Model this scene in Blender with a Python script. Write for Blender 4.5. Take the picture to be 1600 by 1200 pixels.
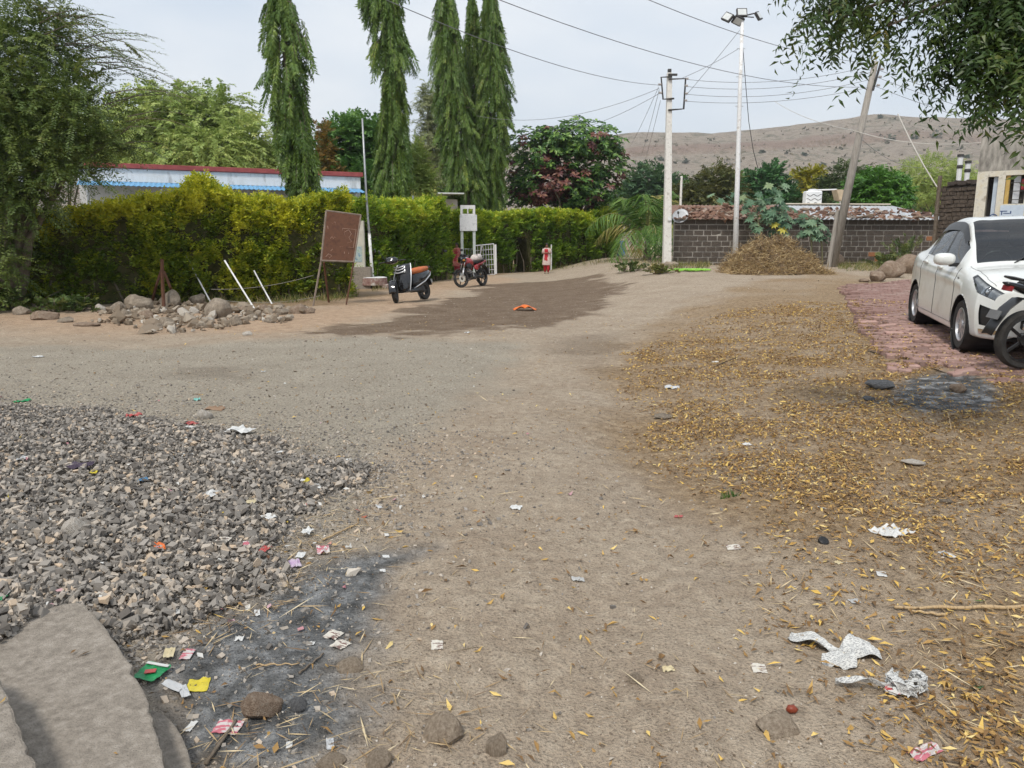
import bpy, bmesh, math, random
import numpy as np
from mathutils import Vector, Matrix
for o in list(bpy.data.objects): bpy.data.objects.remove(o)
random.seed(7); RNG = np.random.default_rng(11)
SC = bpy.context.scene; COL = SC.collection; R = math.radians

# ---------------------------------------------------------------- camera
FPX, CAMZ = 1180.0, 1.45
PITCH = math.atan(220.0/FPX)
cam = bpy.data.cameras.new('camera'); camo = bpy.data.objects.new('camera', cam); COL.objects.link(camo)
cam.sensor_width = 36; cam.lens = 36*FPX/1600; cam.clip_start = .05; cam.clip_end = 6000
camo.location = (0, 0, CAMZ); camo.rotation_euler = (math.pi/2-PITCH, 0, 0); SC.camera = camo

# ---------------------------------------------------------------- sky, sun, exposure
SUN_EL, SUN_AZ = R(56), R(205)      # azimuth measured clockwise from +Y
w = bpy.data.worlds.new('World'); SC.world = w; w.use_nodes = True
nt = w.node_tree; nt.nodes.clear()
def N(t, tree=None, **k):
    n = (tree or nt).nodes.new(t)
    for a, b in k.items(): setattr(n, a, b)
    return n
out = N('ShaderNodeOutputWorld'); bg = N('ShaderNodeBackground'); bg.inputs['Strength'].default_value = .1
sky = N('ShaderNodeTexSky', sky_type='NISHITA', sun_disc=False, sun_elevation=SUN_EL, sun_rotation=SUN_AZ, dust_density=3.0, air_density=1.2)
tc = N('ShaderNodeTexCoord'); mp = N('ShaderNodeMapping'); mp.inputs['Scale'].default_value = (1.0, 1.0, 2.6)
nz = N('ShaderNodeTexNoise'); nz.inputs['Scale'].default_value = 2.2; nz.inputs['Detail'].default_value = 5; nz.inputs['Roughness'].default_value = .5
cr = N('ShaderNodeValToRGB'); e = cr.color_ramp.elements
e[0].position = .34; e[0].color = (.365, .42, .49, 1); e[1].position = .64; e[1].color = (.51, .53, .553, 1)
sc10 = N('ShaderNodeVectorMath', operation='SCALE'); sc10.inputs['Scale'].default_value = 10.0
mx = N('ShaderNodeMix', data_type='RGBA'); mx.inputs['Factor'].default_value = .9
L = nt.links.new
L(tc.outputs['Generated'], mp.inputs['Vector']); L(mp.outputs['Vector'], nz.inputs['Vector']); L(nz.outputs['Fac'], cr.inputs['Fac'])
L(cr.outputs['Color'], sc10.inputs[0]); L(sky.outputs['Color'], mx.inputs['A']); L(sc10.outputs['Vector'], mx.inputs['B'])
L(mx.outputs['Result'], bg.inputs['Color']); L(bg.outputs['Background'], out.inputs['Surface'])
sl = bpy.data.lights.new('sun', 'SUN'); sl.energy = 1.5; sl.angle = R(10); sl.color = (1, .95, .87)
so = bpy.data.objects.new('sun', sl); COL.objects.link(so)
sd = Vector((math.sin(SUN_AZ)*math.cos(SUN_EL), math.cos(SUN_AZ)*math.cos(SUN_EL), math.sin(SUN_EL)))
so.rotation_euler = (-sd).to_track_quat('-Z', 'Y').to_euler()
SC.view_settings.view_transform = 'Standard'; SC.view_settings.look = 'None'
SC.view_settings.exposure = 0.86; SC.view_settings.gamma = 1.0; SC.view_settings.use_curve_mapping = False
SC.render.engine = 'CYCLES'
SC.cycles.use_denoising = True; SC.cycles.max_bounces = 6; SC.cycles.diffuse_bounces = 3; SC.cycles.glossy_bounces = 3
SC.cycles.transparent_max_bounces = 8; SC.cycles.transmission_bounces = 4; SC.cycles.volume_bounces = 0
SC.cycles.use_adaptive_sampling = True; SC.cycles.adaptive_threshold = .02; SC.cycles.sample_clamp_indirect = 4

# ---------------------------------------------------------------- numeric helpers
def sm(a, b, x):
    t = np.clip((np.asarray(x, float)-a)/(b-a), 0, 1); return t*t*(3-2*t)
def _h(ix, iy, s):
    n = (ix.astype(np.int64)*374761393 + iy.astype(np.int64)*668265263 + s*1442695041) & 0xffffffff
    n = ((n ^ (n >> 13))*1274126177) & 0xffffffff
    return ((n ^ (n >> 16)) & 0xffff)/65535.0
def vn(x, y, scale, seed=0):
    x = np.asarray(x, float)/scale; y = np.asarray(y, float)/scale
    ix = np.floor(x); iy = np.floor(y); fx = x-ix; fy = y-iy
    fx = fx*fx*(3-2*fx); fy = fy*fy*(3-2*fy)
    a = _h(ix, iy, seed); b = _h(ix+1, iy, seed); c = _h(ix, iy+1, seed); d = _h(ix+1, iy+1, seed)
    return (a*(1-fx)+b*fx)*(1-fy)+(c*(1-fx)+d*fx)*fy
def fbm(x, y, scale, seed=0, o=3):
    s = 0; a = .5
    for k in range(o): s = s+a*vn(x, y, scale/2**k, seed+k*7); a *= .5
    return s/(1-.5**o)
def psd(poly, x, y):            # signed distance to polygon, positive inside
    x = np.asarray(x, float); y = np.asarray(y, float)
    d = np.full(x.shape, 1e9); ins = np.zeros(x.shape, bool); n = len(poly)
    for i in range(n):
        ax, ay = poly[i]; bx, by = poly[(i+1) % n]
        ex, ey = bx-ax, by-ay; l2 = ex*ex+ey*ey+1e-12
        t = np.clip(((x-ax)*ex+(y-ay)*ey)/l2, 0, 1)
        d = np.minimum(d, np.hypot(x-ax-t*ex, y-ay-t*ey))
        c = ((ay > y) != (by > y)) & (x < (bx-ax)*(y-ay)/(by-ay+1e-12)+ax); ins ^= c
    return np.where(ins, d, -d)
def ray(px, py):
    u = (px-800)/FPX; v = (600-py)/FPX; c, s = math.cos(PITCH), math.sin(PITCH)
    return Vector((u, c+v*s, -s+v*c))
def at(px, py, D):              # the point seen at a pixel, D metres ahead
    d = ray(px, py); return Vector((0, 0, CAMZ))+d*(D/d.y)
def flat(px, py, z=0.0):
    d = ray(px, py); t = (z-CAMZ)/min(d.z, -.008); return (d.x*t, d.y*t)
HEAP = [flat(*p) for p in ((-260, 625), (40, 632), (260, 655), (470, 690), (625, 725), (560, 800), (500, 860), (420, 930), (330, 1005), (215, 1075), (60, 1240), (-330, 1250), (-500, 800))]
def gz(x, y):
    x = np.asarray(x, float); y = np.asarray(y, float)
    hy = np.interp(y, [-5, 2.5, 6, 9, 12, 30, 45, 80], [0, .02, .09, .2, .28, .6, .64, .7])
    z = sm(.8, 5.6, x)*hy
    sd_ = psd(HEAP, x, y)
    z = z + .10*sm(-.35, 1.4, sd_)*(.75+.5*vn(x, y, .9, 3))
    near = 1-sm(20, 40, y)
    rough = .35+.65*sm(0, 1.5, x+.35*(y-3)*0+.2)
    z = z + near*(.05*(vn(x, y, 1.3, 5)-.5) + .028*(vn(x, y, .42, 6)-.5)*rough + .014*(vn(x, y, .17, 8)-.5) + .007*(vn(x, y, .07, 9)-.5))
    # wheel tracks pressed into the lane
    tr = np.exp(-((x-.15*y+.55-.5)/.28)**2)+np.exp(-((x-.05*y-.75)/.25)**2)
    z = z - .02*tr*(1-sm(7, 11, y))
    return z
def g1(x, y): return float(gz(np.array([x]), np.array([y]))[0])
def gp(px, py):
    d = ray(px, py); t = (0-CAMZ)/min(d.z, -.004); lo, hi = .3, t*1.3
    ts = np.linspace(.5, min(hi, 200), 1500); P = np.array(d)[None]*ts[:, None]
    below = CAMZ+P[:, 2] < gz(P[:, 0], P[:, 1])
    i = int(np.argmax(below)) if below.any() else len(ts)-1
    a, b = ts[max(i-1, 0)], ts[i]
    for _ in range(12):
        m = (a+b)/2; p = d*m
        if CAMZ+p.z < g1(p.x, p.y): b = m
        else: a = m
    p = d*b; return Vector((p.x, p.y, g1(p.x, p.y)))

# ---------------------------------------------------------------- scene helpers
def tag(o, label=None, cat=None, group=None, kind=None):
    if label: o['label'] = label
    if cat: o['category'] = cat
    if group: o['group'] = group
    if kind: o['kind'] = kind
    return o
def empty(name, loc, rz=0, label=None, cat=None, group=None):
    o = bpy.data.objects.new(name, None); COL.objects.link(o); o.location = loc; o.rotation_euler = (0, 0, rz)
    o.empty_display_size = .1
    return tag(o, label, cat, group)
def mesh_np(name, V, F, mat=None, parent=None, smooth=False, attrs=None):
    V = np.asarray(V, np.float32).reshape(-1, 3)
    F = [np.asarray(f, np.int32) for f in (F if isinstance(F, list) else [F]) if len(f)]
    me = bpy.data.meshes.new(name)
    me.vertices.add(len(V)); me.vertices.foreach_set('co', V.ravel())
    nl = sum(f.size for f in F); npl = sum(len(f) for f in F)
    me.loops.add(nl); me.polygons.add(npl)
    me.loops.foreach_set('vertex_index', np.concatenate([f.ravel() for f in F]))
    tot = np.concatenate([np.full(len(f), f.shape[1], np.int32) for f in F])
    st = np.concatenate([[0], np.cumsum(tot)[:-1]]).astype(np.int32)
    me.polygons.foreach_set('loop_start', st); me.polygons.foreach_set('loop_total', tot)
    me.polygons.foreach_set('use_smooth', np.full(npl, bool(smooth)))
    for k, a in (attrs or {}).items():
        at_ = me.attributes.new(k, 'FLOAT', 'POINT'); at_.data.foreach_set('value', np.asarray(a, np.float32))
    me.update(calc_edges=True)
    if mat: me.materials.append(mat)
    o = bpy.data.objects.new(name, me); COL.objects.link(o)
    if parent: o.parent = parent
    return o
def rotm(rx=0, ry=0, rz=0):
    return np.array((Matrix.Rotation(rz, 3, 'Z') @ Matrix.Rotation(ry, 3, 'Y') @ Matrix.Rotation(rx, 3, 'X')))
class G:
    """collects shapes of ONE part"""
    def __init__(s): s.V = []; s.F = {3: [], 4: []}; s.n = 0; s.P = []
    def add(s, V, F):
        V = np.asarray(V, float).reshape(-1, 3)
        for f in F:
            f = [i+s.n for i in f]
            if len(f) in s.F: s.F[len(f)].append(f)
            else: s.P.append(f)
        s.V.append(V); s.n += len(V); return s
    def box(s, c, d, rot=None):
        x, y, z = d[0]/2, d[1]/2, d[2]/2
        V = np.array([(-x,-y,-z),(x,-y,-z),(x,y,-z),(-x,y,-z),(-x,-y,z),(x,-y,z),(x,y,z),(-x,y,z)])
        if rot is not None: V = V @ rot.T
        return s.add(V+np.array(c), [(0,3,2,1),(4,5,6,7),(0,1,5,4),(1,2,6,5),(2,3,7,6),(3,0,4,7)])
    def tube(s, pts, r, n=8, cap=True):
        pts = [Vector(p) for p in pts]; m = len(pts)
        rs = r if hasattr(r, '__len__') else [r]*m
        V = []; up = None
        for i, p in enumerate(pts):
            t = (pts[min(i+1, m-1)]-pts[max(i-1, 0)]).normalized()
            if up is None: up = t.orthogonal().normalized()
            up = (up-t*up.dot(t))
            up = up.normalized() if up.length > 1e-6 else t.orthogonal().normalized()
            b = t.cross(up)
            for k in range(n):
                a = 2*math.pi*k/n; V.append(p+(up*math.cos(a)+b*math.sin(a))*rs[i])
        F = [(i*n+k, i*n+(k+1) % n, (i+1)*n+(k+1) % n, (i+1)*n+k) for i in range(m-1) for k in range(n)]
        if cap: F += [tuple(reversed(range(n))), tuple((m-1)*n+k for k in range(n))]
        return s.add([tuple(v) for v in V], F)
    def lathe(s, prof, n=24, axis='Z', c=(0,0,0), closed=False, rot=None):
        V = []; m = len(prof)
        for r_, h in prof:
            for k in range(n):
                a = 2*math.pi*k/n; x, y = r_*math.cos(a), r_*math.sin(a)
                V.append((x, y, h) if axis == 'Z' else (x, h, y) if axis == 'Y' else (h, x, y))
        V = np.array(V)
        if rot is not None: V = V @ rot.T
        mm = m if closed else m-1
        F = [(i*n+k, i*n+(k+1) % n, ((i+1) % m)*n+(k+1) % n, ((i+1) % m)*n+k) for i in range(mm) for k in range(n)]
        if not closed: F += [tuple(reversed(range(n))), tuple((m-1)*n+k for k in range(n))]
        return s.add(V+np.array(c), F)
    def loft(s, secs, n=16, p=2.6, axis='X'):
        """secs: (pos, centre_b, centre_z, half_b, half_z) super-ellipse rings along an axis"""
        V = []
        for (a, cb, cz, hb, hz) in secs:
            for k in range(n):
                t = 2*math.pi*k/n; c_, s_ = math.cos(t), math.sin(t)
                q = np.sign(c_)*abs(c_)**(2/p)*hb+cb; z = np.sign(s_)*abs(s_)**(2/p)*hz+cz
                V.append((a, q, z) if axis == 'X' else (q, a, z) if axis == 'Y' else (q, z, a))
        m = len(secs)
        F = [(i*n+k, i*n+(k+1) % n, (i+1)*n+(k+1) % n, (i+1)*n+k) for i in range(m-1) for k in range(n)]
        F += [tuple(reversed(range(n))), tuple((m-1)*n+k for k in range(n))]
        return s.add(V, F)
    def prism(s, poly, a0, a1, axis='Z'):
        n = len(poly); f = {'Z': lambda p, h: (p[0], p[1], h), 'Y': lambda p, h: (p[0], h, p[1]), 'X': lambda p, h: (h, p[0], p[1])}[axis]
        V = [f(p, a0) for p in poly]+[f(p, a1) for p in poly]
        F = [(k, (k+1) % n, n+(k+1) % n, n+k) for k in range(n)]+[tuple(reversed(range(n))), tuple(range(n, 2*n))]
        return s.add(V, F)
    def sheet(s, rows, thick=0.0):   # rows of points -> surface
        nr, nc = len(rows), len(rows[0]); V = [p for r_ in rows for p in r_]
        return s.add(V, [(i*nc+j, i*nc+j+1, (i+1)*nc+j+1, (i+1)*nc+j) for i in range(nr-1) for j in range(nc-1)])
    def build(s, name, mat, parent=None, smooth=False, bevel=0, sub=0, loc=None, solid=0, autos=None):
        V = np.concatenate(s.V); me = bpy.data.meshes.new(name)
        me.from_pydata([tuple(v) for v in V], [], s.F[3]+s.F[4]+s.P)
        bm = bmesh.new(); bm.from_mesh(me); bmesh.ops.recalc_face_normals(bm, faces=bm.faces); bm.to_mesh(me); bm.free()
        me.polygons.foreach_set('use_smooth', np.full(len(me.polygons), bool(smooth)))
        me.materials.append(mat)
        o = bpy.data.objects.new(name, me); COL.objects.link(o)
        if parent: o.parent = parent
        if loc is not None: o.location = loc
        if solid: m = o.modifiers.new('solid', 'SOLIDIFY'); m.thickness = solid
        if bevel: m = o.modifiers.new('bevel', 'BEVEL'); m.width = bevel; m.segments = 2; m.limit_method = 'ANGLE'; m.angle_limit = R(40)
        if sub: m = o.modifiers.new('sub', 'SUBSURF'); m.levels = sub; m.render_levels = sub
        if autos: 
            try: me.set_sharp_from_angle(angle=R(autos))
            except Exception: pass
        return o
def copy_tree(o, parent=None):
    c = o.copy(); COL.objects.link(c); c.parent = parent
    for ch in list(o.children): copy_tree(ch, c)
    return c

# ---------------------------------------------------------------- materials
def newmat(name):
    m = bpy.data.materials.new(name); m.use_nodes = True; t = m.node_tree
    return m, t, t.nodes['Principled BSDF']
def ramp(t, stops):
    n = t.nodes.new('ShaderNodeValToRGB'); el = n.color_ramp.elements
    while len(el) < len(stops): el.new(.5)
    for k, (p, c) in enumerate(stops): el[k].position = p; el[k].color = (*c, 1)
    return n
def mat(name, c1, c2=None, scale=8, rough=.7, bump=.0, bscale=None, metal=0, spec=.4, detail=6, coat=0, c3=None, stretch=None, dist=0.02):
    m, t, b = newmat(name); l = t.links.new
    b.inputs['Roughness'].default_value = rough; b.inputs['Metallic'].default_value = metal
    b.inputs['Specular IOR Level'].default_value = spec; b.inputs['Coat Weight'].default_value = coat
    c2 = c2 or tuple(x*.82 for x in c1)
    co = t.nodes.new('ShaderNodeTexCoord'); mpn = t.nodes.new('ShaderNodeMapping')
    if stretch: mpn.inputs['Scale'].default_value = stretch
    l(co.outputs['Object'], mpn.inputs['Vector'])
    n = t.nodes.new('ShaderNodeTexNoise'); n.inputs['Scale'].default_value = scale; n.inputs['Detail'].default_value = detail; n.inputs['Roughness'].default_value = .62
    l(mpn.outputs['Vector'], n.inputs['Vector'])
    st = [(.34, c1), (.62, c2)] if c3 is None else [(.32, c1), (.52, c2), (.68, c3)]
    rp = ramp(t, st); l(n.outputs['Fac'], rp.inputs['Fac']); l(rp.outputs['Color'], b.inputs['Base Color'])
    if bump:
        n2 = t.nodes.new('ShaderNodeTexNoise'); n2.inputs['Scale'].default_value = bscale or scale*4; n2.inputs['Detail'].default_value = 8
        l(mpn.outputs['Vector'], n2.inputs['Vector'])
        bp = t.nodes.new('ShaderNodeBump'); bp.inputs['Strength'].default_value = bump; bp.inputs['Distance'].default_value = dist
        l(n2.outputs['Fac'], bp.inputs['Height']); l(bp.outputs['Normal'], b.inputs['Normal'])
    return m
def leafmat(name, stops, trans=.3, rough=.5, spec=.35):
    m, t, b = newmat(name); l = t.links.new
    a = t.nodes.new('ShaderNodeAttribute'); a.attribute_name = 'rnd'
    rp = ramp(t, stops); l(a.outputs['Fac'], rp.inputs['Fac']); l(rp.outputs['Color'], b.inputs['Base Color'])
    b.inputs['Roughness'].default_value = rough; b.inputs['Specular IOR Level'].default_value = spec
    if trans:
        tr = t.nodes.new('ShaderNodeBsdfTranslucent'); l(rp.outputs['Color'], tr.inputs['Color'])
        ms = t.nodes.new('ShaderNodeMixShader'); ms.inputs[0].default_value = trans
        l(b.outputs[0], ms.inputs[1]); l(tr.outputs[0], ms.inputs[2]); l(ms.outputs[0], t.nodes['Material Output'].inputs['Surface'])
    return m
def glassmat(name, tint=(.45, .5, .5), refl=1.0):
    m, t, b = newmat(name); l = t.links.new
    t.nodes.remove(b)
    tr = t.nodes.new('ShaderNodeBsdfTransparent'); tr.inputs[0].default_value = (*tint, 1)
    gl = t.nodes.new('ShaderNodeBsdfGlossy'); gl.inputs['Roughness'].default_value = .03
    fr = t.nodes.new('ShaderNodeFresnel'); fr.inputs['IOR'].default_value = 1.9
    ms = t.nodes.new('ShaderNodeMixShader')
    l(fr.outputs[0], ms.inputs[0]); l(tr.outputs[0], ms.inputs[1]); l(gl.outputs[0], ms.inputs[2]); l(ms.outputs[0], t.nodes['Material Output'].inputs['Surface'])
    return m
# ================================================================ GROUND
def ground():
    ys = [-30, -20, -12, -7, -4, -2, -1, -.3]
    y = .4
    while y < 1500:
        ys.append(y); y += max(.016, .0062*y if y < 40 else .05*(y-40)+.25)
    ys = np.array(ys); nx = 460
    tt = np.linspace(-1, 1, nx); tt = np.sign(tt)*(.75*np.abs(tt)+.25*np.abs(tt)**3)
    W = np.where(ys < 3, 4.2, 4.2+(ys-3)*1.15); W = np.where(ys < .3, np.maximum(4.2, -ys*1.3+4), W)
    X = tt[None]*W[:, None]; Y = np.repeat(ys[:, None], nx, 1)
    Z = gz(X, Y)
    x, y_ = X.ravel(), Y.ravel()
    w1 = (fbm(x, y_, 1.2, 21)-.5); w2 = (fbm(x, y_, .35, 31)-.5)
    def zone(pxs, soft, wob=.6, wob2=.25):
        d = psd([flat(*p) for p in pxs], x, y_)
        return sm(-soft, soft, d+w1*wob*2+w2*wob2*2)
    grav = zone(((-700, 545), (0, 545), (300, 540), (560, 525), (800, 540), (760, 600), (640, 660), (600, 740), (480, 900), (330, 1010), (200, 1100), (-300, 1200), (-700, 800)), .35, .5)
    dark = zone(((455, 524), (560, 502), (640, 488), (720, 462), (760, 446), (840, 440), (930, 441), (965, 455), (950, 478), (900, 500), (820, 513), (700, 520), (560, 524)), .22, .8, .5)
    dust = zone(((-400, 500), (200, 520), (420, 525), (560, 505), (660, 480), (720, 455), (800, 436), (740, 425), (600, 455), (480, 480), (200, 490), (-400, 480)), 1.0, .8)
    ash = zone(((590, 865), (650, 860), (610, 960), (585, 1040), (560, 1130), (470, 1215), (220, 1215), (220, 1060), (300, 1000), (420, 930), (500, 880)), .14, .13, .16)
    ash2 = zone(((1360, 610), (1500, 600), (1560, 625), (1530, 650), (1440, 655), (1370, 640)), .14, .3, .2)
    leafy = zone(((930, 560), (1010, 520), (1150, 470), (1300, 450), (1700, 520), (2300, 800), (2300, 1300), (1430, 1300), (1300, 1050), (1200, 920), (1080, 800), (980, 690)), .45, .6, .3)
    damp = zone(((880, 525), (960, 522), (980, 560), (930, 575), (880, 545)), .4, .6) + zone(((280, 572), (360, 572), (360, 588), (290, 590)), .25, .3)
    soil = zone(((-500, 440), (300, 486), (520, 476), (720, 432), (900, 422), (1010, 402), (1010, 380), (-500, 380)), .8, 1.2)
    Vt = np.stack([X, Y, Z], 2).reshape(-1, 3)
    nr = len(ys); idx = np.arange(nr*nx).reshape(nr, nx)
    F = np.stack([idx[:-1, :-1], idx[:-1, 1:], idx[1:, 1:], idx[1:, :-1]], 2).reshape(-1, 4)
    m, t, b = newmat('ground_dirt'); l = t.links.new
    b.inputs['Roughness'].default_value = .92; b.inputs['Specular IOR Level'].default_value = .15
    geo = t.nodes.new('ShaderNodeNewGeometry')
    def noise(s, d=3, r=.6):
        n = t.nodes.new('ShaderNodeTexNoise'); n.inputs['Scale'].default_value = s; n.inputs['Detail'].default_value = d; n.inputs['Roughness'].default_value = r
        l(geo.outputs['Position'], n.inputs['Vector']); return n.outputs['Fac']
    def attr(k):
        a = t.nodes.new('ShaderNodeAttribute'); a.attribute_name = k; return a.outputs['Fac']
    def mix(f, a, b_):
        n = t.nodes.new('ShaderNodeMix'); n.data_type = 'RGBA'
        for s, v in (('Factor', f), ('A', a), ('B', b_)):
            i = n.inputs[s] if s == 'Factor' else [q for q in n.inputs if q.name == s and q.type == 'RGBA'][0]
            if isinstance(v, (int, float)): i.default_value = v
            elif isinstance(v, tuple): i.default_value = (*v, 1)
            else: l(v, i)
        return [q for q in n.outputs if q.type == 'RGBA'][0]
    def rmp(f, st):
        r = ramp(t, st); l(f, r.inputs['Fac']); return r.outputs['Color']
    fine = noise(90, 3, .7); mid = noise(14, 4, .65); big = noise(1.6, 3, .6)
    base = mix(rmp(noise(5.5, 4, .65), [(.40, (.25, .25, .25)), (.62, (.75, .75, .75))]), rmp(big, [(.3, (0.286, 0.223, 0.165)), (.7, (0.419, 0.349, 0.270))]), rmp(mid, [(.3, (0.219, 0.169, 0.123)), (.52, (0.376, 0.307, 0.233)), (.75, (0.534, 0.453, 0.355))]))
    speck = rmp(fine, [(.28, (0.330, 0.320, 0.292)), (.44, (1, 1, 1)), (.7, (1.45, 1.42, 1.37))])
    gcol = mix(.55, rmp(noise(46, 2, .75), [(.28, (0.106, 0.095, 0.077)), (.48, (0.278, 0.246, 0.199)), (.68, (0.499, 0.450, 0.368))]), rmp(big, [(.3, (0.288, 0.251, 0.200)), (.7, (0.384, 0.341, 0.275))]))
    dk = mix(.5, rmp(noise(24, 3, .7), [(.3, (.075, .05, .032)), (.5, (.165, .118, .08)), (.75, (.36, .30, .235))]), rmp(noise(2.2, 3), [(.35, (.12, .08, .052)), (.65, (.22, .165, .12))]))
    dst = rmp(noise(5), [(.3, (0.330, 0.220, 0.143)), (.7, (0.495, 0.358, 0.248))])
    asc = rmp(noise(9, 4, .65), [(.3, (.05, .05, .048)), (.48, (.13, .132, .132)), (.7, (.29, .295, .298))])
    asc2 = rmp(noise(7, 4, .65), [(.35, (.05, .05, .05)), (.52, (.13, .13, .13)), (.66, (.38, .39, .4))])
    lfc = rmp(mid, [(.3, (0.182, 0.124, 0.072)), (.55, (0.305, 0.221, 0.137)), (.75, (0.429, 0.325, 0.215))])
    soc = rmp(mid, [(.3, (0.163, 0.112, 0.062)), (.7, (0.338, 0.237, 0.144))])
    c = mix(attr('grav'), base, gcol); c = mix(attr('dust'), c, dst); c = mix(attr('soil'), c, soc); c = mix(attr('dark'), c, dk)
    c = mix(attr('leafy'), c, lfc); c = mix(attr('damp'), c, (.12, .09, .065)); c = mix(attr('ash'), c, asc); c = mix(attr('ash2'), c, asc2)
    mu = t.nodes.new('ShaderNodeMix'); mu.data_type = 'RGBA'; mu.blend_type = 'MULTIPLY'; mu.inputs['Factor'].default_value = .8
    A_, B_ = [q for q in mu.inputs if q.type == 'RGBA']; l(c, A_); l(speck, B_)
    l([q for q in mu.outputs if q.type == 'RGBA'][0], b.inputs['Base Color'])
    bp = t.nodes.new('ShaderNodeBump'); bp.inputs['Strength'].default_value = 1.0; bp.inputs['Distance'].default_value = .035
    ad = t.nodes.new('ShaderNodeMath'); ad.operation = 'MULTIPLY_ADD'; ad.inputs[1].default_value = .55; l(fine, ad.inputs[0]); l(mid, ad.inputs[2])
    l(ad.outputs[0], bp.inputs['Height']); l(bp.outputs['Normal'], b.inputs['Normal'])
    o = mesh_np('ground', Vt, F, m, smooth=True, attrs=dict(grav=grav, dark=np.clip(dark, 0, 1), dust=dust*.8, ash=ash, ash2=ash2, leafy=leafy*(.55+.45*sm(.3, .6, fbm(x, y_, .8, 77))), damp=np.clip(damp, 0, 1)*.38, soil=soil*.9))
    tag(o, kind='structure'); return o
ground()

# rocky hill behind the village
def hill():
    m = mat('hill_dry_grass', (0.215, 0.177, 0.138), (0.293, 0.239, 0.186), .09, .95, .9, .5, c3=(0.157, 0.139, 0.099), detail=15, dist=3.0)
    t = m.node_tree; b = t.nodes['Principled BSDF']; [setattr(e_, 'position', p_) for n_ in t.nodes if n_.type == 'VALTORGB' for e_, p_ in zip(n_.color_ramp.elements, (.40, .50, .60))]
    nx, ny = 260, 70; px = np.linspace(-100, 2600, nx)
    # skyline rows in the photograph -> elevation at distance 620 m
    sk = np.interp(px, [-100, 500, 800, 985, 1100, 1200, 1300, 1345, 1400, 1480, 1600, 1800, 2200, 2600], [300, 262, 232, 207, 208, 198, 186, 178, 181, 184, 187, 200, 250, 320])
    D = 620.; Xr = (px-800)/FPX*D
    Zr = np.array([at(p, s, D).z for p, s in zip(px, sk)])
    V = np.zeros((ny, nx, 3)); 
    for j in range(ny):
        u = j/(ny-1); Yj = 230+(D-230)*u if u <= 1 else D
        k = u**1.35
        V[j, :, 0] = Xr*(Yj/D)**.35; V[j, :, 1] = Yj + 25*(fbm(Xr, np.full(nx, Yj), 90, 41)-.5)
        ledge = .035*np.clip((u-.80)/.012, 0, 1)-.03*np.clip((u-.70)/.1, 0, 1)
        V[j, :, 2] = Zr*(k+ledge*.9*(u < .999)) + (8*(fbm(Xr, np.full(nx, Yj), 46, 43)-.5)+7*(fbm(Xr*1.6, np.full(nx, Yj)*.5, 22, 44)-.5))*np.sin(math.pi*u) + (1-u)*.2
    V[-1, :, 2] = Zr + 1.2*(fbm(Xr, Xr*0, 12, 45)-.5)
    back = V[-1].copy(); back[:, 1] += 500; back[:, 2] -= 40
    V = np.concatenate([V, back[None]]).reshape(-1, 3); idx = np.arange((ny+1)*nx).reshape(ny+1, nx)
    F = np.stack([idx[:-1, :-1], idx[:-1, 1:], idx[1:, 1:], idx[1:, :-1]], 2).reshape(-1, 4)
    # reddish rock band just below the brow
    yy = V[:, 1]; u = (yy-230)/(D-230)
    band = sm(.77, .80, u)*(1-sm(.83, .86, u)); band = band*(.4+.6*vn(V[:, 0], V[:, 1], 60, 47))
    l = t.links.new; a = t.nodes.new('ShaderNodeAttribute'); a.attribute_name = 'band'
    mxn = t.nodes.new('ShaderNodeMix'); mxn.data_type = 'RGBA'; A_, B_ = [q for q in mxn.inputs if q.type == 'RGBA']
    src = b.inputs['Base Color'].links[0].from_socket; l(src, A_); B_.default_value = (.19, .115, .085, 1); l(a.outputs['Fac'], mxn.inputs['Factor'])
    l([q for q in mxn.outputs if q.type == 'RGBA'][0], b.inputs['Base Color'])
    o = mesh_np('hill', V, F, m, smooth=True, attrs=dict(band=band*.75)); tag(o, kind='structure')
    return V.reshape(ny+1, nx, 3)
HILL = hill()
def hill_at(px, u):        # a point on the hillside under image column px
    j = int(u*69); row = HILL[j]; cols = 800+row[:, 0]/row[:, 1]*FPX
    i = int(np.argmin(np.abs(cols-px))); return Vector(row[i])
# ================================================================ LOOSE COVER OF THE GROUND
PHI = (1+5**.5)/2
ICO = np.array([(-1,PHI,0),(1,PHI,0),(-1,-PHI,0),(1,-PHI,0),(0,-1,PHI),(0,1,PHI),(0,-1,-PHI),(0,1,-PHI),(PHI,0,-1),(PHI,0,1),(-PHI,0,-1),(-PHI,0,1)])/1.902
ICOF = np.array([(0,11,5),(0,5,1),(0,1,7),(0,7,10),(0,10,11),(1,5,9),(5,11,4),(11,10,2),(10,7,6),(7,1,8),(3,9,4),(3,4,2),(3,2,6),(3,6,8),(3,8,9),(4,9,5),(2,4,11),(6,2,10),(8,6,7),(9,8,1)])
OCT = np.array([(1,0,0),(-1,0,0),(0,1,0),(0,-1,0),(0,0,1),(0,0,-1)], float)
OCTF = np.array([(0,2,4),(2,1,4),(1,3,4),(3,0,4),(2,0,5),(1,2,5),(3,1,5),(0,3,5)])
CUB = np.array([(-1,-1,-1),(1,-1,-1),(1,1,-1),(-1,1,-1),(-1,-1,1),(1,-1,1),(1,1,1),(-1,1,1)])*.72
CUBF = np.array([(0,3,2),(0,2,1),(4,5,6),(4,6,7),(0,1,5),(0,5,4),(1,2,6),(1,6,5),(2,3,7),(2,7,6),(3,0,4),(3,4,7)])
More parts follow.
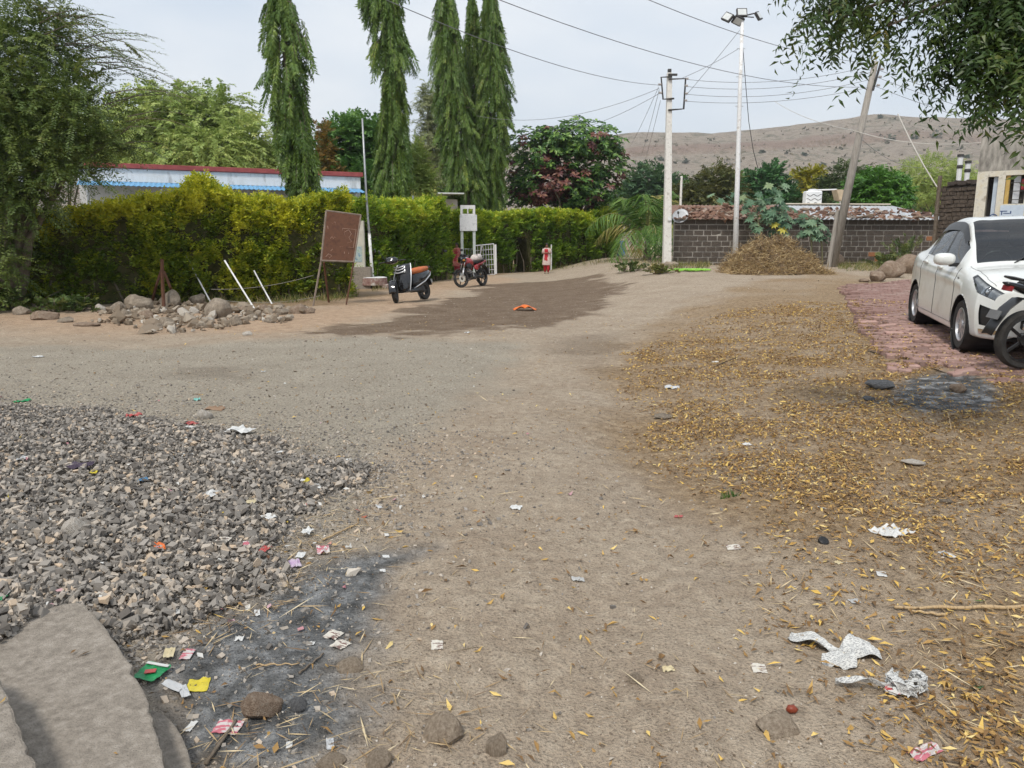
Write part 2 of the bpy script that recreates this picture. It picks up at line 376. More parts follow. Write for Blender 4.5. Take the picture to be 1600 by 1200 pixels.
def rand_rot(n, g):
    q = g.normal(size=(n, 4)); q /= np.linalg.norm(q, axis=1)[:, None]; w_, x, y, z = q.T
    return np.stack([np.stack([1-2*(y*y+z*z), 2*(x*y-z*w_), 2*(x*z+y*w_)], 1), np.stack([2*(x*y+z*w_), 1-2*(x*x+z*z), 2*(y*z-x*w_)], 1), np.stack([2*(x*z-y*w_), 2*(y*z+x*w_), 1-2*(x*x+y*y)], 1)], 1)
def stones(name, P, S, m, g, templ=ICO, tf=ICOF, flatten=(1, .75, .55), jit=.22, tilt=.5):
    n = len(P); k = len(templ); T = templ[None]*(1+g.normal(0, jit, (24, k, 1)))+g.normal(0, jit*.45, (24, k, 3))
    V = T[g.integers(0, 24, n)]*S[:, None, None]*np.array(flatten)*g.uniform(.75, 1.25, (n, 1, 3))
    a = g.uniform(0, 2*math.pi, n); b = g.normal(0, tilt, n); c = g.normal(0, tilt, n)
    ca, sa, cb, sb, cc, s_c = np.cos(a), np.sin(a), np.cos(b), np.sin(b), np.cos(c), np.sin(c)
    x, y, z = V[..., 0], V[..., 1], V[..., 2]
    y, z = y*cb[:, None]-z*sb[:, None], y*sb[:, None]+z*cb[:, None]
    x, z = x*cc[:, None]+z*s_c[:, None], -x*s_c[:, None]+z*cc[:, None]
    x, y = x*ca[:, None]-y*sa[:, None], x*sa[:, None]+y*ca[:, None]
    V = np.stack([x, y, z], 2)+P[:, None]
    F = (tf[None]+np.arange(n)[:, None, None]*k).reshape(-1, 3)
    return mesh_np(name, V.reshape(-1, 3), F, m, attrs=dict(rnd=np.repeat(g.uniform(0, 1, n), k)))
def leaves(P, D, Nn, Ln, Wd, rnd, bend=0.0, wide=.42):
    """one folded rhombic leaf of two triangles pairs per point; returns V, F, rnd"""
    n = len(P); D = D/np.maximum(np.linalg.norm(D, axis=1), 1e-6)[:, None]
    S = np.cross(D, Nn); S /= np.maximum(np.linalg.norm(S, axis=1), 1e-6)[:, None]; U = np.cross(S, D)
    Ln = np.broadcast_to(Ln, n)[:, None]; Wd = np.broadcast_to(Wd, n)[:, None]
    b = np.broadcast_to(bend, n)[:, None]
    V = np.stack([P, P+D*Ln*wide+S*Wd*.5+U*Ln*b*.25, P+D*Ln-U*Ln*b*.45, P+D*Ln*wide-S*Wd*.5+U*Ln*b*.25], 1)
    F = np.arange(4*n).reshape(n, 4)
    return V.reshape(-1, 3), F, np.repeat(rnd, 4)
def leafobj(name, parts, m, parent=None):
    V = []; F = []; Rn = []; k = 0
    for v, f, r_ in parts: V.append(v); F.append(f+k); Rn.append(r_); k += len(v)
    return mesh_np(name, np.concatenate(V), np.concatenate(F), m, parent, attrs=dict(rnd=np.concatenate(Rn)))
def unit(n, g): 
    v = g.normal(size=(n, 3)); return v/np.linalg.norm(v, axis=1)[:, None]

# concrete platform in the near left corner
SLABZ = .17
slab_px = [(122, 934), (150, 962), (180, 1000), (203, 1035), (222, 1075), (238, 1115), (250, 1160), (257, 1200), (262, 1260), (262, 1330), (-420, 1330), (-420, 1010), (0, 975)]
slab = [flat(px_, py_, SLABZ) for px_, py_ in slab_px]
M_conc = mat('worn_concrete', (.20, .175, .147), (.285, .25, .21), 38, .94, 1.0, 190, c3=(.36, .32, .275), spec=.1, detail=9, dist=.006)
def smooth_poly(p, it=2):
    for _ in range(it):
        q = []
        for i in range(len(p)):
            a, b = p[i], p[(i+1) % len(p)]
            q += [(a[0]*.75+b[0]*.25, a[1]*.75+b[1]*.25), (a[0]*.25+b[0]*.75, a[1]*.25+b[1]*.75)]
        p = q
    return p
def ragged(p, amp, seed):
    g = np.random.default_rng(seed); q = []
    for i in range(len(p)):
        a, b = np.array(p[i]), np.array(p[(i+1) % len(p)]); m = max(1, int(np.linalg.norm(b-a)/.035))
        for k in range(m): q.append(tuple(a+(b-a)*k/m+g.normal(0, amp, 2)))
    return q
ct = empty('concrete_platform', (0, 0, 0), 0, 'worn grey concrete platform with a curved edge beside the crushed stone', 'platform')
g_ = G(); g_.prism(ragged(smooth_poly(slab), .0035, 1), -.15, SLABZ); g_.build('slab', M_conc, ct, bevel=.007)
up = [flat(p, q, .32) for p, q in ((-40, 1010), (0, 1055), (18, 1090), (30, 1130), (46, 1165), (60, 1200), (70, 1260), (70, 1330), (-420, 1330), (-420, 1010))]
g_ = G(); g_.prism(ragged(smooth_poly(up), .0035, 2), SLABZ+.003, .30); g_.build('upper_step', M_conc, ct, bevel=.008)
low = [flat(p, q, .02) for p, q in ((245, 1130), (275, 1150), (300, 1200), (310, 1290), (200, 1290), (200, 1130))]
g_ = G(); g_.prism(smooth_poly(low), -.2, .07); g_.build('footing', M_conc, ct, bevel=.008)
def surf(x, y):
    z = gz(x, y); d = psd(slab, x, y); z = np.where(d > .0, np.maximum(z, SLABZ+.002), z)
    d2 = psd(up, x, y); return np.where(d2 > 0, np.maximum(z, .305), z)

M_grav = leafmat('crushed_basalt', [(0, (0.125, 0.112, 0.100)), (.35, (0.212, 0.194, 0.172)), (.7, (0.324, 0.294, 0.259)), (.9, (0.450, 0.391, 0.324)), (1, (0.524, 0.404, 0.287))], trans=0, rough=.85, spec=.25)
def gravel():
    g = np.random.default_rng(3)
    def sample(n, x0, x1, y0, y1):
        y = y0+(y1-y0)*g.uniform(0, 1, n)**1.35; x = x0+(x1-x0)*g.uniform(0, 1, n); return x, y
    x, y = sample(330000, -6.2, .4, 1.7, 8.8)
    keep = np.abs(x) < .70*y+.6; x, y = x[keep], y[keep]
    d = psd(HEAP, x, y)+(fbm(x, y, .5, 51)-.5)*.7
    bare = psd([flat(*p, SLABZ) for p in ((122, 928), (170, 965), (300, 1100), (300, 1330), (-300, 1330), (-60, 1075), (0, 1010), (60, 965))], x, y)
    p = np.where(d > .06, 1, np.exp(np.minimum(d-.06, 0)/.26)*.45*np.where(y < 3.6, .35, 1))*np.where(bare > -.01, 0, 1)
    k = g.uniform(0, 1, len(x)) < p*.62*np.clip(5.2/y, .6, 1.1); x, y, d = x[k], y[k], d[k]
    S = np.exp(g.normal(math.log(.0088), .42, len(x))).clip(.004, .020)*np.clip(1.12-.05*(y-3), .62, 1.15)
    S *= np.where(d < .12, .6, 1)
    z = surf(x, y)+S*.15+g.uniform(0, 1, len(x))**2*.04*(d > .1)
    o = stones('gravel', np.stack([x, y, z], 1), S*1.06, M_grav, g, CUB, CUBF, jit=.30, flatten=(1.2, .85, .6), tilt=.7); tag(o, 'grey crushed stone spread beside the concrete platform', 'gravel', kind='stuff')
    n = 60000; x = g.uniform(-6.4, 1.6, n); y = 2.0+8*g.uniform(0, 1, n); d = psd(HEAP, x, y)+(fbm(x, y, .8, 55)-.5)*1.2; k = (np.abs(x) < .72*y+.6) & (g.uniform(0, 1, n) < np.where(d > 0, .25, np.exp(d/.55))*np.where((y < 3.6) & (d < 0), .25, 1)) & (psd(slab, x, y) < -.02); x, y = x[k], y[k]; S = np.exp(g.normal(math.log(.0055), .45, len(x))).clip(.002, .012)
    o = stones('gravel_fines', np.stack([x, y, gz(x, y)+S*.3+.012*(psd(HEAP, x, y) > .1)], 1), S, M_grav, g, CUB, CUBF, jit=.3); tag(o, 'fine stone chips thinning out around the crushed stone', 'gravel', kind='stuff')
    # scattered chips and grit over the whole lane
    n = 60000; y = 1.8+20*g.uniform(0, 1, n)**1.8; x = g.uniform(-1, 1, n)*(.74*y+.5)
    gm = psd([flat(*p) for p in ((-700, 545), (0, 545), (300, 540), (560, 525), (800, 540), (700, 620), (640, 700), (560, 900), (330, 1010), (-300, 1200), (-700, 800))], x, y)
    k = (g.uniform(0, 1, n) < np.where(gm > 0, 1, .5)) & (psd(slab, x, y) < .03); x, y, gm = x[k], y[k], gm[k]
    S = np.exp(g.normal(math.log(.0036), .45, len(x))).clip(.0015, .012)*(1+.05*y)*np.where(gm > 0, 1.1, .75)*np.where(g.uniform(0, 1, len(x)) < .02, 2.2, 1)
    o = stones('grit', np.stack([x, y, gz(x, y)+S*.2], 1), S, mat_grit, g, OCT, OCTF); tag(o, 'loose grit and chips of stone strewn over the dirt lane', 'grit', kind='stuff')
mat_grit = leafmat('grit', [(0, (.11, .085, .06)), (.25, (.19, .15, .115)), (.55, (.30, .25, .19)), (.85, (.42, .36, .29)), (1, (.58, .54, .48))], trans=0, rough=.9, spec=.2)
gravel()

M_fall = leafmat('fallen_leaf', [(0, (0.136, 0.079, 0.034)), (.35, (0.261, 0.150, 0.059)), (.6, (0.409, 0.245, 0.080)), (.8, (0.570, 0.370, 0.106)), (.92, (0.719, 0.491, 0.127)), (1, (0.745, 0.598, 0.277))], trans=.12, rough=.6)
LEAFZONE = [flat(*p) for p in ((960, 565), (1040, 530), (1190, 490), (1330, 470), (1600, 560), (2300, 800), (2300, 1300), (1400, 1300), (1290, 1050), (1190, 920), (1090, 800), (990, 690))]
def fallen():
    g = np.random.default_rng(5); n = 540000
    y = 1.7+13*g.uniform(0, 1, n)**1.25; x = -.5*y-.6+(1.62*y+2.6)*g.uniform(0, 1, n)
    k = (np.abs(x) < .72*y+.5) | (x > 0); x, y = x[k], y[k]
    d = psd(LEAFZONE, x, y)+(fbm(x, y, .9, 61)-.5)*.9
    core = sm(3.3, 4.6, y)
    patch = sm(.36, .60, fbm(x, y, .42, 63))
    p = sm(-.15, .5, d)*(.30+.70*core)*(.25+.75*patch)+.012*np.exp(-np.maximum(-d, 0)/2.0)+.004
    ash = psd([flat(*q) for q in ((1370, 612), (1500, 604), (1555, 625), (1520, 648), (1440, 650))], x, y); p *= np.where(ash > -.05, .18, 1)
    p *= np.where(psd(PAVE, x, y) > .1, .22, 1)*np.where(psd(slab, x, y) > 0, .12, 1); k = g.uniform(0, 1, len(x)) < p*.95; x, y = x[k], y[k]; n = len(x)
    crumb = g.uniform(0, 1, n) < .5; L_ = np.where(crumb, g.uniform(.008, .024, n), g.uniform(.022, .058, n))*np.clip(1+.03*(y-5), 1, 1.4); a = g.uniform(0, 2*math.pi, n)
    D = np.stack([np.cos(a), np.sin(a), g.normal(0, .16, n)], 1); U = np.stack([g.normal(0, .35, n), g.normal(0, .35, n), np.ones(n)], 1)
    P = np.stack([x, y, surf(x, y)+.004+g.uniform(0, .012, n)], 1)
    PZ = np.zeros(n)
    try: PZ = paver_lift(x, y)
    except NameError: pass
    P[:, 2] = np.maximum(P[:, 2], PZ+.006)
    o = leafobj('fallen_leaves', [leaves(P, D, U, L_, L_*np.where(crumb, g.uniform(.3, .8, n), g.uniform(.2, .36, n)), np.where(crumb, g.uniform(0, .7, n), g.uniform(0, 1, n)), g.normal(.2, .45, n))], M_fall)
    tag(o, 'yellow and brown fallen neem leaves carpeting the ground', 'leaf litter', kind='stuff')
    # straw and twigs
    n = 30000; y = 1.75+8*g.uniform(0, 1, n)**1.4; x = g.uniform(-1, 1, n)*(.72*y+.4)
    sp = psd([flat(*q) for q in ((430, 850), (620, 740), (680, 760), (560, 880), (440, 960), (330, 1010), (300, 950))], x, y)
    sp2 = psd([flat(*q) for q in ((560, 1020), (760, 1060), (740, 1230), (300, 1230), (260, 1120))], x, y)
    dl = psd(LEAFZONE, x, y)
    p = .05+.95*sm(-.15, .15, sp)+.3*sm(-.1, .2, sp2)+.42*sm(-.3, .4, dl)*sm(.35, .6, fbm(x, y, .5, 66))
    k = (g.uniform(0, 1, n) < p) & (psd(slab, x, y) < 0); x, y = x[k], y[k]; n = len(x)
    L_ = g.uniform(.02, .11, n)**1.0*np.where(g.uniform(0, 1, n) < .06, 2.2, 1); a = g.uniform(0, 2*math.pi, n)
    D = np.stack([np.cos(a), np.sin(a), g.normal(0, .1, n)], 1); U = np.stack([g.normal(0, .3, n), g.normal(0, .3, n), np.ones(n)], 1)
    P = np.stack([x, y, surf(x, y)+.005+g.uniform(0, .01, n)], 1)
    o = leafobj('straw', [leaves(P, D, U, L_, np.clip(L_*.05, .0022, .006), g.uniform(0, 1, n))], leafmat('straw', [(0, (.14, .085, .045)), (.4, (.36, .25, .13)), (.8, (.56, .43, .24)), (1, (.66, .55, .36))], trans=0, rough=.7))
    tag(o, 'dry straw bits and thin twigs scattered on the dirt', 'straw', kind='stuff')

# ---------------------------------------------------------------- red interlocking pavers
PAVE = [(p.x, p.y) for p in [gp(*q) for q in ((1312, 447), (1325, 470), (1338, 492), (1345, 515), (1362, 540), (1352, 552), (1395, 560), (1402, 584), (1436, 574), (1442, 570), (1458, 588), (1500, 592), (1600, 600), (1800, 612), (1800, 470), (1470, 436))]]
def pz(x, y):
    hy = np.interp(y, [-5, 2.5, 6, 9, 12, 30, 45, 80], [0, .02, .09, .2, .28, .6, .64, .7])
    return sm(.8, 5.6, x)*hy+.035
def paver_lift(x, y): return np.where(psd(PAVE, x, y) > 0, pz(x, y)+.012, -9)
M_pav = None
def pavers():
    global M_pav
    M_pav = mat('red_paver', (.29, .175, .15), (.35, .225, .195), 2.2, .9, .5, 60, c3=(.40, .30, .26), spec=.15, detail=8, dist=.006)
    t = M_pav.node_tree; oi = t.nodes.new('ShaderNodeObjectInfo'); b = t.nodes['Principled BSDF']
    hs = t.nodes.new('ShaderNodeHueSaturation'); src = b.inputs['Base Color'].links[0].from_socket
    mr = t.nodes.new('ShaderNodeMapRange'); mr.inputs[3].default_value = .62; mr.inputs[4].default_value = 1.25
    t.links.new(oi.outputs['Random'], mr.inputs[0]); t.links.new(mr.outputs[0], hs.inputs['Value']); t.links.new(src, hs.inputs['Color']); t.links.new(hs.outputs['Color'], b.inputs['Base Color'])
    base = G(); base.prism(PAVE, -.1, .0)
    root = empty('paved_area', (0, 0, 0)); tag(root, kind='structure')
    # bedding sheet under the blocks
    xs = np.linspace(3, 16, 90); ys = np.linspace(5.5, 20, 110); X, Y = np.meshgrid(xs, ys); ins = psd(PAVE, X, Y)
    Z = pz(X, Y)-.035; idx = np.arange(X.size).reshape(X.shape)
    F = np.stack([idx[:-1, :-1], idx[:-1, 1:], idx[1:, 1:], idx[1:, :-1]], 2).reshape(-1, 4)
    k = (ins.ravel()[F] > -.02).all(1)
    mesh_np('bedding', np.stack([X, Y, Z+.012], 2).reshape(-1, 3), F[k], mat('bedding_sand', (.20, .14, .10), (.27, .2, .14), 6, .95), root)
    a, bb = .116, .0565; n = 3
    def zig(): # wavy long sides
        top = [(-a, bb), (-a*.62, bb*.72), (-a*.3, bb*.72), (-a*.05, bb*1.12), (a*.32, bb*1.12), (a*.6, bb*.9), (a, bb)]
        bot = [(x, y-2*bb) for x, y in reversed(top)]
        left = [(-a*.9, 0)]; return top+[(a*1.07, 0)]+bot+[(-a*.93, 0)]
    P = zig(); m = len(P)
    g = G(); P2 = [(x*.93, y*.88) for x, y in P]
    V = [(x, y, -.05) for x, y in P]+[(x, y, 0) for x, y in P]+[(x, y, .010) for x, y in P2]
    F = [(i, (i+1) % m, m+(i+1) % m, m+i) for i in range(m)]+[(m+i, m+(i+1) % m, 2*m+(i+1) % m, 2*m+i) for i in range(m)]+[tuple(range(2*m, 3*m))]
    me = bpy.data.meshes.new('paver'); me.from_pydata(V, [], F); me.materials.append(M_pav)
    th = R(-7); c, s = math.cos(th), math.sin(th); lst = []
    for j in range(-40, 130):
        for i in range(-30, 60):
            u = i*(2*a+.02)+(.5*(2*a+.02) if j % 2 else 0); v = j*(2*bb+.016)
            x, y = 6+c*u-s*v, 8+s*u+c*v; lst.append((x, y))
    A = np.array(lst); inside = psd(PAVE, A[:, 0], A[:, 1])
    A = A[(inside > .02) & (A[:, 0] < 1.0*A[:, 1]+1.0)]
    gg = np.random.default_rng(8); miss = (psd(PAVE, A[:, 0], A[:, 1]) < .4) & (gg.uniform(0, 1, len(A)) < .26)
    A = A[~miss]; order = np.argsort(A[:, 1]+50*(A[:, 0] > .70*A[:, 1]+.25)); rest = []
    Vn = np.array(V)
    for q, k in enumerate(order):
        x, y = A[k]; e_ = psd(PAVE, np.array([x]), np.array([y]))[0]; edge = e_ < .35
        z = float(pz(x, y))+.008*gg.normal()*(2.0 if edge else .6)+.03*(vn(x, y, .9, 71)-.5)
        rx, ry, rz = gg.normal(0, .09 if edge else .03), gg.normal(0, .09 if edge else .03), th+gg.normal(0, .12 if edge else .03)
        if q < 300:
            o = bpy.data.objects.new('paver', me); COL.objects.link(o); o.parent = root; o.location = (x, y, z); o.rotation_euler = (rx, ry, rz)
        else: rest.append(Vn @ rotm(rx, ry, rz).T+np.array((x, y, z)))
    if rest:
        FF = []; 
        for k in range(len(rest)): FF += [tuple(i+k*len(V) for i in f) for f in F]
        me2 = bpy.data.meshes.new('paver_field'); me2.from_pydata([tuple(v) for v in np.concatenate(rest)], [], FF); me2.materials.append(M_pav)
        o = bpy.data.objects.new('paver_field', me2); COL.objects.link(o); o.parent = root; tag(o, kind='stuff')
pavers()
fallen()

# ---------------------------------------------------------------- rocks
M_rock = mat('grey_basalt_rock', (.165, .13, .098), (.265, .22, .17), 4, .9, .8, 18, c3=(.36, .30, .235), spec=.2, detail=9, dist=.03)
M_rock2 = mat('brown_rock', (.17, .12, .085), (.25, .185, .135), 5, .9, .8, 22, c3=(.31, .255, .2), spec=.2, dist=.02)
M_rock3 = mat('pale_rock', (.34, .3, .25), (.45, .41, .36), 5, .9, .7, 22, c3=(.53, .5, .45), spec=.2, dist=.02)
M_clod = mat('dusty_clod', (0.319, 0.246, 0.181), (0.478, 0.384, 0.290), 7, .95, 1.0, 30, c3=(0.609, 0.500, 0.384), spec=.1, dist=.02)
M_rockd = mat('dark_slate_rock', (.05, .05, .052), (.09, .09, .092), 6, .8, .6, 26, c3=(.14, .14, .14), spec=.3, dist=.01)
def rockmesh(seed, sub=3, flat_=.62):
    bm = bmesh.new(); bmesh.ops.create_icosphere(bm, subdivisions=sub, radius=1); g = np.random.default_rng(seed)
    pl = [(unit(1, g)[0], g.uniform(.58, .9)) for _ in range(9)]
    off = g.uniform(0, 50, 3)
    for v in bm.verts:
        p = np.array(v.co)
        for nrm, h in pl:
            d = p @ nrm
            if d > h: p = p-nrm*(d-h)*.9
        p = p*(1+.16*(float(vn(p[0]*1.1+off[0], p[1]*1.1+p[2]+off[1], .6, seed))-.5)+.06*(float(vn(p[0]*1.3+off[2], p[1]+p[2]*1.3+off[1], .2, seed+3))-.5))
        v.co = Vector(p*np.array((1, .78, flat_)))
    me = bpy.data.meshes.new('rock'); bm.to_mesh(me); bm.free(); me.polygons.foreach_set('use_smooth', np.ones(len(me.polygons), bool)); me.set_sharp_from_angle(angle=R(32)); return me
ROCKS = [rockmesh(200+i) for i in range(9)]
def rock(px, py, wpx, hpx, label, m=None, rz=None, cat='rock', name='rock', group=None, k=None, sink=.25, D=None):
    p = gp(px, py); D = p.y; s = D/FPX*1.02; wx, h = wpx*s/2, hpx*s
    i = (k if k is not None else random.randrange(len(ROCKS)))
    me = ROCKS[i].copy(); me.materials.clear(); me.materials.append(m or M_rock)
    o = bpy.data.objects.new(name, me); COL.objects.link(o)
    hz = h/2/.62*(1+sink); o.scale = (wx, max(wx*.8, .02)/.78, hz)
    o.location = (p.x, p.y+wx*.5, p.z+h-hz*.62); o.rotation_euler = (random.uniform(-.1, .1), random.uniform(-.12, .12), rz if rz is not None else random.uniform(-.5, .5))
    return tag(o, label, cat, group)
big = [((212, 482), 50, 28, 'rounded grey boulder left of the rusty tripod in the stone pile', None), ((338, 497), 46, 36, 'largest rounded boulder right of the rusty tripod', None),
 ((262, 478), 38, 30, 'boulder behind the front leg of the rusty tripod', None), ((306, 474), 30, 20, 'grey slab rock on the pile below the leaning white rods', None),
 ((222, 498), 34, 16, 'flat tilted stone in front of the rounded boulder', M_rock2), ((258, 510), 26, 20, 'lumpy stone at the front foot of the rusty tripod', M_rock),
 ((284, 492), 20, 14, 'pale stone pair member just right of the rusty tripod foot', M_rock3), ((302, 490), 18, 12, 'white limestone lump beside the largest rounded boulder', M_rock3),
 ((243, 515), 22, 12, 'broken stone lying lowest in front of the tripod', M_rock), ((386, 524), 18, 9, 'lone pale stone in front of the stone pile', M_rock3),
 ((155, 486), 18, 14, 'small pale stone at the left of the stone pile', M_rock3), ((180, 488), 30, 20, 'weathered grey rock between the pale stone and rounded boulder', M_rock),
 ((196, 498), 24, 18, 'squat grey stone below the rounded boulder', M_rock), ((64, 500), 46, 18, 'half buried rock at the left end of the verge', M_rock2), ((30, 492), 30, 16, 'leftmost rock on the verge by the dark tree', M_rock),
 ((100, 504), 30, 12, 'low buried stone right of the half buried rock', M_rock), ((130, 510), 44, 8, 'flat buried stone slab on the verge', M_rock2), ((410, 488), 24, 16, 'reddish stone behind the leaning middle rod', M_rock2),
 ((438, 492), 26, 14, 'stone between the leaning rods and the rusty board', M_rock), ((466, 490), 34, 18, 'dark stone left of the rusty board legs', M_rock2), ((484, 490), 18, 14, 'stone against the left leg of the rusty board', M_rock2),
 ((366, 508), 26, 18, 'angular stone below the largest rounded boulder', M_rock), ((392, 500), 22, 12, 'grey stone at the foot of the middle leaning rod', M_rock), ((350, 478), 18, 10, 'small stone on the crest of the pile', M_rock), ((378, 488), 24, 12, 'stone on the right slope of the pile', M_rock2), ((420, 504), 20, 8, 'flat small stone at the right end of the pile', M_rock),
 ((236, 474), 18, 12, 'small stone on top between boulder and tripod', M_rock2), ((324, 512), 20, 10, 'low stone at the front of the pile under the boulder', M_rock), ((278, 504), 16, 10, 'small grey stone beside the lumpy stone', M_rock)]
for (q, wp, hp, lab, m_) in big: rock(q[0], q[1], wp*.92, hp*.85, lab, m_, group='stones piled along the hedge', sink=.55)
# boulders beyond the car
for q, wp, hp, lab in (((1398, 434), 46, 26, 'brown boulder nearest the parked car at the corner'), ((1376, 440), 30, 20, 'brown boulder left of the heap by the parked car'), ((1425, 428), 40, 30, 'tall brown boulder behind the car boot'), ((1410, 416), 34, 18, 'upper brown boulder under the leafy weed'), ((1352, 441), 16, 6, 'small flat stone on the edge of the paving'), ((1311, 415), 20, 18, 'grey stone at the foot of the leaning pole')):
    rock(q[0], q[1], wp, hp, lab, M_rock2, group='boulders at the corner')
# near single stones
for q, wp, hp, lab, m_ in (((1380, 608), 46, 14, 'flat dark slab stone beside the burnt patch', M_rockd), ((1360, 627), 22, 8, 'small dark stone below the flat dark slab', M_rockd), ((1500, 614), 27, 16, 'pale brown stone right of the burnt patch', M_rock2),
  ((112, 840), 42, 32, 'rounded tan cobble lying on the crushed stone', M_rock3), ((404, 1124), 72, 38, 'dark brown broken rock on the ash', M_rock2), ((463, 1112), 36, 20, 'small dark rock beside the broken rock on the ash', M_rockd),
  ((692, 1160), 74, 54, 'dusty brown clod by the bottom edge', M_clod), ((776, 1180), 40, 54, 'upright dusty stone right of the brown clod', M_clod), ((515, 1200), 54, 18, 'grey stone at the bottom edge below the ash', M_clod), ((592, 1200), 50, 30, 'angular grey stone next to the brown clod', M_clod),
  ((1222, 1150), 84, 34, 'flat dusty stone with a red seed beside it', M_clod), ((544, 1050), 50, 22, 'ash covered stone at the edge of the burnt patch', M_clod), ((995, 1068), 30, 22, 'grey stone bedded in the middle of the lane', M_clod), ((1432, 727), 44, 8, 'flat pale stone among the yellow leaves', M_rock3), ((1480, 787), 20, 8, 'small grey stone on the leaf litter', M_rock),
  ((318, 655), 24, 16, 'beige stone among the rubbish behind the crushed stone', M_rock3), ((1040, 655), 34, 8, 'flat stone at the left edge of the leaf litter', M_rock)):
    rock(q[0], q[1], wp, hp*(.8 if m_ is M_clod else 1), lab, m_, sink=1.0 if m_ is M_clod else .35)

def rubble():
    g = np.random.default_rng(211); poly = [flat(*q) for q in ((150, 492), (230, 476), (440, 478), (490, 486), (440, 506), (330, 520), (230, 522), (150, 506))]; a = np.array(poly); n = 1500
    x = g.uniform(a[:, 0].min(), a[:, 0].max(), n); y = g.uniform(a[:, 1].min(), a[:, 1].max(), n); k = (psd(poly, x, y)+(vn(x, y, .8, 212)-.5)*1.0 > 0) & (g.uniform(0, 1, n) < .55); x, y = x[k], y[k]
    S = np.exp(g.normal(math.log(.052), .5, len(x))).clip(.02, .15); o = stones('rubble', np.stack([x, y, gz(x, y)+S*.1+g.uniform(0, .05, len(x))], 1), S, leafmat('rubble_stone', [(0, (.13, .10, .07)), (.5, (.24, .19, .14)), (.85, (.33, .28, .22)), (1, (.46, .43, .38))], trans=0, rough=.9, spec=.2), g, jit=.24, flatten=(1, .8, .62)); tag(o, 'small broken stones filling the gaps of the stone pile', 'rubble', kind='stuff')
rubble()
# ================================================================ VEGETATION
M_bark = mat('bark', (.12, .095, .07), (.2, .165, .13), 9, .95, .8, 30, spec=.1)
M_barkl = mat('pale_bark', (.22, .19, .155), (.33, .29, .24), 9, .95, .8, 30, spec=.1)
def sprays(O, Dv, Ln, nl, leafL, leafW, g, droop=.4, spread=.9, col=None, hang=0.0, taper=.5, colr=.35, bend=0.):
    """leafy twigs: leaves alternate along each twig. O, Dv (n,3), Ln (n,)"""
    n = len(O); t = (np.arange(nl)+.6)/nl
    Dv = Dv/np.linalg.norm(Dv, axis=1)[:, None]
    T = np.repeat(t[None], n, 0)+g.uniform(-.4, .4, (n, nl))/nl
    P = O[:, None]+Dv[:, None]*(Ln[:, None]*T)[..., None]; P[..., 2] -= droop*Ln[:, None]*T*T
    tan = np.repeat(Dv[:, None], nl, 1).copy(); tan[..., 2] -= 2*droop*T
    tan /= np.linalg.norm(tan, axis=2)[..., None]
    upv = np.repeat(unit(n, g)[:, None]*.5+np.array((0, 0, 1.0)), nl, 1)
    side = np.cross(tan, upv); side /= np.maximum(np.linalg.norm(side, axis=2), 1e-6)[..., None]
    sg = np.where(np.arange(nl) % 2 == 0, 1, -1)[None, :, None]
    D = tan*.55+side*sg*spread+g.normal(0, .22, (n, nl, 3)); D[..., 2] -= hang
    U = np.cross(side, tan)+g.normal(0, .35, (n, nl, 3))
    L_ = leafL*(1-taper*np.abs(T-.45))*g.uniform(.75, 1.25, (n, nl))
    c = (col if col is not None else g.uniform(0, 1, n))[:, None]*(1-colr)+g.uniform(0, 1, (n, nl))*colr
    return leaves(P.reshape(-1, 3), D.reshape(-1, 3), U.reshape(-1, 3), L_.ravel(), (L_*leafW).ravel(), np.clip(c.ravel(), 0, 1), bend)
def lob(px, py, D, rx, ry, dy=1.0):
    c = at(px, py, D); k = D/FPX; return (c.x, c.y, c.z, rx*k, rx*k*dy, ry*k)
def lobes_pts(lobes, n, g, shell=.45, low=-.75):
    vol = np.array([l[3]*l[4]*l[5] for l in lobes])**(.67); idx = g.choice(len(lobes), n, p=vol/vol.sum())
    Lb = np.array(lobes)[idx]; d = unit(n, g); d[:, 2] = np.maximum(d[:, 2], low+g.uniform(0, .2, n)); r_ = g.uniform(0, 1, n)**shell
    return Lb[:, :3]+d*r_[:, None]*Lb[:, 3:], d, Lb[:, :3]
def limbs(g3, base, targets, r0, g, fork=.45):
    b = Vector(base); 
    for tpt in targets:
        tpt = Vector(tpt); f = b.lerp(tpt, fork); f.x = b.x+(tpt.x-b.x)*fork*.5; f.y = b.y+(tpt.y-b.y)*fork*.5
        pts = [b.lerp(f, q)+Vector(tuple(g.normal(0, .03, 3)*(q > 0))) for q in (0, .5)]+[f, f.lerp(tpt, .5)+Vector((0, 0, .12*(tpt-f).length)), tpt]
        g3.tube(pts, [r0, r0*.8, r0*.55, r0*.3, r0*.1], 7)
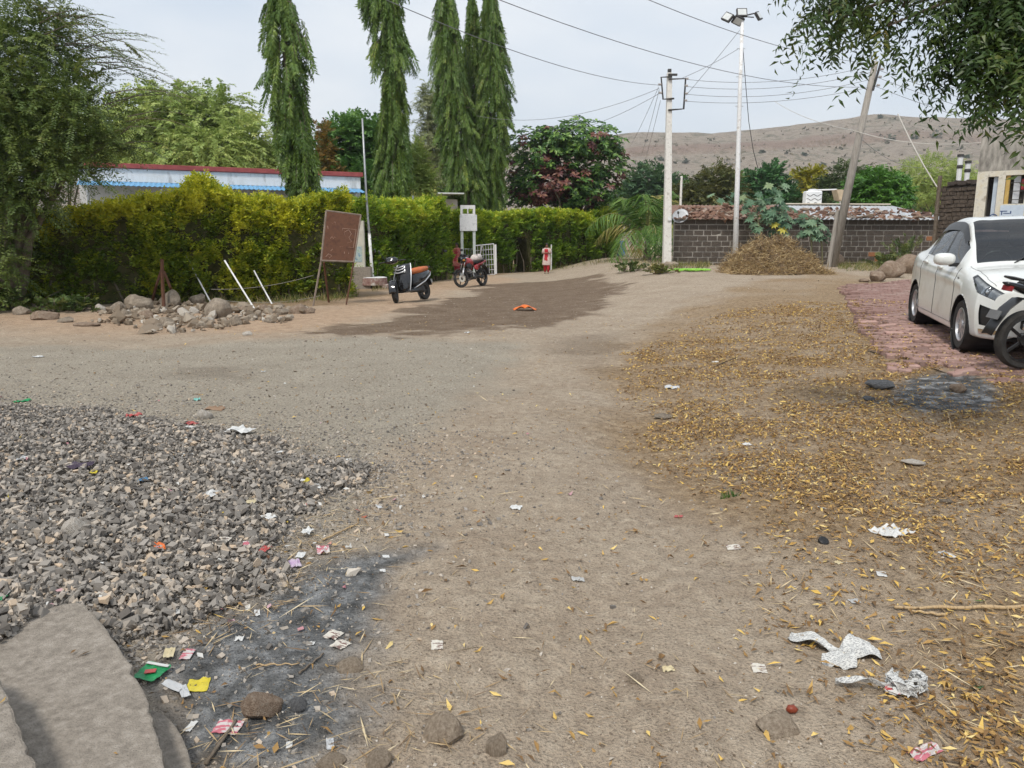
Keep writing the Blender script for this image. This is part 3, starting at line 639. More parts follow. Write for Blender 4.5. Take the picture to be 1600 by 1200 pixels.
def tree(name, label, base, lobes, nsp, nl, Ls, leafL, leafW, m, seed, bark=None, r0=.14, droop=.3, spread=.9, hang=.1, group=None, shell=.4, cat='tree', up=.35, topcol=.0, targets=None, nlimb=5):
    nsp = int(nsp*(1.9 if cat == 'tree' else 1)); leafL = leafL*(1.22 if cat == 'tree' else 1); g = np.random.default_rng(seed); root = empty(name, base, 0, label, cat, group); inv = -np.array(base)
    P, d, c = lobes_pts(lobes, nsp, g, shell)
    Dv = d*np.array((1, 1, .8))+np.array((0, 0, up))+g.normal(0, .35, d.shape)
    # clumped colour, new growth paler towards the tips of the outer twigs
    col = .55*g.uniform(0, 1, nsp)+.45*vn(P[:, 0]*1.3+P[:, 2], P[:, 1]+P[:, 2]*1.7, max(.8, lobes[0][3]*.4), seed)
    part = sprays(P+inv-Dv*Ls*.3, Dv, g.uniform(.6, 1.3, nsp)*Ls, nl, leafL, leafW, g, droop, spread, col, hang)
    leafobj('crown', [part], m, root)
    g3 = G(); tg = targets or [tuple(P[i]+inv) for i in g.choice(nsp, nlimb, replace=False)]+[(l[0]+inv[0], l[1]+inv[1], l[2]+inv[2]) for l in lobes[:4]]
    limbs(g3, (0, 0, -.1), tg, r0*.8, g); g3.build('trunk', bark or M_bark, root, smooth=True)
    return root
def gbase(px, D):
    x = (px-800)/FPX*D*1.0; return (x, D, g1(x, D)-.02)

LM = leafmat
M_feath = LM('feathery_leaf', [(0, (0.039, 0.073, 0.018)), (.4, (0.098, 0.149, 0.034)), (.75, (0.186, 0.235, 0.052)), (1, (0.351, 0.341, 0.075))], .25)
M_acac = LM('acacia_leaf', [(0, (0.141, 0.219, 0.046)), (.45, (0.301, 0.392, 0.100)), (.8, (0.462, 0.520, 0.155)), (1, (0.722, 0.656, 0.255))], .3)
M_dgrn = LM('dark_green_leaf', [(0, (0.041, 0.104, 0.026)), (.5, (0.094, 0.206, 0.048)), (.85, (0.188, 0.338, 0.066)), (1, (0.413, 0.375, 0.075))], .25)
M_pale = LM('pale_leaf', [(0, (0.154, 0.187, 0.077)), (.5, (0.275, 0.308, 0.143)), (1, (0.462, 0.473, 0.275))], .35)
M_asho = LM('ashoka_leaf', [(0, (0.048, 0.098, 0.022)), (.45, (0.109, 0.186, 0.038)), (.8, (0.197, 0.283, 0.054)), (1, (0.417, 0.416, 0.081))], .2, .4)
M_hedge = LM('hedge_leaf', [(0, (0.036, 0.072, 0.009)), (.3, (0.117, 0.188, 0.017)), (.55, (0.277, 0.341, 0.028)), (.8, (0.591, 0.571, 0.040)), (1, (0.780, 0.768, 0.077))], .28)
M_hedge2 = LM('hedge_leaf_green', [(0, (0.039, 0.090, 0.013)), (.35, (0.118, 0.224, 0.022)), (.65, (0.256, 0.385, 0.035)), (.9, (0.513, 0.573, 0.048)), (1, (0.780, 0.681, 0.081))], .28)
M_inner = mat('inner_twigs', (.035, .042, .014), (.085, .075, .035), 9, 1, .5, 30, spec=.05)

# ---- big feathery tree at the left edge
def left_tree():
    base = gbase(20, 17.2)
    lobes = [lob(20, 120, 17, 100, 110), lob(-80, 60, 17.5, 120, 150), lob(110, 165, 16.8, 75, 70), lob(30, 245, 17, 95, 70), lob(140, 215, 16.8, 55, 36), lob(-20, 380, 17.4, 38, 100), lob(-110, 330, 17.5, 100, 160), lob(-45, 450, 17.2, 34, 50), lob(75, 60, 17.2, 55, 60), lob(5, 390, 16.5, 34, 70), lob(25, 300, 16.7, 60, 50), lob(-25, 440, 16.2, 40, 40), lob(110, 262, 16.8, 60, 24), lob(-10, 180, 16.6, 70, 60)]
    r_ = tree('feathery_tree', 'large dark feathery tree overhanging the left end of the hedge', base, lobes, 2200, 44, .8, .08, .30, M_feath, 301, r0=.2, droop=.38, spread=1.0, hang=.05, shell=.42, up=.15, nlimb=14)
    # long arching outer twigs against the sky
    g = np.random.default_rng(302); O = []; Dv = []; Ls = []
    for (px, py, qx, qy) in [(150, 90, 262, 92), (120, 70, 232, 60), (90, 40, 186, 34), (160, 120, 290, 130), (170, 160, 285, 120), (60, 10, 140, 8), (130, 110, 240, 100), (170, 200, 250, 190), (100, 60, 200, 90), (40, 0, 110, 20), (180, 230, 250, 240), (150, 60, 210, 110), (80, 20, 170, 60), (190, 190, 300, 165)]:
        for k in range(5):
            a = np.array(at(px+g.normal(0, 18), py+g.normal(0, 16), 16.8)); b = np.array(at(qx+g.normal(0, 14), qy+g.normal(0, 12), 16.6+g.normal(0, .4)))
            O.append(a); Dv.append(b-a+np.array((0, 0, .35))); Ls.append(np.linalg.norm(b-a)*1.05)
    part = sprays(np.array(O)-np.array(base), np.array(Dv), np.array(Ls), 90, .075, .3, g, .3, 1.0)
    leafobj('outer_twig_leaves', [part], M_feath, r_)
    g3 = G()
    for o_, d_, l_ in zip(O[::2], Dv[::2], Ls[::2]):
        d_ = d_/np.linalg.norm(d_); g3.tube([tuple(o_-np.array(base)+d_*l_*q-np.array((0, 0, .3*l_*q*q))) for q in (0, .35, .7, 1)], [.014, .01, .007, .004], 4)
    g3.build('twigs', M_bark, r_)
left_tree()

# ---- trees standing behind the hedge
BT = 'trees behind the hedge'
tree('acacia_tree', 'pale yellow green tree behind the white parapet', gbase(300, 44), [lob(290, 205, 44, 95, 62), lob(250, 175, 44, 60, 50), lob(390, 225, 43, 62, 52), lob(340, 170, 45, 60, 38), lob(200, 225, 44, 70, 60), lob(430, 245, 43, 40, 40), lob(330, 240, 42, 90, 40)], 1500, 30, 1.3, .20, .36, M_acac, 311, droop=.5, group=BT, up=.2, hang=.3, shell=.45)
tree('round_tree', 'dense dark green tree between the two left weeping columns', gbase(552, 40), [lob(545, 235, 40, 50, 50), lob(590, 240, 40, 30, 45), lob(520, 250, 40, 28, 45), lob(560, 205, 40, 45, 25), lob(560, 280, 39, 60, 30)], 900, 22, .8, .18, .45, M_dgrn, 312, group=BT, shell=.4)
tree('flowering_tree', 'orange tinged bush tree close to the first weeping column', gbase(508, 36), [lob(508, 225, 36, 16, 40), lob(528, 275, 36, 16, 16), lob(500, 260, 36, 20, 30)], 150, 16, .5, .13, .5, LM('orange_flush_leaf', [(0, (.07, .1, .02)), (.5, (.2, .13, .03)), (1, (.42, .2, .03))], .25), 313, group=BT, r0=.06)
tree('wispy_tree', 'pale wispy tree seen between the weeping columns', gbase(672, 46), [lob(672, 190, 46, 22, 62), lob(660, 250, 46, 26, 45), lob(690, 230, 46, 22, 60), lob(668, 150, 46, 14, 26)], 420, 22, .9, .16, .3, M_pale, 314, M_barkl, r0=.1, droop=.5, group=BT, shell=.6)
tree('young_tree', 'light green sapling right beside the second weeping column', gbase(652, 33), [lob(650, 262, 33, 18, 45), lob(664, 285, 33, 16, 25)], 200, 16, .6, .14, .4, M_acac, 315, group=BT, r0=.05)
tree('backing_tree', 'shadowy green tree low behind the paired weeping columns', gbase(640, 52), [lob(640, 270, 52, 70, 40), lob(700, 270, 52, 60, 60), lob(600, 285, 52, 60, 40)], 600, 20, 1.1, .22, .45, M_dgrn, 316, group=BT)
tree('far_left_tree', 'green tree crown behind the feathery tree and the parapet', gbase(120, 50), [lob(120, 210, 50, 110, 70), lob(20, 200, 50, 110, 90), lob(210, 240, 50, 60, 40)], 700, 22, 1.4, .26, .45, M_acac, 317, group=BT)

# ---- weeping ashoka columns
def ashoka(px, D, label, prof, lean, seed, nb, lpb=64, hole=None):
    """prof: (row, centre column, left radius px, right radius px)"""
    g = np.random.default_rng(seed); base = gbase(px, D); root = empty('ashoka_tree', base, 0, label, 'tree', 'weeping ashoka trees')
    rows = [p[0] for p in prof]; bv = np.array(base); k = D/FPX
    z_of = lambda r_: at(px, r_, D).z
    zr = np.array([z_of(r_) for r_ in rows])[::-1]; cx = np.array([at(p[1], p[0], D).x for p in prof])[::-1]
    rl = np.array([p[2]*k*.86 for p in prof])[::-1]; rr = np.array([p[3]*k*.86 for p in prof])[::-1]
    nb = int(nb*1.9); ztop = zr[-1]; zlo = zr[0]; O = []; Dv = []; Ln = []
    parts = []
    zs = zlo+(ztop-zlo)*g.uniform(0, 1, nb)**.95; a = g.uniform(0, 2*math.pi, nb)
    rad = np.where(np.cos(a) < 0, np.interp(zs, zr, rl), np.interp(zs, zr, rr))
    rad = rad*(np.abs(np.cos(a))*1+np.abs(np.sin(a))*.9)*np.where(g.uniform(0, 1, nb) < .12, g.uniform(1.0, 1.22, nb), g.uniform(.4, 1.0, nb))
    cxx = np.interp(zs, zr, cx); hang = np.exp(g.normal(-.45, .38, nb)).clip(.3, 1.7)
    O = np.stack([cxx+np.cos(a)*rad*.72, base[1]+np.sin(a)*rad*.72, zs+hang*.5], 1)
    E = np.stack([cxx+np.cos(a)*rad*1.05, base[1]+np.sin(a)*rad*1.05, zs-hang*.5], 1)
    if hole: kp = ~hole(zs, a, g.uniform(0, 1, nb), z_of); O, E, zs, a, hang, rad = O[kp], E[kp], zs[kp], a[kp], hang[kp], rad[kp]
    col = .6*g.uniform(0, 1, len(O))+.4*vn(O[:, 0]*2, O[:, 2]*1.2, .6, seed)
    parts.append(sprays(O-bv, E-O, np.linalg.norm(E-O, axis=1), int(lpb*.95), .185, .23, g, .12, .85, col, .48, .3, bend=.45))
    leafobj('foliage', parts, M_asho, root)
    g3 = G(); pts = [(0, 0, -.1)]+[(float(np.interp(z, zr, cx))-base[0], 0, z-base[2]) for z in np.linspace(max(zlo-.6, base[2]+1), ztop, 8)]
    g3.tube(pts, list(np.linspace(.17, .03, len(pts))), 9); g3.build('trunk', M_bark, root, smooth=True)
    g3 = G()
    for i in range(0, len(O), 3):
        c0 = (float(np.interp(O[i, 2]+.15, zr, cx))-base[0], 0, O[i, 2]+.15-base[2]); g3.tube([c0, tuple(O[i]-bv), tuple(E[i]-bv)], [.016, .012, .004], 4, cap=False)
    g3.build('hanging_branches', M_bark, root)
ashoka(455, 24.5, 'leftmost weeping ashoka with loose drooping branches on its right', [(-130, 436, 4, 4), (-40, 438, 10, 10), (10, 440, 20, 18), (50, 443, 30, 30), (90, 447, 36, 38), (130, 450, 38, 42), (155, 452, 34, 26), (190, 457, 26, 22), (230, 463, 26, 28), (270, 469, 26, 32), (305, 476, 20, 26)], 0, 321, 430, 60,
       hole=lambda z, a, u, zo: (z > zo(0, 150, 0) if False else (z > zo(165)) & (z < zo(-20)) & (u < .42)))
ashoka(612, 31, 'second weeping ashoka with a ragged forked top', [(-150, 598, 10, 10), (-60, 598, 36, 30), (0, 599, 36, 28), (30, 603, 28, 24), (60, 606, 26, 26), (95, 611, 32, 34), (120, 615, 17, 19), (170, 615, 20, 20), (220, 614, 25, 25), (270, 614, 28, 29), (310, 620, 28, 30)], 0, 322, 560, 60,
       hole=lambda z, a, u, zo: (z > zo(128)) & (z < zo(20)) & (np.cos(a) < -.2) & (u < .45))
ashoka(712, 39, 'third weeping ashoka, left column of the close trio', [(-20, 696, 4, 6), (10, 697, 16, 14), (50, 699, 22, 20), (100, 702, 25, 22), (150, 706, 26, 26), (200, 712, 27, 30), (250, 720, 28, 32), (300, 728, 28, 30), (322, 734, 24, 24)], 0, 323, 620, 56)
ashoka(740, 41, 'fourth weeping ashoka, slim middle column of the close trio', [(0, 737, 4, 4), (25, 738, 8, 9), (60, 740, 14, 13), (110, 742, 18, 18), (160, 742, 20, 20), (220, 744, 22, 22), (300, 746, 22, 22)], 0, 324, 380, 52)
ashoka(768, 40, 'fifth weeping ashoka, right column of the close trio', [(-12, 764, 4, 4), (12, 766, 12, 11), (50, 769, 18, 18), (100, 771, 22, 25), (150, 771, 24, 28), (190, 770, 24, 31), (230, 770, 24, 22), (280, 768, 22, 20), (325, 768, 20, 20)], 0, 325, 600, 56)

# ---- red and green almond tree
def almond():
    g = np.random.default_rng(331); D = 44; base = gbase(890, D); root = empty('almond_tree', base, 0, 'broad almond tree with large red and green leaves by the lane', 'tree'); bv = np.array(base)
    lobes = [lob(905, 222, D, 70, 34), lob(840, 245, D, 62, 44), lob(935, 262, D, 50, 40), lob(870, 290, D, 75, 40), lob(820, 300, D, 40, 30), lob(930, 300, D, 44, 30), lob(950, 225, D, 32, 22), lob(905, 320, D, 45, 22), lob(860, 220, D, 40, 22)]
    NR = 1500; P, d, c = lobes_pts(lobes, NR, g, .35); n = 9
    a = g.uniform(0, 6.28, (NR, 1))+np.arange(n)[None]*2*math.pi/n; el = g.normal(.05, .25, (NR, n))
    ax = d*.5+np.array((0, -.15, .8)); ax /= np.linalg.norm(ax, axis=1)[:, None]; t1 = np.cross(ax, unit(NR, g)); t1 /= np.linalg.norm(t1, axis=1)[:, None]; t2 = np.cross(ax, t1)
    Dl = t1[:, None]*np.cos(a)[..., None]+t2[:, None]*np.sin(a)[..., None]+ax[:, None]*el[..., None]
    U = np.repeat(ax[:, None], n, 1)+g.normal(0, .2, (NR, n, 3))
    red = (vn(P[:, 0]*1.2, P[:, 2]*1.6, .9, 332)+.30*g.uniform(-1, 1, NR)+.10*(P[:, 2]-P[:, 2].mean() < 0)) > .74
    cc = np.where(red[:, None], g.uniform(.62, 1, (NR, n)), g.uniform(0, .56, (NR, n)))
    v = leaves(np.repeat((P-bv)[:, None], n, 1).reshape(-1, 3), Dl.reshape(-1, 3), U.reshape(-1, 3), g.uniform(.24, .40, NR*n), g.uniform(.12, .19, NR*n), cc.ravel(), .25, .62)
    m = LM('almond_leaf', [(0, (0.032, 0.081, 0.024)), (.3, (0.089, 0.193, 0.040)), (.56, (0.241, 0.378, 0.081)), (.62, (0.10, 0.040, 0.042)), (.82, (0.17, 0.062, 0.058)), (1, (0.32, 0.16, 0.10))], .2, .4)
    leafobj('crown', [v], m, root); g3 = G()
    limbs(g3, (0, 0, -.1), [tuple(P[i]-bv) for i in range(0, NR, 60)], .17, g, .5); g3.build('trunk', M_bark, root, smooth=True)
almond()

# ---- trees beyond the stone house
VT = 'trees below the hill'
tree('roadside_tree', 'blue green trees just right of the red leaved almond, far off', gbase(1010, 75), [lob(1015, 285, 75, 34, 30), lob(990, 305, 75, 30, 30), lob(1040, 300, 75, 30, 28), lob(1010, 320, 75, 40, 20)], 600, 20, 1.2, .26, .5, LM('bluegreen_leaf', [(0, (0.042, 0.098, 0.049)), (.6, (0.091, 0.175, 0.077)), (1, (0.182, 0.266, 0.098))], .2), 341, group=VT)
tree('olive_tree', 'olive brown tree behind the white floodlight pole, left side', gbase(1100, 62), [lob(1118, 285, 62, 26, 30), lob(1095, 305, 62, 34, 30), lob(1140, 300, 62, 26, 32), lob(1070, 315, 62, 30, 26)], 420, 20, 1.0, .22, .45, LM('olive_leaf', [(0, (.05, .065, .02)), (.6, (.125, .135, .04)), (1, (.25, .22, .07))], .25), 342, group=VT)
tree('bushy_tree', 'dense green round tree right of the white floodlight pole', gbase(1205, 66), [lob(1205, 280, 66, 28, 26), lob(1180, 295, 66, 26, 28), lob(1225, 300, 66, 20, 26), lob(1195, 315, 66, 40, 20)], 420, 20, 1.0, .24, .5, LM('deep_leaf', [(0, (0.028, 0.084, 0.035)), (.6, (0.070, 0.182, 0.056)), (1, (0.154, 0.294, 0.084))], .2), 343, group=VT)
tree('broad_tree', 'wide dull green tree behind the white water tank', gbase(1295, 68), [lob(1290, 300, 68, 40, 30), lob(1320, 285, 68, 34, 36), lob(1255, 310, 68, 34, 26), lob(1300, 320, 68, 60, 20)], 520, 20, 1.1, .24, .45, LM('dull_leaf', [(0, (.035, .06, .018)), (.6, (.085, .125, .035)), (1, (.17, .2, .06))], .25), 344, group=VT)
tree('flowering_papaya', 'small tree with bright yellow green tufted crown above the water tank', gbase(1265, 50), [lob(1252, 272, 50, 14, 8), lob(1275, 268, 50, 14, 8), lob(1262, 290, 50, 8, 12)], 70, 14, .45, .2, .5, LM('yellow_leaf', [(0, (.16, .2, .03)), (.6, (.36, .34, .04)), (1, (.55, .45, .05))], .3), 345, group=VT, r0=.05)
tree('mango_tree', 'glossy dense mango tree just behind the tin roof', gbase(1368, 38), [lob(1368, 292, 38, 44, 28), lob(1345, 305, 38, 30, 22), lob(1395, 300, 38, 28, 24), lob(1370, 315, 38, 46, 14)], 700, 18, .5, .19, .3, LM('mango_leaf', [(0, (0.033, 0.098, 0.016)), (.5, (0.078, 0.202, 0.029)), (.85, (0.156, 0.305, 0.046)), (1, (0.286, 0.416, 0.078))], .25, .35), 346, group=VT, hang=.55, shell=.3)
tree('thorn_tree', 'light green feathery thorn tree behind the mango tree', gbase(1460, 58), [lob(1455, 268, 58, 46, 26), lob(1420, 285, 58, 40, 26), lob(1500, 285, 58, 40, 26), lob(1470, 300, 58, 70, 22)], 900, 24, 1.1, .14, .3, M_acac, 347, group=VT, shell=.35)
tree('corner_tree', 'green tree crown showing between thorn tree and right building', gbase(1540, 70), [lob(1530, 285, 70, 34, 26), lob(1570, 280, 70, 40, 34)], 260, 20, 1.2, .22, .4, M_acac, 348, group=VT)
tree('filler_tree', 'low dark green tree line bush between olive and round trees', gbase(1160, 80), [lob(1150, 305, 80, 60, 30), lob(1050, 312, 80, 60, 34), lob(1230, 312, 80, 56, 26), lob(1330, 312, 80, 70, 28), lob(1420, 312, 80, 70, 24), lob(985, 318, 80, 40, 26)], 1700, 18, 1.3, .34, .5, M_dgrn, 349, group=VT)
# scrub dotted over the hill
g = np.random.default_rng(351)
M_scrub = LM('scrub_leaf', [(0, (.05, .075, .045)), (.6, (.095, .125, .07)), (1, (.16, .17, .10))], .1)
spots = [(1365, .80, 15, 9, 'round green bush left of the three on the rock band'), (1404, .80, 12, 9, 'middle green bush of the three on the rock band'), (1435, .80, 15, 12, 'right green bush of the three on the rock band'),
 (1062, .45, 12, 12, 'small green tree on the lower slope left of the concrete pole'), (1074, .30, 15, 13, 'green tree on the lower slope right of the concrete pole'), (1100, .28, 12, 9, 'pale bush in the gully between the poles'), (1090, .56, 11, 8, 'bush half way up the slope between the poles'), (1135, .55, 10, 6, 'flat bush right of the gully'),
 (1199, .56, 13, 5, 'low scrub right of the floodlight pole on the slope'), (1275, .62, 8, 5, 'small scrub bush left of the leaning pole on the slope'), (1240, .48, 9, 4, 'tiny scrub bush on the lower slope'), (1345, .97, 6, 5, 'tiny bush on the hill crest beside the leaning pole'), (1062, .70, 9, 7, 'bush high on the slope above the wire bracket'), (1110, .40, 14, 8, 'broad scrub in the gully'), (1055, .25, 16, 12, 'thicket at the foot of the slope'), (1150, .36, 10, 7, 'grey green bush behind the floodlight pole'), (1180, .75, 7, 4, 'faint bush high on the slope'), (1300, .40, 8, 5, 'dry bush low on the slope'), (1240, .70, 7, 4, 'lone tuft in the middle of the slope'), (1480, .60, 8, 4, 'small tuft on the slope above the thorn tree'), (1020, .72, 8, 5, 'scrub above the almond tree crown')]
for px, u, wx, wy, lab in spots:
    p = hill_at(px, u); k = p.y/FPX; lbs = [(p.x, p.y, p.z+wy*k*.5, wx*k*.55, wx*k*.5, wy*k*.55), (p.x+wx*k*.3, p.y, p.z+wy*k*.4, wx*k*.35, wx*k*.3, wy*k*.4)]
    tree('hill_bush', lab, tuple(p), lbs, 46, 9, 1.6, .9, .6, M_scrub, int(px*7+u*100), r0=.2, group='scrub on the hill', cat='bush', nlimb=2)

# ---- young coconut palm beside the lane
def palm(px, py, D, label, nf, Lf, seed, name='palm_tree'):
    g = np.random.default_rng(seed); base = gbase(px, D); root = empty(name, base, 0, label, 'palm')
    g3 = G(); g3.tube([(0, 0, 0), (.02, 0, .6), (0, 0, 1.3)], [.2, .16, .1], 9); g3.build('trunk', M_bark, root, smooth=True)
    for f in range(nf):
        a = 2*math.pi*f/nf*2.4+g.normal(0, .2); el = g.uniform(.45, 1.35); L0 = Lf*g.uniform(.75, 1.1); n = 34
        t = np.linspace(0, 1, n); hor = np.cos(el)*t*L0*(1-.1*t); ver = np.sin(el)*t*L0-(.55+.5*math.cos(el))*L0*t**2.2*.75
        X = np.stack([np.cos(a)*hor, np.sin(a)*hor, 1.1+ver], 1); tan = np.gradient(X, axis=0); tan /= np.linalg.norm(tan, axis=1)[:, None]
        side = np.cross(tan, np.array((0, 0, 1.))); side /= np.maximum(np.linalg.norm(side, axis=1), 1e-5)[:, None]
        pr = []
        old = g.uniform(0, 1) < .15
        for sg in (1, -1):
            D_ = side*sg*.75+tan*.55-np.array((0, 0, .55))+g.normal(0, .1, (n, 3)); Ll = Lf*.26*np.sin(np.pi*(.12+.85*t))**.6
            pr.append(leaves(X[5:], D_[5:], (np.cross(side, tan)+.01)[5:], Ll[5:], .07, np.clip((.95 if old else .25)+g.normal(0, .12, n-5), 0, 1), .35, .3))
        fo = leafobj('frond', pr, M_palm, root)
        g4 = G(); g4.tube([tuple(x) for x in X[::4]], list(np.linspace(.03, .006, len(X[::4]))), 5); g4.build('frond_rib', M_palmr, fo)
M_palm = LM('palm_leaf', [(0, (0.052, 0.117, 0.019)), (.4, (0.124, 0.221, 0.039)), (.75, (0.260, 0.312, 0.078)), (1, (0.468, 0.390, 0.130))], .25)
M_palmr = mat('palm_rib', (.2, .22, .07), (.26, .24, .09), 5, .6)
palm(1008, 383, 38, 'young coconut palm with drooping fronds beside the lane', 26, 5.0, 361)
palm(1128, 352, 39, 'small palm rising behind the stone house roof', 14, 3.4, 362, 'small_palm')

def hill_scrub():
    g = np.random.default_rng(371); n = 2000; pts = []
    for _ in range(n):
        j = int(8+58*g.uniform()**.8); i = g.integers(60, 230); p = HILL[j, i].copy(); pts.append(p+np.array((g.normal(0, 3), 0, .1)))
    P = np.array(pts); S = np.exp(g.normal(-.35, .5, n)).clip(.3, 2.2); k = 10
    O = np.repeat(P[:, None], k, 1)+g.normal(0, .35, (n, k, 3))*S[:, None, None]; D = unit(n*k, g); D[:, 2] = np.abs(D[:, 2])
    v = leaves(O.reshape(-1, 3), D, unit(n*k, g), np.repeat(S, k)*1.1, np.repeat(S, k)*.8, np.repeat(g.uniform(0, 1, n), k))
    tag(leafobj('hill_scrub', [v], LM('dry_scrub', [(0, (.06, .065, .035)), (.5, (.12, .11, .06)), (1, (.2, .16, .09))], .1)), 'dry scrub tufts speckling the whole hillside', 'scrub', kind='stuff')
hill_scrub()
# ================================================================ HEDGES AND WEEDS
def hedge(name, label, pts, hts, depth, dens, m, seed, leafL=.062, tuft=(), gaps=()):
    """pts: front foot line (x, y) points left to right, hts: heights there"""
    g = np.random.default_rng(seed); pts = np.array(pts, float); seg = np.linalg.norm(np.diff(pts, axis=0), axis=1); cum = np.concatenate([[0], np.cumsum(seg)]); Lg = cum[-1]
    base = (pts[0, 0], pts[0, 1], g1(*pts[0])); bv = np.array(base); root = empty(name, base, 0, label, 'hedge')
    def line(s): return np.stack([np.interp(s, cum, pts[:, 0]), np.interp(s, cum, pts[:, 1])], 1)
    def H(s):
        h = np.interp(s, cum, hts)+.34*(vn(s, s*0, .9, seed)-.5)+.26*(vn(s, s*0, .35, seed+1)-.5)
        for c, w_, a in tuft: h = h+a*np.exp(-((s-c)/w_)**2)
        return h
    n = int(dens*Lg*2.5); s = g.uniform(-.1, Lg+.1, n); wh = g.uniform(0, 1, n)
    tl = line(np.clip(s+.1, 0, Lg))-line(np.clip(s-.1, 0, Lg)); tl /= np.maximum(np.linalg.norm(tl, axis=1), 1e-6)[:, None]; nr = np.stack([tl[:, 1], -tl[:, 0]], 1)
    h = H(s); v = g.uniform(0, 1, n)**.85
    bul = .40*(vn(s, v*h, .8, seed+2)-.5)+.34*(vn(s, v*h, .33, seed+3)-.5)
    top = wh < .24
    u = np.where(top, g.uniform(0, depth, n), 0)
    off = np.where(top, -u, bul-.25*(v > .9)*(v-.9)*10-.12*(v < .12)+g.uniform(-.18, .02, n))
    z = np.where(top, h+.15*(vn(s, u, .3, seed+4)-.5), v*h)
    # end faces
    ef = (g.uniform(0, 1, n) < .10) & ~top; s = np.where(ef, np.where(g.uniform(0, 1, n) < .5, -.05, Lg+.05), s); off = np.where(ef, -g.uniform(0, depth, n), off)
    B = line(np.clip(s, 0, Lg)); B = B+tl*(s-np.clip(s, 0, Lg))[:, None]+nr*off[:, None]
    keep = ~((vn(s, z, .42, seed+8) < .36) & (z < .75*h) & ~top & (g.uniform(0, 1, n) < .75))
    for (a, b, zz) in gaps: keep &= ~((s > a) & (s < b) & (z < zz))
    gr = gz(B[:, 0], B[:, 1]); P = np.stack([B[:, 0], B[:, 1], gr+z], 1)
    Dv = np.stack([nr[:, 0]*.8, nr[:, 1]*.8, np.full(n, .75)], 1)*np.where(top, .35, 1)[:, None]; Dv[:, 2] += np.where(top, .8, 0); Dv += g.normal(0, .45, (n, 3))
    # new yellow growth: upper shoots and the shoots that stand proud of the clipped face
    c = .30*g.uniform(0, 1, n)+.30*vn(s, z, .55, seed+5)+.16*np.clip(bul/.2+.5, 0, 1)+.30*sm(.5, 1.0, z/np.maximum(h, .1))+.05
    P, Dv, c = P[keep], Dv[keep], np.clip((c[keep]-.42)*1.6+.36, 0, 1)
    part = sprays(P-bv-Dv*.10, Dv, g.uniform(.16, .44, len(P)), 12, leafL*1.5, .5, g, .12, .9, c, -.05, .3, .28)
    leafobj('foliage', [part], m, root)
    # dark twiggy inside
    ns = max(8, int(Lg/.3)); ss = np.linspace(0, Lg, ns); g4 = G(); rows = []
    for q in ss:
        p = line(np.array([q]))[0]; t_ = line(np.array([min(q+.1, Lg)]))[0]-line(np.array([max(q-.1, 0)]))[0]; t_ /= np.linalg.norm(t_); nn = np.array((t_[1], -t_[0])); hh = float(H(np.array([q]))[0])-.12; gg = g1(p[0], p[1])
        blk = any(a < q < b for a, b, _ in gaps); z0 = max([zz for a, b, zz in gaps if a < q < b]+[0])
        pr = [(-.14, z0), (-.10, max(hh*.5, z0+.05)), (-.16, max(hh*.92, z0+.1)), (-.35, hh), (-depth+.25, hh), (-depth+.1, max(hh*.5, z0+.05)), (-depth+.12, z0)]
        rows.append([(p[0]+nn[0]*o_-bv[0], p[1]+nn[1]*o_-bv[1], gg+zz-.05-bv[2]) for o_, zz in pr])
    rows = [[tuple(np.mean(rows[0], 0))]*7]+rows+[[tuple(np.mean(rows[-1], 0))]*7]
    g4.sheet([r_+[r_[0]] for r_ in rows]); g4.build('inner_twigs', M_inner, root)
    g5 = G(); 
    for q in np.arange(.2, Lg, .45):
        p = line(np.array([q]))[0]; zz = g1(p[0], p[1]); g5.tube([(p[0]-bv[0]+g.normal(0, .1), p[1]+.2-bv[1], zz-bv[2]-.05), (p[0]-bv[0], p[1]+.12-bv[1], zz-bv[2]+.5), (p[0]-bv[0]+g.normal(0, .15), p[1]+.3-bv[1], zz-bv[2]+1.3)], [.03, .024, .012], 5)
    g5.build('stems', M_bark, root); return root
def P2(px, py): p = gp(px, py); return (p.x, p.y)
def col(px, D): return ((px-800)/FPX*D, D)
A0, A1, A2 = col(30, 17.6), col(300, 18.8), col(548, 20.6)
hedge('duranta_hedge', 'long golden green clipped hedge behind the stone pile', [A0, A1, A2], [2.25, 2.5, 2.55], 1.3, 470, M_hedge, 401, tuft=((4.0, .55, .45), (8.2, .3, .35), (.5, 1.0, -.35)))
B0, B1 = col(586, 25.2), col(704, 30.6)
hedge('duranta_hedge', 'hedge block behind the scooter between flagpole and gate', [B0, (B0[0]*.45+B1[0]*.55-.1, B0[1]*.45+B1[1]*.55), B1], [2.75, 2.8, 2.75], 1.4, 430, M_hedge2, 402, .07, tuft=((.9, .25, -.25), (5.2, .5, .35)))
C0, C1, C2 = col(722, 36.0), col(860, 39.5), col(958, 44.0)
hedge('duranta_hedge', 'far green hedge running along the lane behind the red dressed woman', [C0, C1, C2], [2.75, 2.85, 2.45], 1.5, 360, M_hedge2, 403, .085, gaps=((3.35, 4.35, 1.75),))

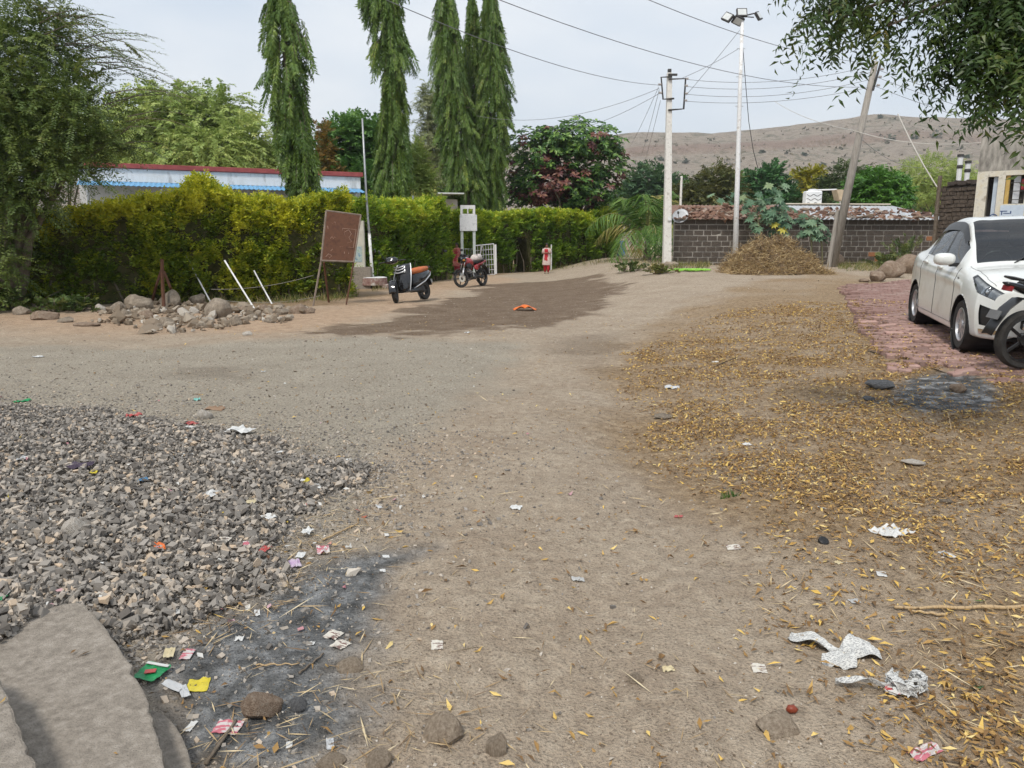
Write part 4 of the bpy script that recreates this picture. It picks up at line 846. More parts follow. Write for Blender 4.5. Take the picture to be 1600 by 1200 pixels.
def grass(name, label, areas, seed, m, hL=(.08, .3), wd=.008, dens=1.0):
    g = np.random.default_rng(seed); P = []; 
    for (pxs, n) in areas:
        poly = [P2(*q) for q in pxs]; a = np.array(poly); lo, hi = a.min(0), a.max(0)
        x = g.uniform(lo[0], hi[0], n*4); y = g.uniform(lo[1], hi[1], n*4); k = (psd(poly, x, y) > 0) & (vn(x, y, .5, seed) > .38); P.append(np.stack([x[k][:n], y[k][:n]], 1))
    P = np.concatenate(P); n = len(P); z = gz(P[:, 0], P[:, 1]); D = g.normal(0, .45, (n, 3)); D[:, 2] = 1
    Ln = g.uniform(hL[0], hL[1], n); v = leaves(np.concatenate([P, z[:, None]-.01], 1), D, unit(n, g), Ln, wd, g.uniform(0, 1, n), g.uniform(0, .6, n), .3)
    return tag(leafobj(name, [v], m), label, 'grass', kind='stuff')
M_grass = LM('verge_grass', [(0, (.07, .10, .02)), (.4, (.15, .18, .04)), (.75, (.30, .26, .10)), (1, (.48, .38, .19))], .2)
grass('verge_grass', 'straggly green and dry grass along the foot of the hedges', [(((-60, 482), (160, 476), (330, 474), (500, 474), (560, 466), (560, 455), (300, 462), (-60, 466)), 5200), (((580, 456), (640, 446), (705, 436), (700, 428), (580, 448)), 700), (((780, 424), (960, 411), (960, 406), (780, 418)), 900), (((950, 425), (1035, 418), (1035, 395), (985, 392), (960, 405)), 2600), (((1040, 424), (1110, 420), (1110, 412), (1040, 412)), 1500), (((1310, 424), (1400, 424), (1400, 412), (1310, 412)), 1600)], 411, M_grass, wd=.014)
grass('green_tuft', 'small tuft of fresh green sprigs on the leaf litter', [(((1082, 768), (1110, 755), (1150, 762), (1155, 775), (1110, 785)), 260)], 412, LM('tuft_green', [(0, (.03, .07, .015)), (1, (.12, .2, .04))], .2), hL=(.03, .07), wd=.008)
def weed(px, py, hpx, wpx, label, m, seed, leafL=.12, W=.4, nst=9, name='weed', nl=22):
    g = np.random.default_rng(seed); b = gp(px, py) if py > 400 else Vector(gbase(px, 46)); k = b.y/FPX; root = empty(name, tuple(b), 0, label, 'plant'); n = nst*5
    O = np.stack([g.normal(0, wpx*k*.3, n), g.normal(0, wpx*k*.25, n), g.uniform(0, hpx*k*.55, n)], 1); D = O*np.array((.8, .8, 0))+np.array((0, 0, hpx*k*.6))+g.normal(0, .1, (n, 3))
    leafobj('foliage', [sprays(O, D, g.uniform(.3, .55, n)*hpx*k, nl, leafL, W, g, .35, .9)], m, root)
    g3 = G(); [g3.tube([(o_[0]*.4, o_[1]*.4, 0), tuple(o_), tuple(o_+d_*.4)], [.012, .009, .004], 4) for o_, d_ in zip(O[::3], D[::3])]; g3.build('stems', M_bark, root)
M_weed = LM('weed_leaf', [(0, (.04, .075, .02)), (.6, (.10, .15, .035)), (1, (.24, .23, .07))], .25)
WG = 'weeds at wall feet'
for a in ((1075, 412, 30, 60, 'dark green weed bush at the foot of the stone wall', M_weed, 421), (1385, 418, 30, 40, 'low green weed behind the corner boulders', M_weed, 422), (1412, 415, 56, 30, 'taller leafy weed behind the corner boulders', M_weed, 423), (1022, 410, 60, 34, 'dark bush at the left side of the concrete pole', M_dgrn, 424), (985, 425, 22, 40, 'grey green weed clump on the lane edge', M_weed, 425), (960, 384, 40, 30, 'blue green broad leaved shrub at the far end of the hedge', M_dgrn, 426), (90, 488, 34, 60, 'weedy seedling clump at the left end of the hedge', M_weed, 427), (120, 486, 26, 40, 'green seedling beside the buried stones', M_weed, 428), (1030, 428, 20, 30, 'yellowing weed before the concrete pole', M_grass, 429), (12, 485, 40, 60, 'leafy weeds below the feathery tree', M_weed, 430)):
    weed(*a)
# ================================================================ BUILDINGS, POLES, SIGNS
def loc_of(b): return tuple(b)
M_white = mat('weathered_whitewash', (0.694, 0.694, 0.672), (0.780, 0.780, 0.780), 3, .85, .3, 20, c3=(0.470, 0.459, 0.437), stretch=(1, 1, .4))
M_red = mat('red_coping', (.28, .06, .06), (.38, .09, .085), 4, .8)
M_blue = mat('blue_tin', (.10, .30, .52), (.16, .38, .62), 5, .5)
M_darkin = mat('dark_interior', (.03, .03, .03), (.05, .045, .04), 3, .9)
M_steel = mat('grey_steel', (.30, .31, .32), (.42, .43, .44), 12, .45, metal=.6)
M_dmetal = mat('dark_iron', (.045, .045, .045), (.08, .075, .07), 14, .6, metal=.4)
M_rust = mat('rust', (.075, .032, .018), (.12, .052, .028), 7, .85, .3, 40, c3=(.09, .04, .025))
M_cpole = mat('pale_concrete', (0.610, 0.586, 0.537), (0.756, 0.732, 0.683), 6, .9, .4, 40, c3=(0.512, 0.476, 0.427))
M_gpole = mat('grey_weathered_post', (.26, .235, .205), (.36, .33, .29), 6, .9, .5, 40, stretch=(3, 3, .5))
M_wpaint = mat('chipped_white_paint', (0.693, 0.693, 0.672), (0.780, 0.780, 0.777), 9, .6, c3=(0.525, 0.493, 0.452))
M_black = mat('black_rubber', (.018, .018, .018), (.03, .03, .03), 10, .7)
M_porc = mat('porcelain', (.35, .32, .3), (.45, .42, .4), 5, .3)

# ---- long white building behind the hedge
a = at(120, 258, 26); b = at(562, 275.5, 30); zt = 4.0
root = empty('parapet_building', (a.x, a.y, 0), math.atan2(b.y-a.y, b.x-a.x), 'long white building with red coping and blue awning behind the hedge', 'building')
Lb = (Vector((b.x, b.y))-Vector((a.x, a.y))).length
G().box((Lb/2, 2.5, 1.9), (Lb, 5, 3.9)).build('wall', M_white, root)
G().box((Lb/2, 0.02, zt+.03), (Lb+.2, .35, .16)).build('coping', M_red, root, bevel=.01)
G().box((Lb/2, -.06, 3.72), (Lb, .05, .42)).build('parapet', M_white, root)
g4 = G(); n = 120; rows = [[(Lb*i/n, y, z+.03*(i % 2)) for i in range(n+1)] for y, z in ((-.02, 3.5), (-1.0, 3.30))]
g4.sheet(rows); g4.build('awning', M_blue, root, solid=.01)
for i in range(5): G().box((1.2+i*2.3, -.03, 1.6), (1.0, .08, 1.2)).build('window', M_darkin, root)
for i in range(6): G().tube([(.3+i*2.2, -.95, 0), (.3+i*2.2, -.95, 3.25)], .04, 8).build('awning_post', M_steel, root)

# yellow tank and pale cloth seen over the hedge
p = at(662, 297, 36); r_ = empty('yellow_tank', (p.x, p.y, 0), 0, 'round yellow water tank top showing above the hedge', 'tank')
G().lathe([(.55, 0), (.56, p.z-.25), (.62, p.z-.1), (.6, p.z+.1), (.45, p.z+.32), (.2, p.z+.38), (.18, p.z+.42)], 20).build('shell', mat('yellow_plastic', (.55, .50, .10), (.66, .62, .18), 3, .5), r_, smooth=True, autos=40)
for k in range(3): G().lathe([(.61-.02*k, p.z-.12+.12*k), (.625-.02*k, p.z-.10+.12*k), (.61-.02*k, p.z-.08+.12*k)], 20).build('rib', mat('yellow_rib', (.4, .36, .08)), r_)
p = at(694, 318, 38); r_ = empty('shed_wall', (p.x, p.y, 0), .2, 'pale pinkish shed wall peeping over the hedge by the trio', 'shed')
G().box((0, 0, p.z/2), (1.3, .15, p.z+.4)).build('wall', mat('pinkish_wall', (.5, .42, .38), (.6, .52, .48), 3, .9), r_); G().box((-.2, 0, p.z+.45), (2.2, 1.4, .06)).build('roof', M_white, r_)

# ---- stone block house
W0 = gp(1052, 414); W1 = gp(1470, 413); wd = Vector((W1.x-W0.x, W1.y-W0.y)); WL = wd.length; wa = math.atan2(wd.y, wd.x)
zw = at(1260, 343, (W0.y+W1.y)/2).z; wz0 = min(W0.z, W1.z)-.12; WH = zw-wz0
house = empty('stone_house', (W0.x, W0.y, wz0), wa, 'low house of dark basalt blocks with pale mortar joints', 'house')
M_mortar = mat('pale_mortar', (.30, .275, .24), (.42, .39, .345), 6, .95)
M_block = mat('basalt_block', (0.060, 0.048, 0.039), (0.102, 0.083, 0.068), 9, .9, .7, 40, c3=(0.145, 0.119, 0.098), dist=.02)
M_blocko = mat('orange_brick', (.26, .11, .05), (.34, .15, .07), 9, .9, .5, 40)
G().prism([(.01, .03), (WL-.01, .03), (WL-.01, 3.97), (1.15, 3.97)], 0, WH).build('mortar_core', M_mortar, house)
gb = np.random.default_rng(77); nrow = 9; rh = WH/nrow
bms = []
for v in range(6):
    gg = G(); gg.box((0, 0, 0), (1, 1, 1)); q = gg.build('stone_block', M_block); me = q.data; bpy.data.objects.remove(q)
    for vt in me.vertices: vt.co = Vector(vt.co)+Vector(tuple(gb.normal(0, .018, 3)))
    bms.append(me)
bo = bms[0].copy(); bo.materials.clear(); bo.materials.append(M_blocko)
cnt = 0
for j in range(nrow):
    x = 0.0-(.17 if j % 2 else 0)
    while x < WL-.05:
        w_ = gb.uniform(.30, .44); x0, x1 = max(x, 0), min(x+w_, WL)
        if x1-x0 > .08 and cnt < 300:
            o = bpy.data.objects.new('stone_block', bo if gb.uniform() < .022 else bms[gb.integers(0, 6)]); COL.objects.link(o); o.parent = house
            o.location = ((x0+x1)/2, .056+gb.normal(0, .006), (j+.5)*rh); o.scale = (x1-x0-.034, .085, rh-.034); cnt += 1
        x += w_
# roof: tin on the right, broken tiles on the left
M_tin = mat('dull_tin_sheet', (0.400, 0.416, 0.440), (0.528, 0.544, 0.560), 4, .45, metal=.3, c3=(0.336, 0.320, 0.304))
M_tileb = mat('old_clay_tile', (.15, .085, .06), (.24, .14, .10), 6, .9, .5, 30, c3=(.20, .165, .14))
def roofz(y): return WH+.03+y*.17
nn = 90
for nm, x0, x1, m_ in (('tin_roof', WL*.52, WL+.1, M_tin), ('tile_roof', -.1, WL*.52-.02, M_tileb)):
    g4 = G(); g4.sheet([[((x0+(.27*max(y, 0) if x0 < 0 else 0))+(x1-x0-(.27*max(y, 0) if x0 < 0 else 0))*i/nn, y, roofz(y)+.022*math.sin(i*1.9)) for i in range(nn+1)] for y in (-.22, 1.2, 2.6, 4.05)]); g4.build(nm, m_, house, solid=.02)
for i in range(7): G().box((.3+i*WL/7, -.02, WH+.0), (.07, .5, .07)).build('rafter_end', M_bark, house)
def hw(x, y, z): return house.matrix_basis @ Vector((x, y, z))
gq_ = np.random.default_rng(79); nq = 420; nq = 620; xq = np.where(gq_.uniform(0, 1, nq) < .68, gq_.uniform(.3, WL*.52, nq), gq_.uniform(WL*.52, WL, nq)); yq = gq_.uniform(-.2, 2.9, nq); xq = np.maximum(xq, .3+.27*yq); Sq = gq_.uniform(.04, .12, nq)
tag(stones('broken_tiles', np.stack([xq, yq, WH+.05+yq*.17+Sq*.3], 1), Sq, leafmat('tile_shard', [(0, (.09, .055, .045)), (.5, (.2, .115, .08)), (.85, (.28, .17, .12)), (1, (.42, .38, .33))], trans=0, rough=.9, spec=.2), gq_, CUB, CUBF, flatten=(1.5, 1, .4)), kind='stuff').parent = house
house.matrix_basis = Matrix.Translation(house.location) @ Matrix.Rotation(wa, 4, 'Z')
gr = np.random.default_rng(78)
for i in range(46):          # stones and tile pieces holding the roof down
    right = i < 24; x = gr.uniform(WL*.53, WL*.98) if right else gr.uniform(.9, WL*.52); y = gr.uniform(-.1, 2.8)
    if i < 10: y = gr.uniform(-.1, .3)
    s = gr.uniform(.09, .2); p = hw(x, y, roofz(y)+.02+s*.3); me = ROCKS[i % 9].copy(); me.materials.clear(); me.materials.append(M_tileb if gr.uniform() < (.35 if right else .8) else M_rock2)
    o = bpy.data.objects.new('roof_stone', me); COL.objects.link(o); o.location = p; o.scale = (s*1.5, s, s*.75); o.rotation_euler = (0, 0, gr.uniform(0, 3))
    tag(o, 'brown stone weighing down the bare tin roof' if right else 'broken tile lump on the brown roof left of the tank', 'stone', 'stones on the tin roof' if right else 'tile lumps on the brown roof')
# ridge clutter behind: second sheet
p = hw(WL*.78, 4.2, 0); r_ = empty('back_shed', (p.x, p.y, wz0), wa, 'pale flat sheet roof of the shed behind the tin roof', 'shed')
G().box((0, 1.2, WH*.5+.2), (4.2, 2.0, WH+.4)).build('wall', M_mortar, r_); G().box((0, 1.1, WH+.82), (5.0, 2.6, .05)).build('roof', mat('pale_sheet', (.55, .48, .38), (.64, .57, .46), 3, .8), r_)

# white water tank with wavy ribs, on its stand
p = at(1268, 325, 35.5); r_ = empty('water_tank', tuple(p), -.1, 'white box shaped water tank with wavy ribs above the roof', 'tank'); k = 35.5/FPX; tw, thh = 24*k, 25*k
G().box((0, 0, thh*.5), (tw, tw*.8, thh)).build('shell', mat('white_plastic', (.70, .71, .71), (.78, .79, .79), 3, .4), r_, bevel=.06)
G().lathe([(.2, thh+.0), (.2, thh+.07), (.12, thh+.09)], 16).build('lid', M_white, r_)
for q in range(3): G().tube([(-tw*.44+tw*.88*i/12, -tw*.4-.004, thh*(.25+.24*q)+.04*math.sin(i*1.05+q)) for i in range(13)], .012, 5).build('rib', M_dmetal, r_)
G().box((0, 0, -.7), (tw*1.1, tw*.9, 1.36)).build('stand', M_mortar, r_)
p = at(1292, 316, 36.5); r_ = empty('canopy_frame', tuple(p), 0, 'pale angled canopy bracket beside the white water tank', 'canopy')
G().tube([(-.7, 0, .55), (.4, 0, .58), (.62, 0, .1), (.62, 0, -1.6)], .035, 8).build('frame', M_white, r_); G().prism([(.3, .56), (.62, .56), (.66, .05), (.45, .1)], -.3, .3, 'Y').build('side_panel', mat('tan_sheet', (.5, .4, .28)), r_); G().box((-.2, .2, -.1), (1.5, .5, .06)).build('shelf', M_gpole, r_)
# dish
p = at(1063, 338, 30.3); r_ = empty('satellite_dish', tuple(p), 0, 'grey satellite dish mounted on the roof edge beside the concrete pole', 'dish'); rt = rotm(R(60), 0, R(-25))
G().lathe([(.02, -.07), (.12, -.06), (.22, -.025), (.31, .03), (.315, .035), (.22, -.01), (.12, -.045), (.02, -.055)], 28, rot=rt).build('reflector', mat('dish_grey', (.55, .56, .57), (.62, .63, .64), 3, .5), r_, smooth=True)
G().tube([tuple(rt @ np.array((0, -.3, 0))), tuple(rt @ np.array((0, -.1, .38)))], .012, 6).build('feed_arm', M_steel, r_); G().box(tuple(rt @ np.array((0, -.08, .40))), (.06, .06, .1), rt).build('feed_horn', M_dmetal, r_)
G().tube([(0, .05, -.02), (0, .18, -.1), (0, .2, -.5)], .025, 8).build('mast', M_steel, r_)

# ---- mud wall and peeling building at the right
p0 = at(1466, 345, 27.5); p1 = at(1530, 345, 26.3); zt_ = at(1490, 289, 27).z; L_ = (Vector(p1)-Vector(p0)).length+.6
r_ = empty('mud_wall', (p0.x, p0.y, g1(p0.x, p0.y)), math.atan2(p1.y-p0.y, p1.x-p0.x), 'dark rough mud brick wall beside the peeling building', 'wall')
g4 = G(); H_ = zt_-r_.location.z; gq = np.random.default_rng(80)
for j in range(int(H_/.14)):
    x = -(.12 if j % 2 else 0)
    while x < L_:
        w_ = gq.uniform(.2, .3); g4.box((x+w_/2, .1+gq.normal(0, .012), j*.14+.07+gq.normal(0, .006)), (w_-.02, .2, .118)); x += w_
o = g4.build('brick_courses', mat('mud_brick', (.055, .042, .034), (.10, .078, .06), 8, .95, .7, 30, c3=(.135, .105, .085)), r_); tag(o, kind='stuff')
G().box((L_/2, .14, H_/2), (L_, .2, H_-.02)).build('wall_core', mat('mud', (.06, .045, .035)), r_)
G().tube([(-.04, -.05, 0), (-.06, -.05, H_+.35)], .07, 8).build('wooden_post', M_bark, r_)
for i in range(9): G().box((.35+i*.2, .1, H_+.06+.02*(i % 2)), (.3, .3, .13), rotm(0, .1*gq.normal(), .3*gq.normal())).build('thatch_lump', mat('dark_thatch', (.04, .032, .026), (.08, .06, .05), 14), r_)
for (px, pt, lab) in ((1501, 243, 'taller white vent pipe above the mud wall'), (1513, 253, 'shorter white vent pipe above the mud wall')):
    q = at(px-3, 287, 28.5); q2 = at(px, pt, 28.5); r_ = empty('vent_pipe', tuple(q), 0, lab, 'pipe', 'vent pipes')
    G().tube([(0, 0, -.8), (q2.x-q.x, 0, q2.z-q.z)], .085, 10).build('pipe', M_white, r_); G().lathe([(.10, -.06), (.11, 0), (.10, .06)], 10, c=((q2.x-q.x)*.6, 0, (q2.z-q.z)*.6)).build('collar', M_dmetal, r_); G().lathe([(.11, -.05), (.11, .04)], 10, c=(q2.x-q.x, 0, q2.z-q.z)).build('cap', M_dmetal, r_)
BD = 23.0; q0 = at(1519, 350, BD); ktop = at(1537, 214, BD).z; bz = g1(q0.x, q0.y); kk = BD/FPX
bld = empty('peeling_building', (q0.x, q0.y, bz), R(-37), 'stained cream building with peeling paint, a door and a window', 'building')
Hb = ktop-bz; zl = at(1540, 277, BD).z-bz
def bx(px): return (px-1522)*kk*1.02
def bzz(py): return at(1550, py, BD).z-bz
M_stain = mat('stained_plaster', (.13, .12, .105), (.30, .28, .245), 3.2, .95, .5, 26, c3=(.44, .41, .36), stretch=(2.2, 2.2, .7), detail=9)
M_cream = mat('flaking_cream_paint', (.55, .49, .35), (.60, .57, .49), 5.5, .9, .5, 30, c3=(.33, .29, .22), detail=11)
M_pblue = mat('pale_blue_paint', (.42, .49, .57), (.50, .57, .64), 4, .7)
G().box((4, .2, (zl+.16+Hb)/2), (8, .4, Hb-zl-.16)).build('upper_wall', M_stain, bld)
w_ = G(); dx0, dx1, wx0, wx1 = bx(1536), bx(1549), bx(1558), bx(1583); wzb, wzt = bzz(320), bzz(276); dt = bzz(277)
w_.box((dx0/2, .2, (zl+.156)/2), (dx0, .4, zl+.156)); w_.box(((dx1+wx0)/2, .2, (zl+.156)/2), (wx0-dx1, .4, zl+.156)); w_.box(((dx0+dx1)/2, .2, (dt+zl+.156)/2), (dx1-dx0, .4, zl+.156-dt))
w_.box(((wx0+wx1)/2, .2, wzb/2), (wx1-wx0, .4, wzb)); w_.box(((wx0+wx1)/2, .2, (wzt+zl+.156)/2), (wx1-wx0, .4, zl+.156-wzt)); w_.box(((wx1+8)/2, .2, (zl+.156)/2), (8-wx1, .4, zl+.156)); w_.build('wall', M_cream, bld)
G().box((4, 2.4, Hb/2), (7.9, 3.9, Hb-.06)).build('rear_rooms', M_darkin, bld)
G().box(((dx0+dx1)/2+.08, .14, dt/2), (dx1-dx0-.12, .05, dt-.02)).build('door', M_pblue, bld)
wn = G().box(((wx0+wx1)/2-.02, .33, (wzb+wzt)/2), (wx1-wx0, .03, wzt-wzb)).build('window', mat('window_dark', (.06, .055, .05)), bld)
G().box((wx0+.06, .18, (wzb+wzt)/2), (.10, .26, wzt-wzb)).build('reveal', mat('ochre_reveal', (.42, .28, .08), (.5, .35, .12), 6, .9), wn)
G().box((wx0+.28, .16, (wzb+wzt)/2), (.16, .03, wzt-wzb-.03), rotm(0, 0, .25)).build('shutter', mat('pale_shutter', (.55, .57, .6)), wn); G().box((wx1-.08, .2, (wzb+wzt)/2+.15), (.07, .02, .3)).build('red_cloth', mat('red_cloth', (.45, .06, .07)), wn)
for q in range(3): G().tube([(wx0+.02, .08, wzb+.12+.24*q), (wx1-.02, .08, wzb+.12+.24*q)], .01, 6).build('bar', M_dmetal, wn)
G().box(((dx1+wx1)/2+.08, -.012, (bzz(322)+.4)/2), (wx1-dx1-.1, .02, bzz(322)-.4)).build('painted_panel', M_pblue, bld)
# painted lettering and the big blue roundel
M_ink = mat('ink_blue', (.04, .07, .16), (.06, .09, .2), 6, .8)
for k, (px, py, ww, hh) in enumerate(((1560, 331, 9, 1.2), (1558, 334, 1.4, 5), (1564, 334.5, 8, 1), (1569, 333, 1.6, 4), (1556, 341, 3, 3), (1560, 340.5, 3, 3.4), (1564, 341, 3, 3), (1572, 340, 1.2, 4))):
    G().box((bx(px), -.026, bzz(py)), (ww*kk, .004, hh*kk)).build('painted_stroke', M_ink, bld)
G().lathe([(.115, -.03), (.115, -.024), (.085, -.024), (.085, -.03)], 20, 'Y', (bx(1548), 0, bzz(341)), True).build('painted_arch', M_ink, bld)
cx, cz = bx(1614), bzz(330)
G().lathe([(.50, -.006), (.50, -.002)], 40, 'Y', (cx, 0, cz)).build('roundel', mat('roundel_blue', (.05, .09, .22), (.07, .12, .27), 5, .8), bld)
G().lathe([(.40, -.010), (.40, -.007)], 40, 'Y', (cx, 0, cz)).build('roundel_centre', M_pblue, bld)
for dx in (-.2, .0, .2):
    G().box((cx+dx-.04, -.014, cz), (.035, .004, .32), rotm(0, .2, 0)).build('painted_letter', M_ink, bld); G().box((cx+dx+.04, -.014, cz), (.035, .004, .32), rotm(0, -.2, 0)).build('painted_letter', M_ink, bld)

# ---- utility poles
D1 = 29.3; pb = gp(1042, 416); pt = at(1046, 114, pb.y); D1 = pb.y
r_ = empty('utility_pole', tuple(pb), 0, 'square pale concrete electricity pole with two black wire brackets', 'pole')
h = pt.z-pb.z; tx = pt.x-pb.x
V = [(sx*wd_/2+ox, sy*wd_/2, z) for z, wd_, ox in ((-.3, .31, 0), (h, .17, tx)) for sx, sy in ((-1, -1), (1, -1), (1, 1), (-1, 1))]
G().add(V, [(0, 1, 5, 4), (1, 2, 6, 5), (2, 3, 7, 6), (3, 0, 4, 7), (4, 5, 6, 7), (0, 3, 2, 1)]).build('shaft', M_cpole, r_, bevel=.015)
def rel(px, py, D=None, r=None): return tuple(at(px, py, D or D1)-Vector((r or r_).location))
y_ = -.13
def fl(pts, rad=.035): return G().tube([(rel(*q)[0], y_, rel(*q)[2]) for q in pts], rad, 4)
fl([(1049, 121), (1032, 122), (1035, 156), (1052, 155)]).build('left_bracket', M_dmetal, r_); fl([(1044, 125), (1070, 124), (1067, 171), (1043, 173)]).build('right_bracket', M_dmetal, r_)
G().box((tx, 0, h+.06), (.12, .12, .14)).build('cap', M_dmetal, r_); fl([(1043, 118), (1057, 118)], .05).build('crossarm', M_dmetal, r_)
for q in ((1030, 133), (1031, 146), (1071, 135), (1071, 147), (1070, 158), (1072, 124)):
    G().lathe([(.02, -.06), (.05, -.04), (.03, 0), (.05, .04), (.02, .06)], 8, 'X', (rel(*q)[0], y_, rel(*q)[2])).build('insulator', M_porc, r_)
G().box((.0, -.17, rel(1042, 342)[2]), (.13, .03, .13)).build('number_plate', M_wpaint, r_); G().lathe([(.38, -.2), (.34, .1), (.2, .18)], 12, c=(.1, -.05, 0)).build('footing', M_rock, r_)

D2 = gp(1148, 419).y; pb2 = gp(1148, 419); pt2 = at(1160, 34, D2)
rf = empty('floodlight_pole', tuple(pb2), 0, 'tall white steel mast carrying floodlights', 'lamp post')
def rel2(px, py, dy=0): q = at(px, py, D2)-pb2; return (q.x, q.y+dy, q.z)
G().tube([(0, 0, 0), rel2(1152, 290), rel2(1156, 150), rel2(1160, 32)], [.10, .085, .07, .055], 12).build('mast', M_wpaint, rf, smooth=True)
G().box((0, 0, .02), (.62, .55, .22)).build('base', M_cpole, rf, bevel=.02); G().box((.3, -.05, .22), (.24, .24, .42)).build('switch_box', M_gpole, rf)
for i, q in enumerate((76, 120, 166, 210, 254)): c = rel2(1158-(q-76)*.032, q); G().tube([(c[0]-.14, 0, c[2]), (c[0]+.14, 0, c[2])], .012, 5).build('step_bolt', M_steel, rf)
G().tube([rel2(1144, 28), rel2(1152, 25), rel2(1166, 24), rel2(1178, 21)], .022, 6).build('lamp_bar', M_dmetal, rf); G().tube([rel2(1144, 25), rel2(1178, 27)], .018, 6).build('lower_bar', M_dmetal, rf)
M_lamp = mat('lamp_glass', (.55, .57, .56), (.65, .66, .64), 10, .2)
for (px, py, rx, ry, rz, lab) in ((1159, 20, -.35, 0, 0, None), (1137, 27, -.5, .5, -.9, None), (1185, 25, -.5, -.3, 1.0, None), (1153, 32, .9, .3, .3, None)):
    rt = rotm(rx, ry, rz); c = np.array(rel2(px, py)); f = G().box(tuple(c), (.36, .09, .30), rt).build('floodlight', M_dmetal, rf, bevel=.01)
    G().box(tuple(c+rt @ np.array((0, -.048, 0))), (.29, .012, .22), rt).build('lens', M_lamp, f)
G().tube([rel2(1160, 60), rel2(1162, 90), rel2(1165, 130), rel2(1170, 190), rel2(1177, 235), rel2(1184, 262)], .012, 5).build('drop_cable', M_black, rf)

pb3 = gp(1299, 417); D3 = pb3.y; r_ = rl_ = empty('leaning_pole', tuple(pb3), 0, 'grey weathered pole leaning to the right in front of the stone wall', 'pole')
t3 = at(1368, 96, D3-.6)-pb3; G().tube([(0, 0, -.2), tuple(t3*.5), tuple(t3)], [.17, .135, .10], 10).build('shaft', M_gpole, rl_, smooth=True)
ug = at(1308, 330, D3)-pb3; G().tube([(-.16, -.12, -.1), (ug.x-.05, -.14, ug.z)], [.09, .07], 8).build('splint', M_gpole, rl_)
G().box(tuple(t3+Vector((.05, -.1, -.5))), (.06, .06, 1.0), rotm(0, .21, 0)).build('rack', M_dmetal, rl_)
for i, q in enumerate(((1374, 101), (1374, 109), (1371, 121), (1368, 134))): c = at(q[0], q[1], D3-.6)-pb3; G().lathe([(.02, -.06), (.05, -.03), (.03, 0), (.05, .03), (.02, .06)], 8, 'X', (c.x+.05, c.y-.1, c.z)).build('insulator', M_porc, rl_)

def wire(label, p, q, sag, rad=.008, m=None, grp='overhead wires', name='overhead_wire'):
    p, q = Vector(p), Vector(q); pts = [p.lerp(q, t)-Vector((0, 0, sag*4*t*(1-t))) for t in np.linspace(0, 1, 18)]
    o = G().tube(pts, rad, 5).build(name, m or M_wire, None); return tag(o, label, 'wire', grp)
M_wire = mat('aluminium_wire', (.15, .15, .155), (.2, .2, .205), 5, .6); M_pcable = mat('pale_cable', (.5, .47, .42), (.58, .55, .5), 5, .6)
DL = D3-.6
wire('highest wire running from top centre to the leaning pole', at(1000, -6, 17), at(1364, 99, DL), .25)
wire('long wire dropping from top centre past the mast to the leaning pole', at(760, -8, 15), at(1352, 136, DL), .45)
wire('wire from upper left passing the trio to the concrete pole', at(590, -6, 14), at(1031, 133, D1-.13), .3)
wire('slack wire from behind the trio rising to the concrete pole', at(745, 181, 36), at(1030, 138, D1-.13), .55)
wire('lower slack wire beside it reaching the concrete pole', at(838, 204, 46), at(1030, 146, D1-.13), .5)
wire('topmost of four parallel wires between concrete and leaning poles', at(1072, 124, D1-.13), at(1370, 101, DL), .3)
wire('second of four parallel wires between concrete and leaning poles', at(1071, 135, D1-.13), at(1372, 110, DL), .3)
wire('third of four parallel wires between concrete and leaning poles', at(1071, 147, D1-.13), at(1368, 122, DL), .3)
wire('lowest of four parallel wires between concrete and leaning poles', at(1070, 158, D1-.13), at(1364, 135, DL), .25)
wire('steep stay wire from the bracket up to the mast head', at(1072, 149, D1-.13), at(1156, 47, D2), .02)
wire('gentler wire from the bracket up to the mast step bolt', at(1066, 122, D1-.13), at(1154, 76, D2), .05)
wire('left stay falling from the bracket into the background', at(1029, 136, D1-.1), at(985, 228, 52), .1); wire('middle stay falling from the bracket into the background', at(1030, 140, D1-.1), at(1003, 240, 52), .1); wire('right stay falling from the bracket into the background', at(1032, 157, D1-.1), at(1008, 250, 52), .1)
wire('topmost wire leaving the leaning pole towards the neem', at(1376, 100, DL), at(1700, 190, 20), .1); wire('second wire leaving the leaning pole towards the neem', at(1374, 110, DL), at(1700, 205, 20), .1); wire('third wire leaving the leaning pole towards the neem', at(1371, 121, DL), at(1700, 222, 20), .1); wire('lowest wire leaving the leaning pole towards the neem', at(1368, 135, DL), at(1700, 240, 20), .1)
wire('pale slack cable from leaning pole to the peeling building', at(1334, 204, DL+.3), at(1606, 212, 23), .35, .013, M_pcable); wire('pale cable rising left of the leaning pole', at(1210, 158, 45), at(1334, 204, DL+.3), .2, .012, M_pcable)
wire('brown stay rope slanting down to the mud wall post', at(1403, 178, 29), at(1464, 292, 27.4), .1, .022, M_pcable, name='stay_rope'); wire('thin sagging wire low behind the leaning pole', at(1338, 210, DL+.2), at(1440, 262, 34), .3)
# far poles in the village
for px, py, pb_, lab in ((1063, 275, 327, 'slim far pole showing above the roof beside the dish'), (1185, 330, 360, 'short far post behind the castor plants')):
    q = at(px, pb_, 60); q2 = at(px+1, py, 60); r_ = empty('far_pole', tuple(q), 0, lab, 'pole'); hh = q2.z-q.z
    G().tube([(0, 0, -1), (0, 0, hh)], .09, 6).build('shaft', M_cpole, r_); G().box((0, 0, hh-.2), (.8, .08, .08)).build('crossarm', M_dmetal, r_)

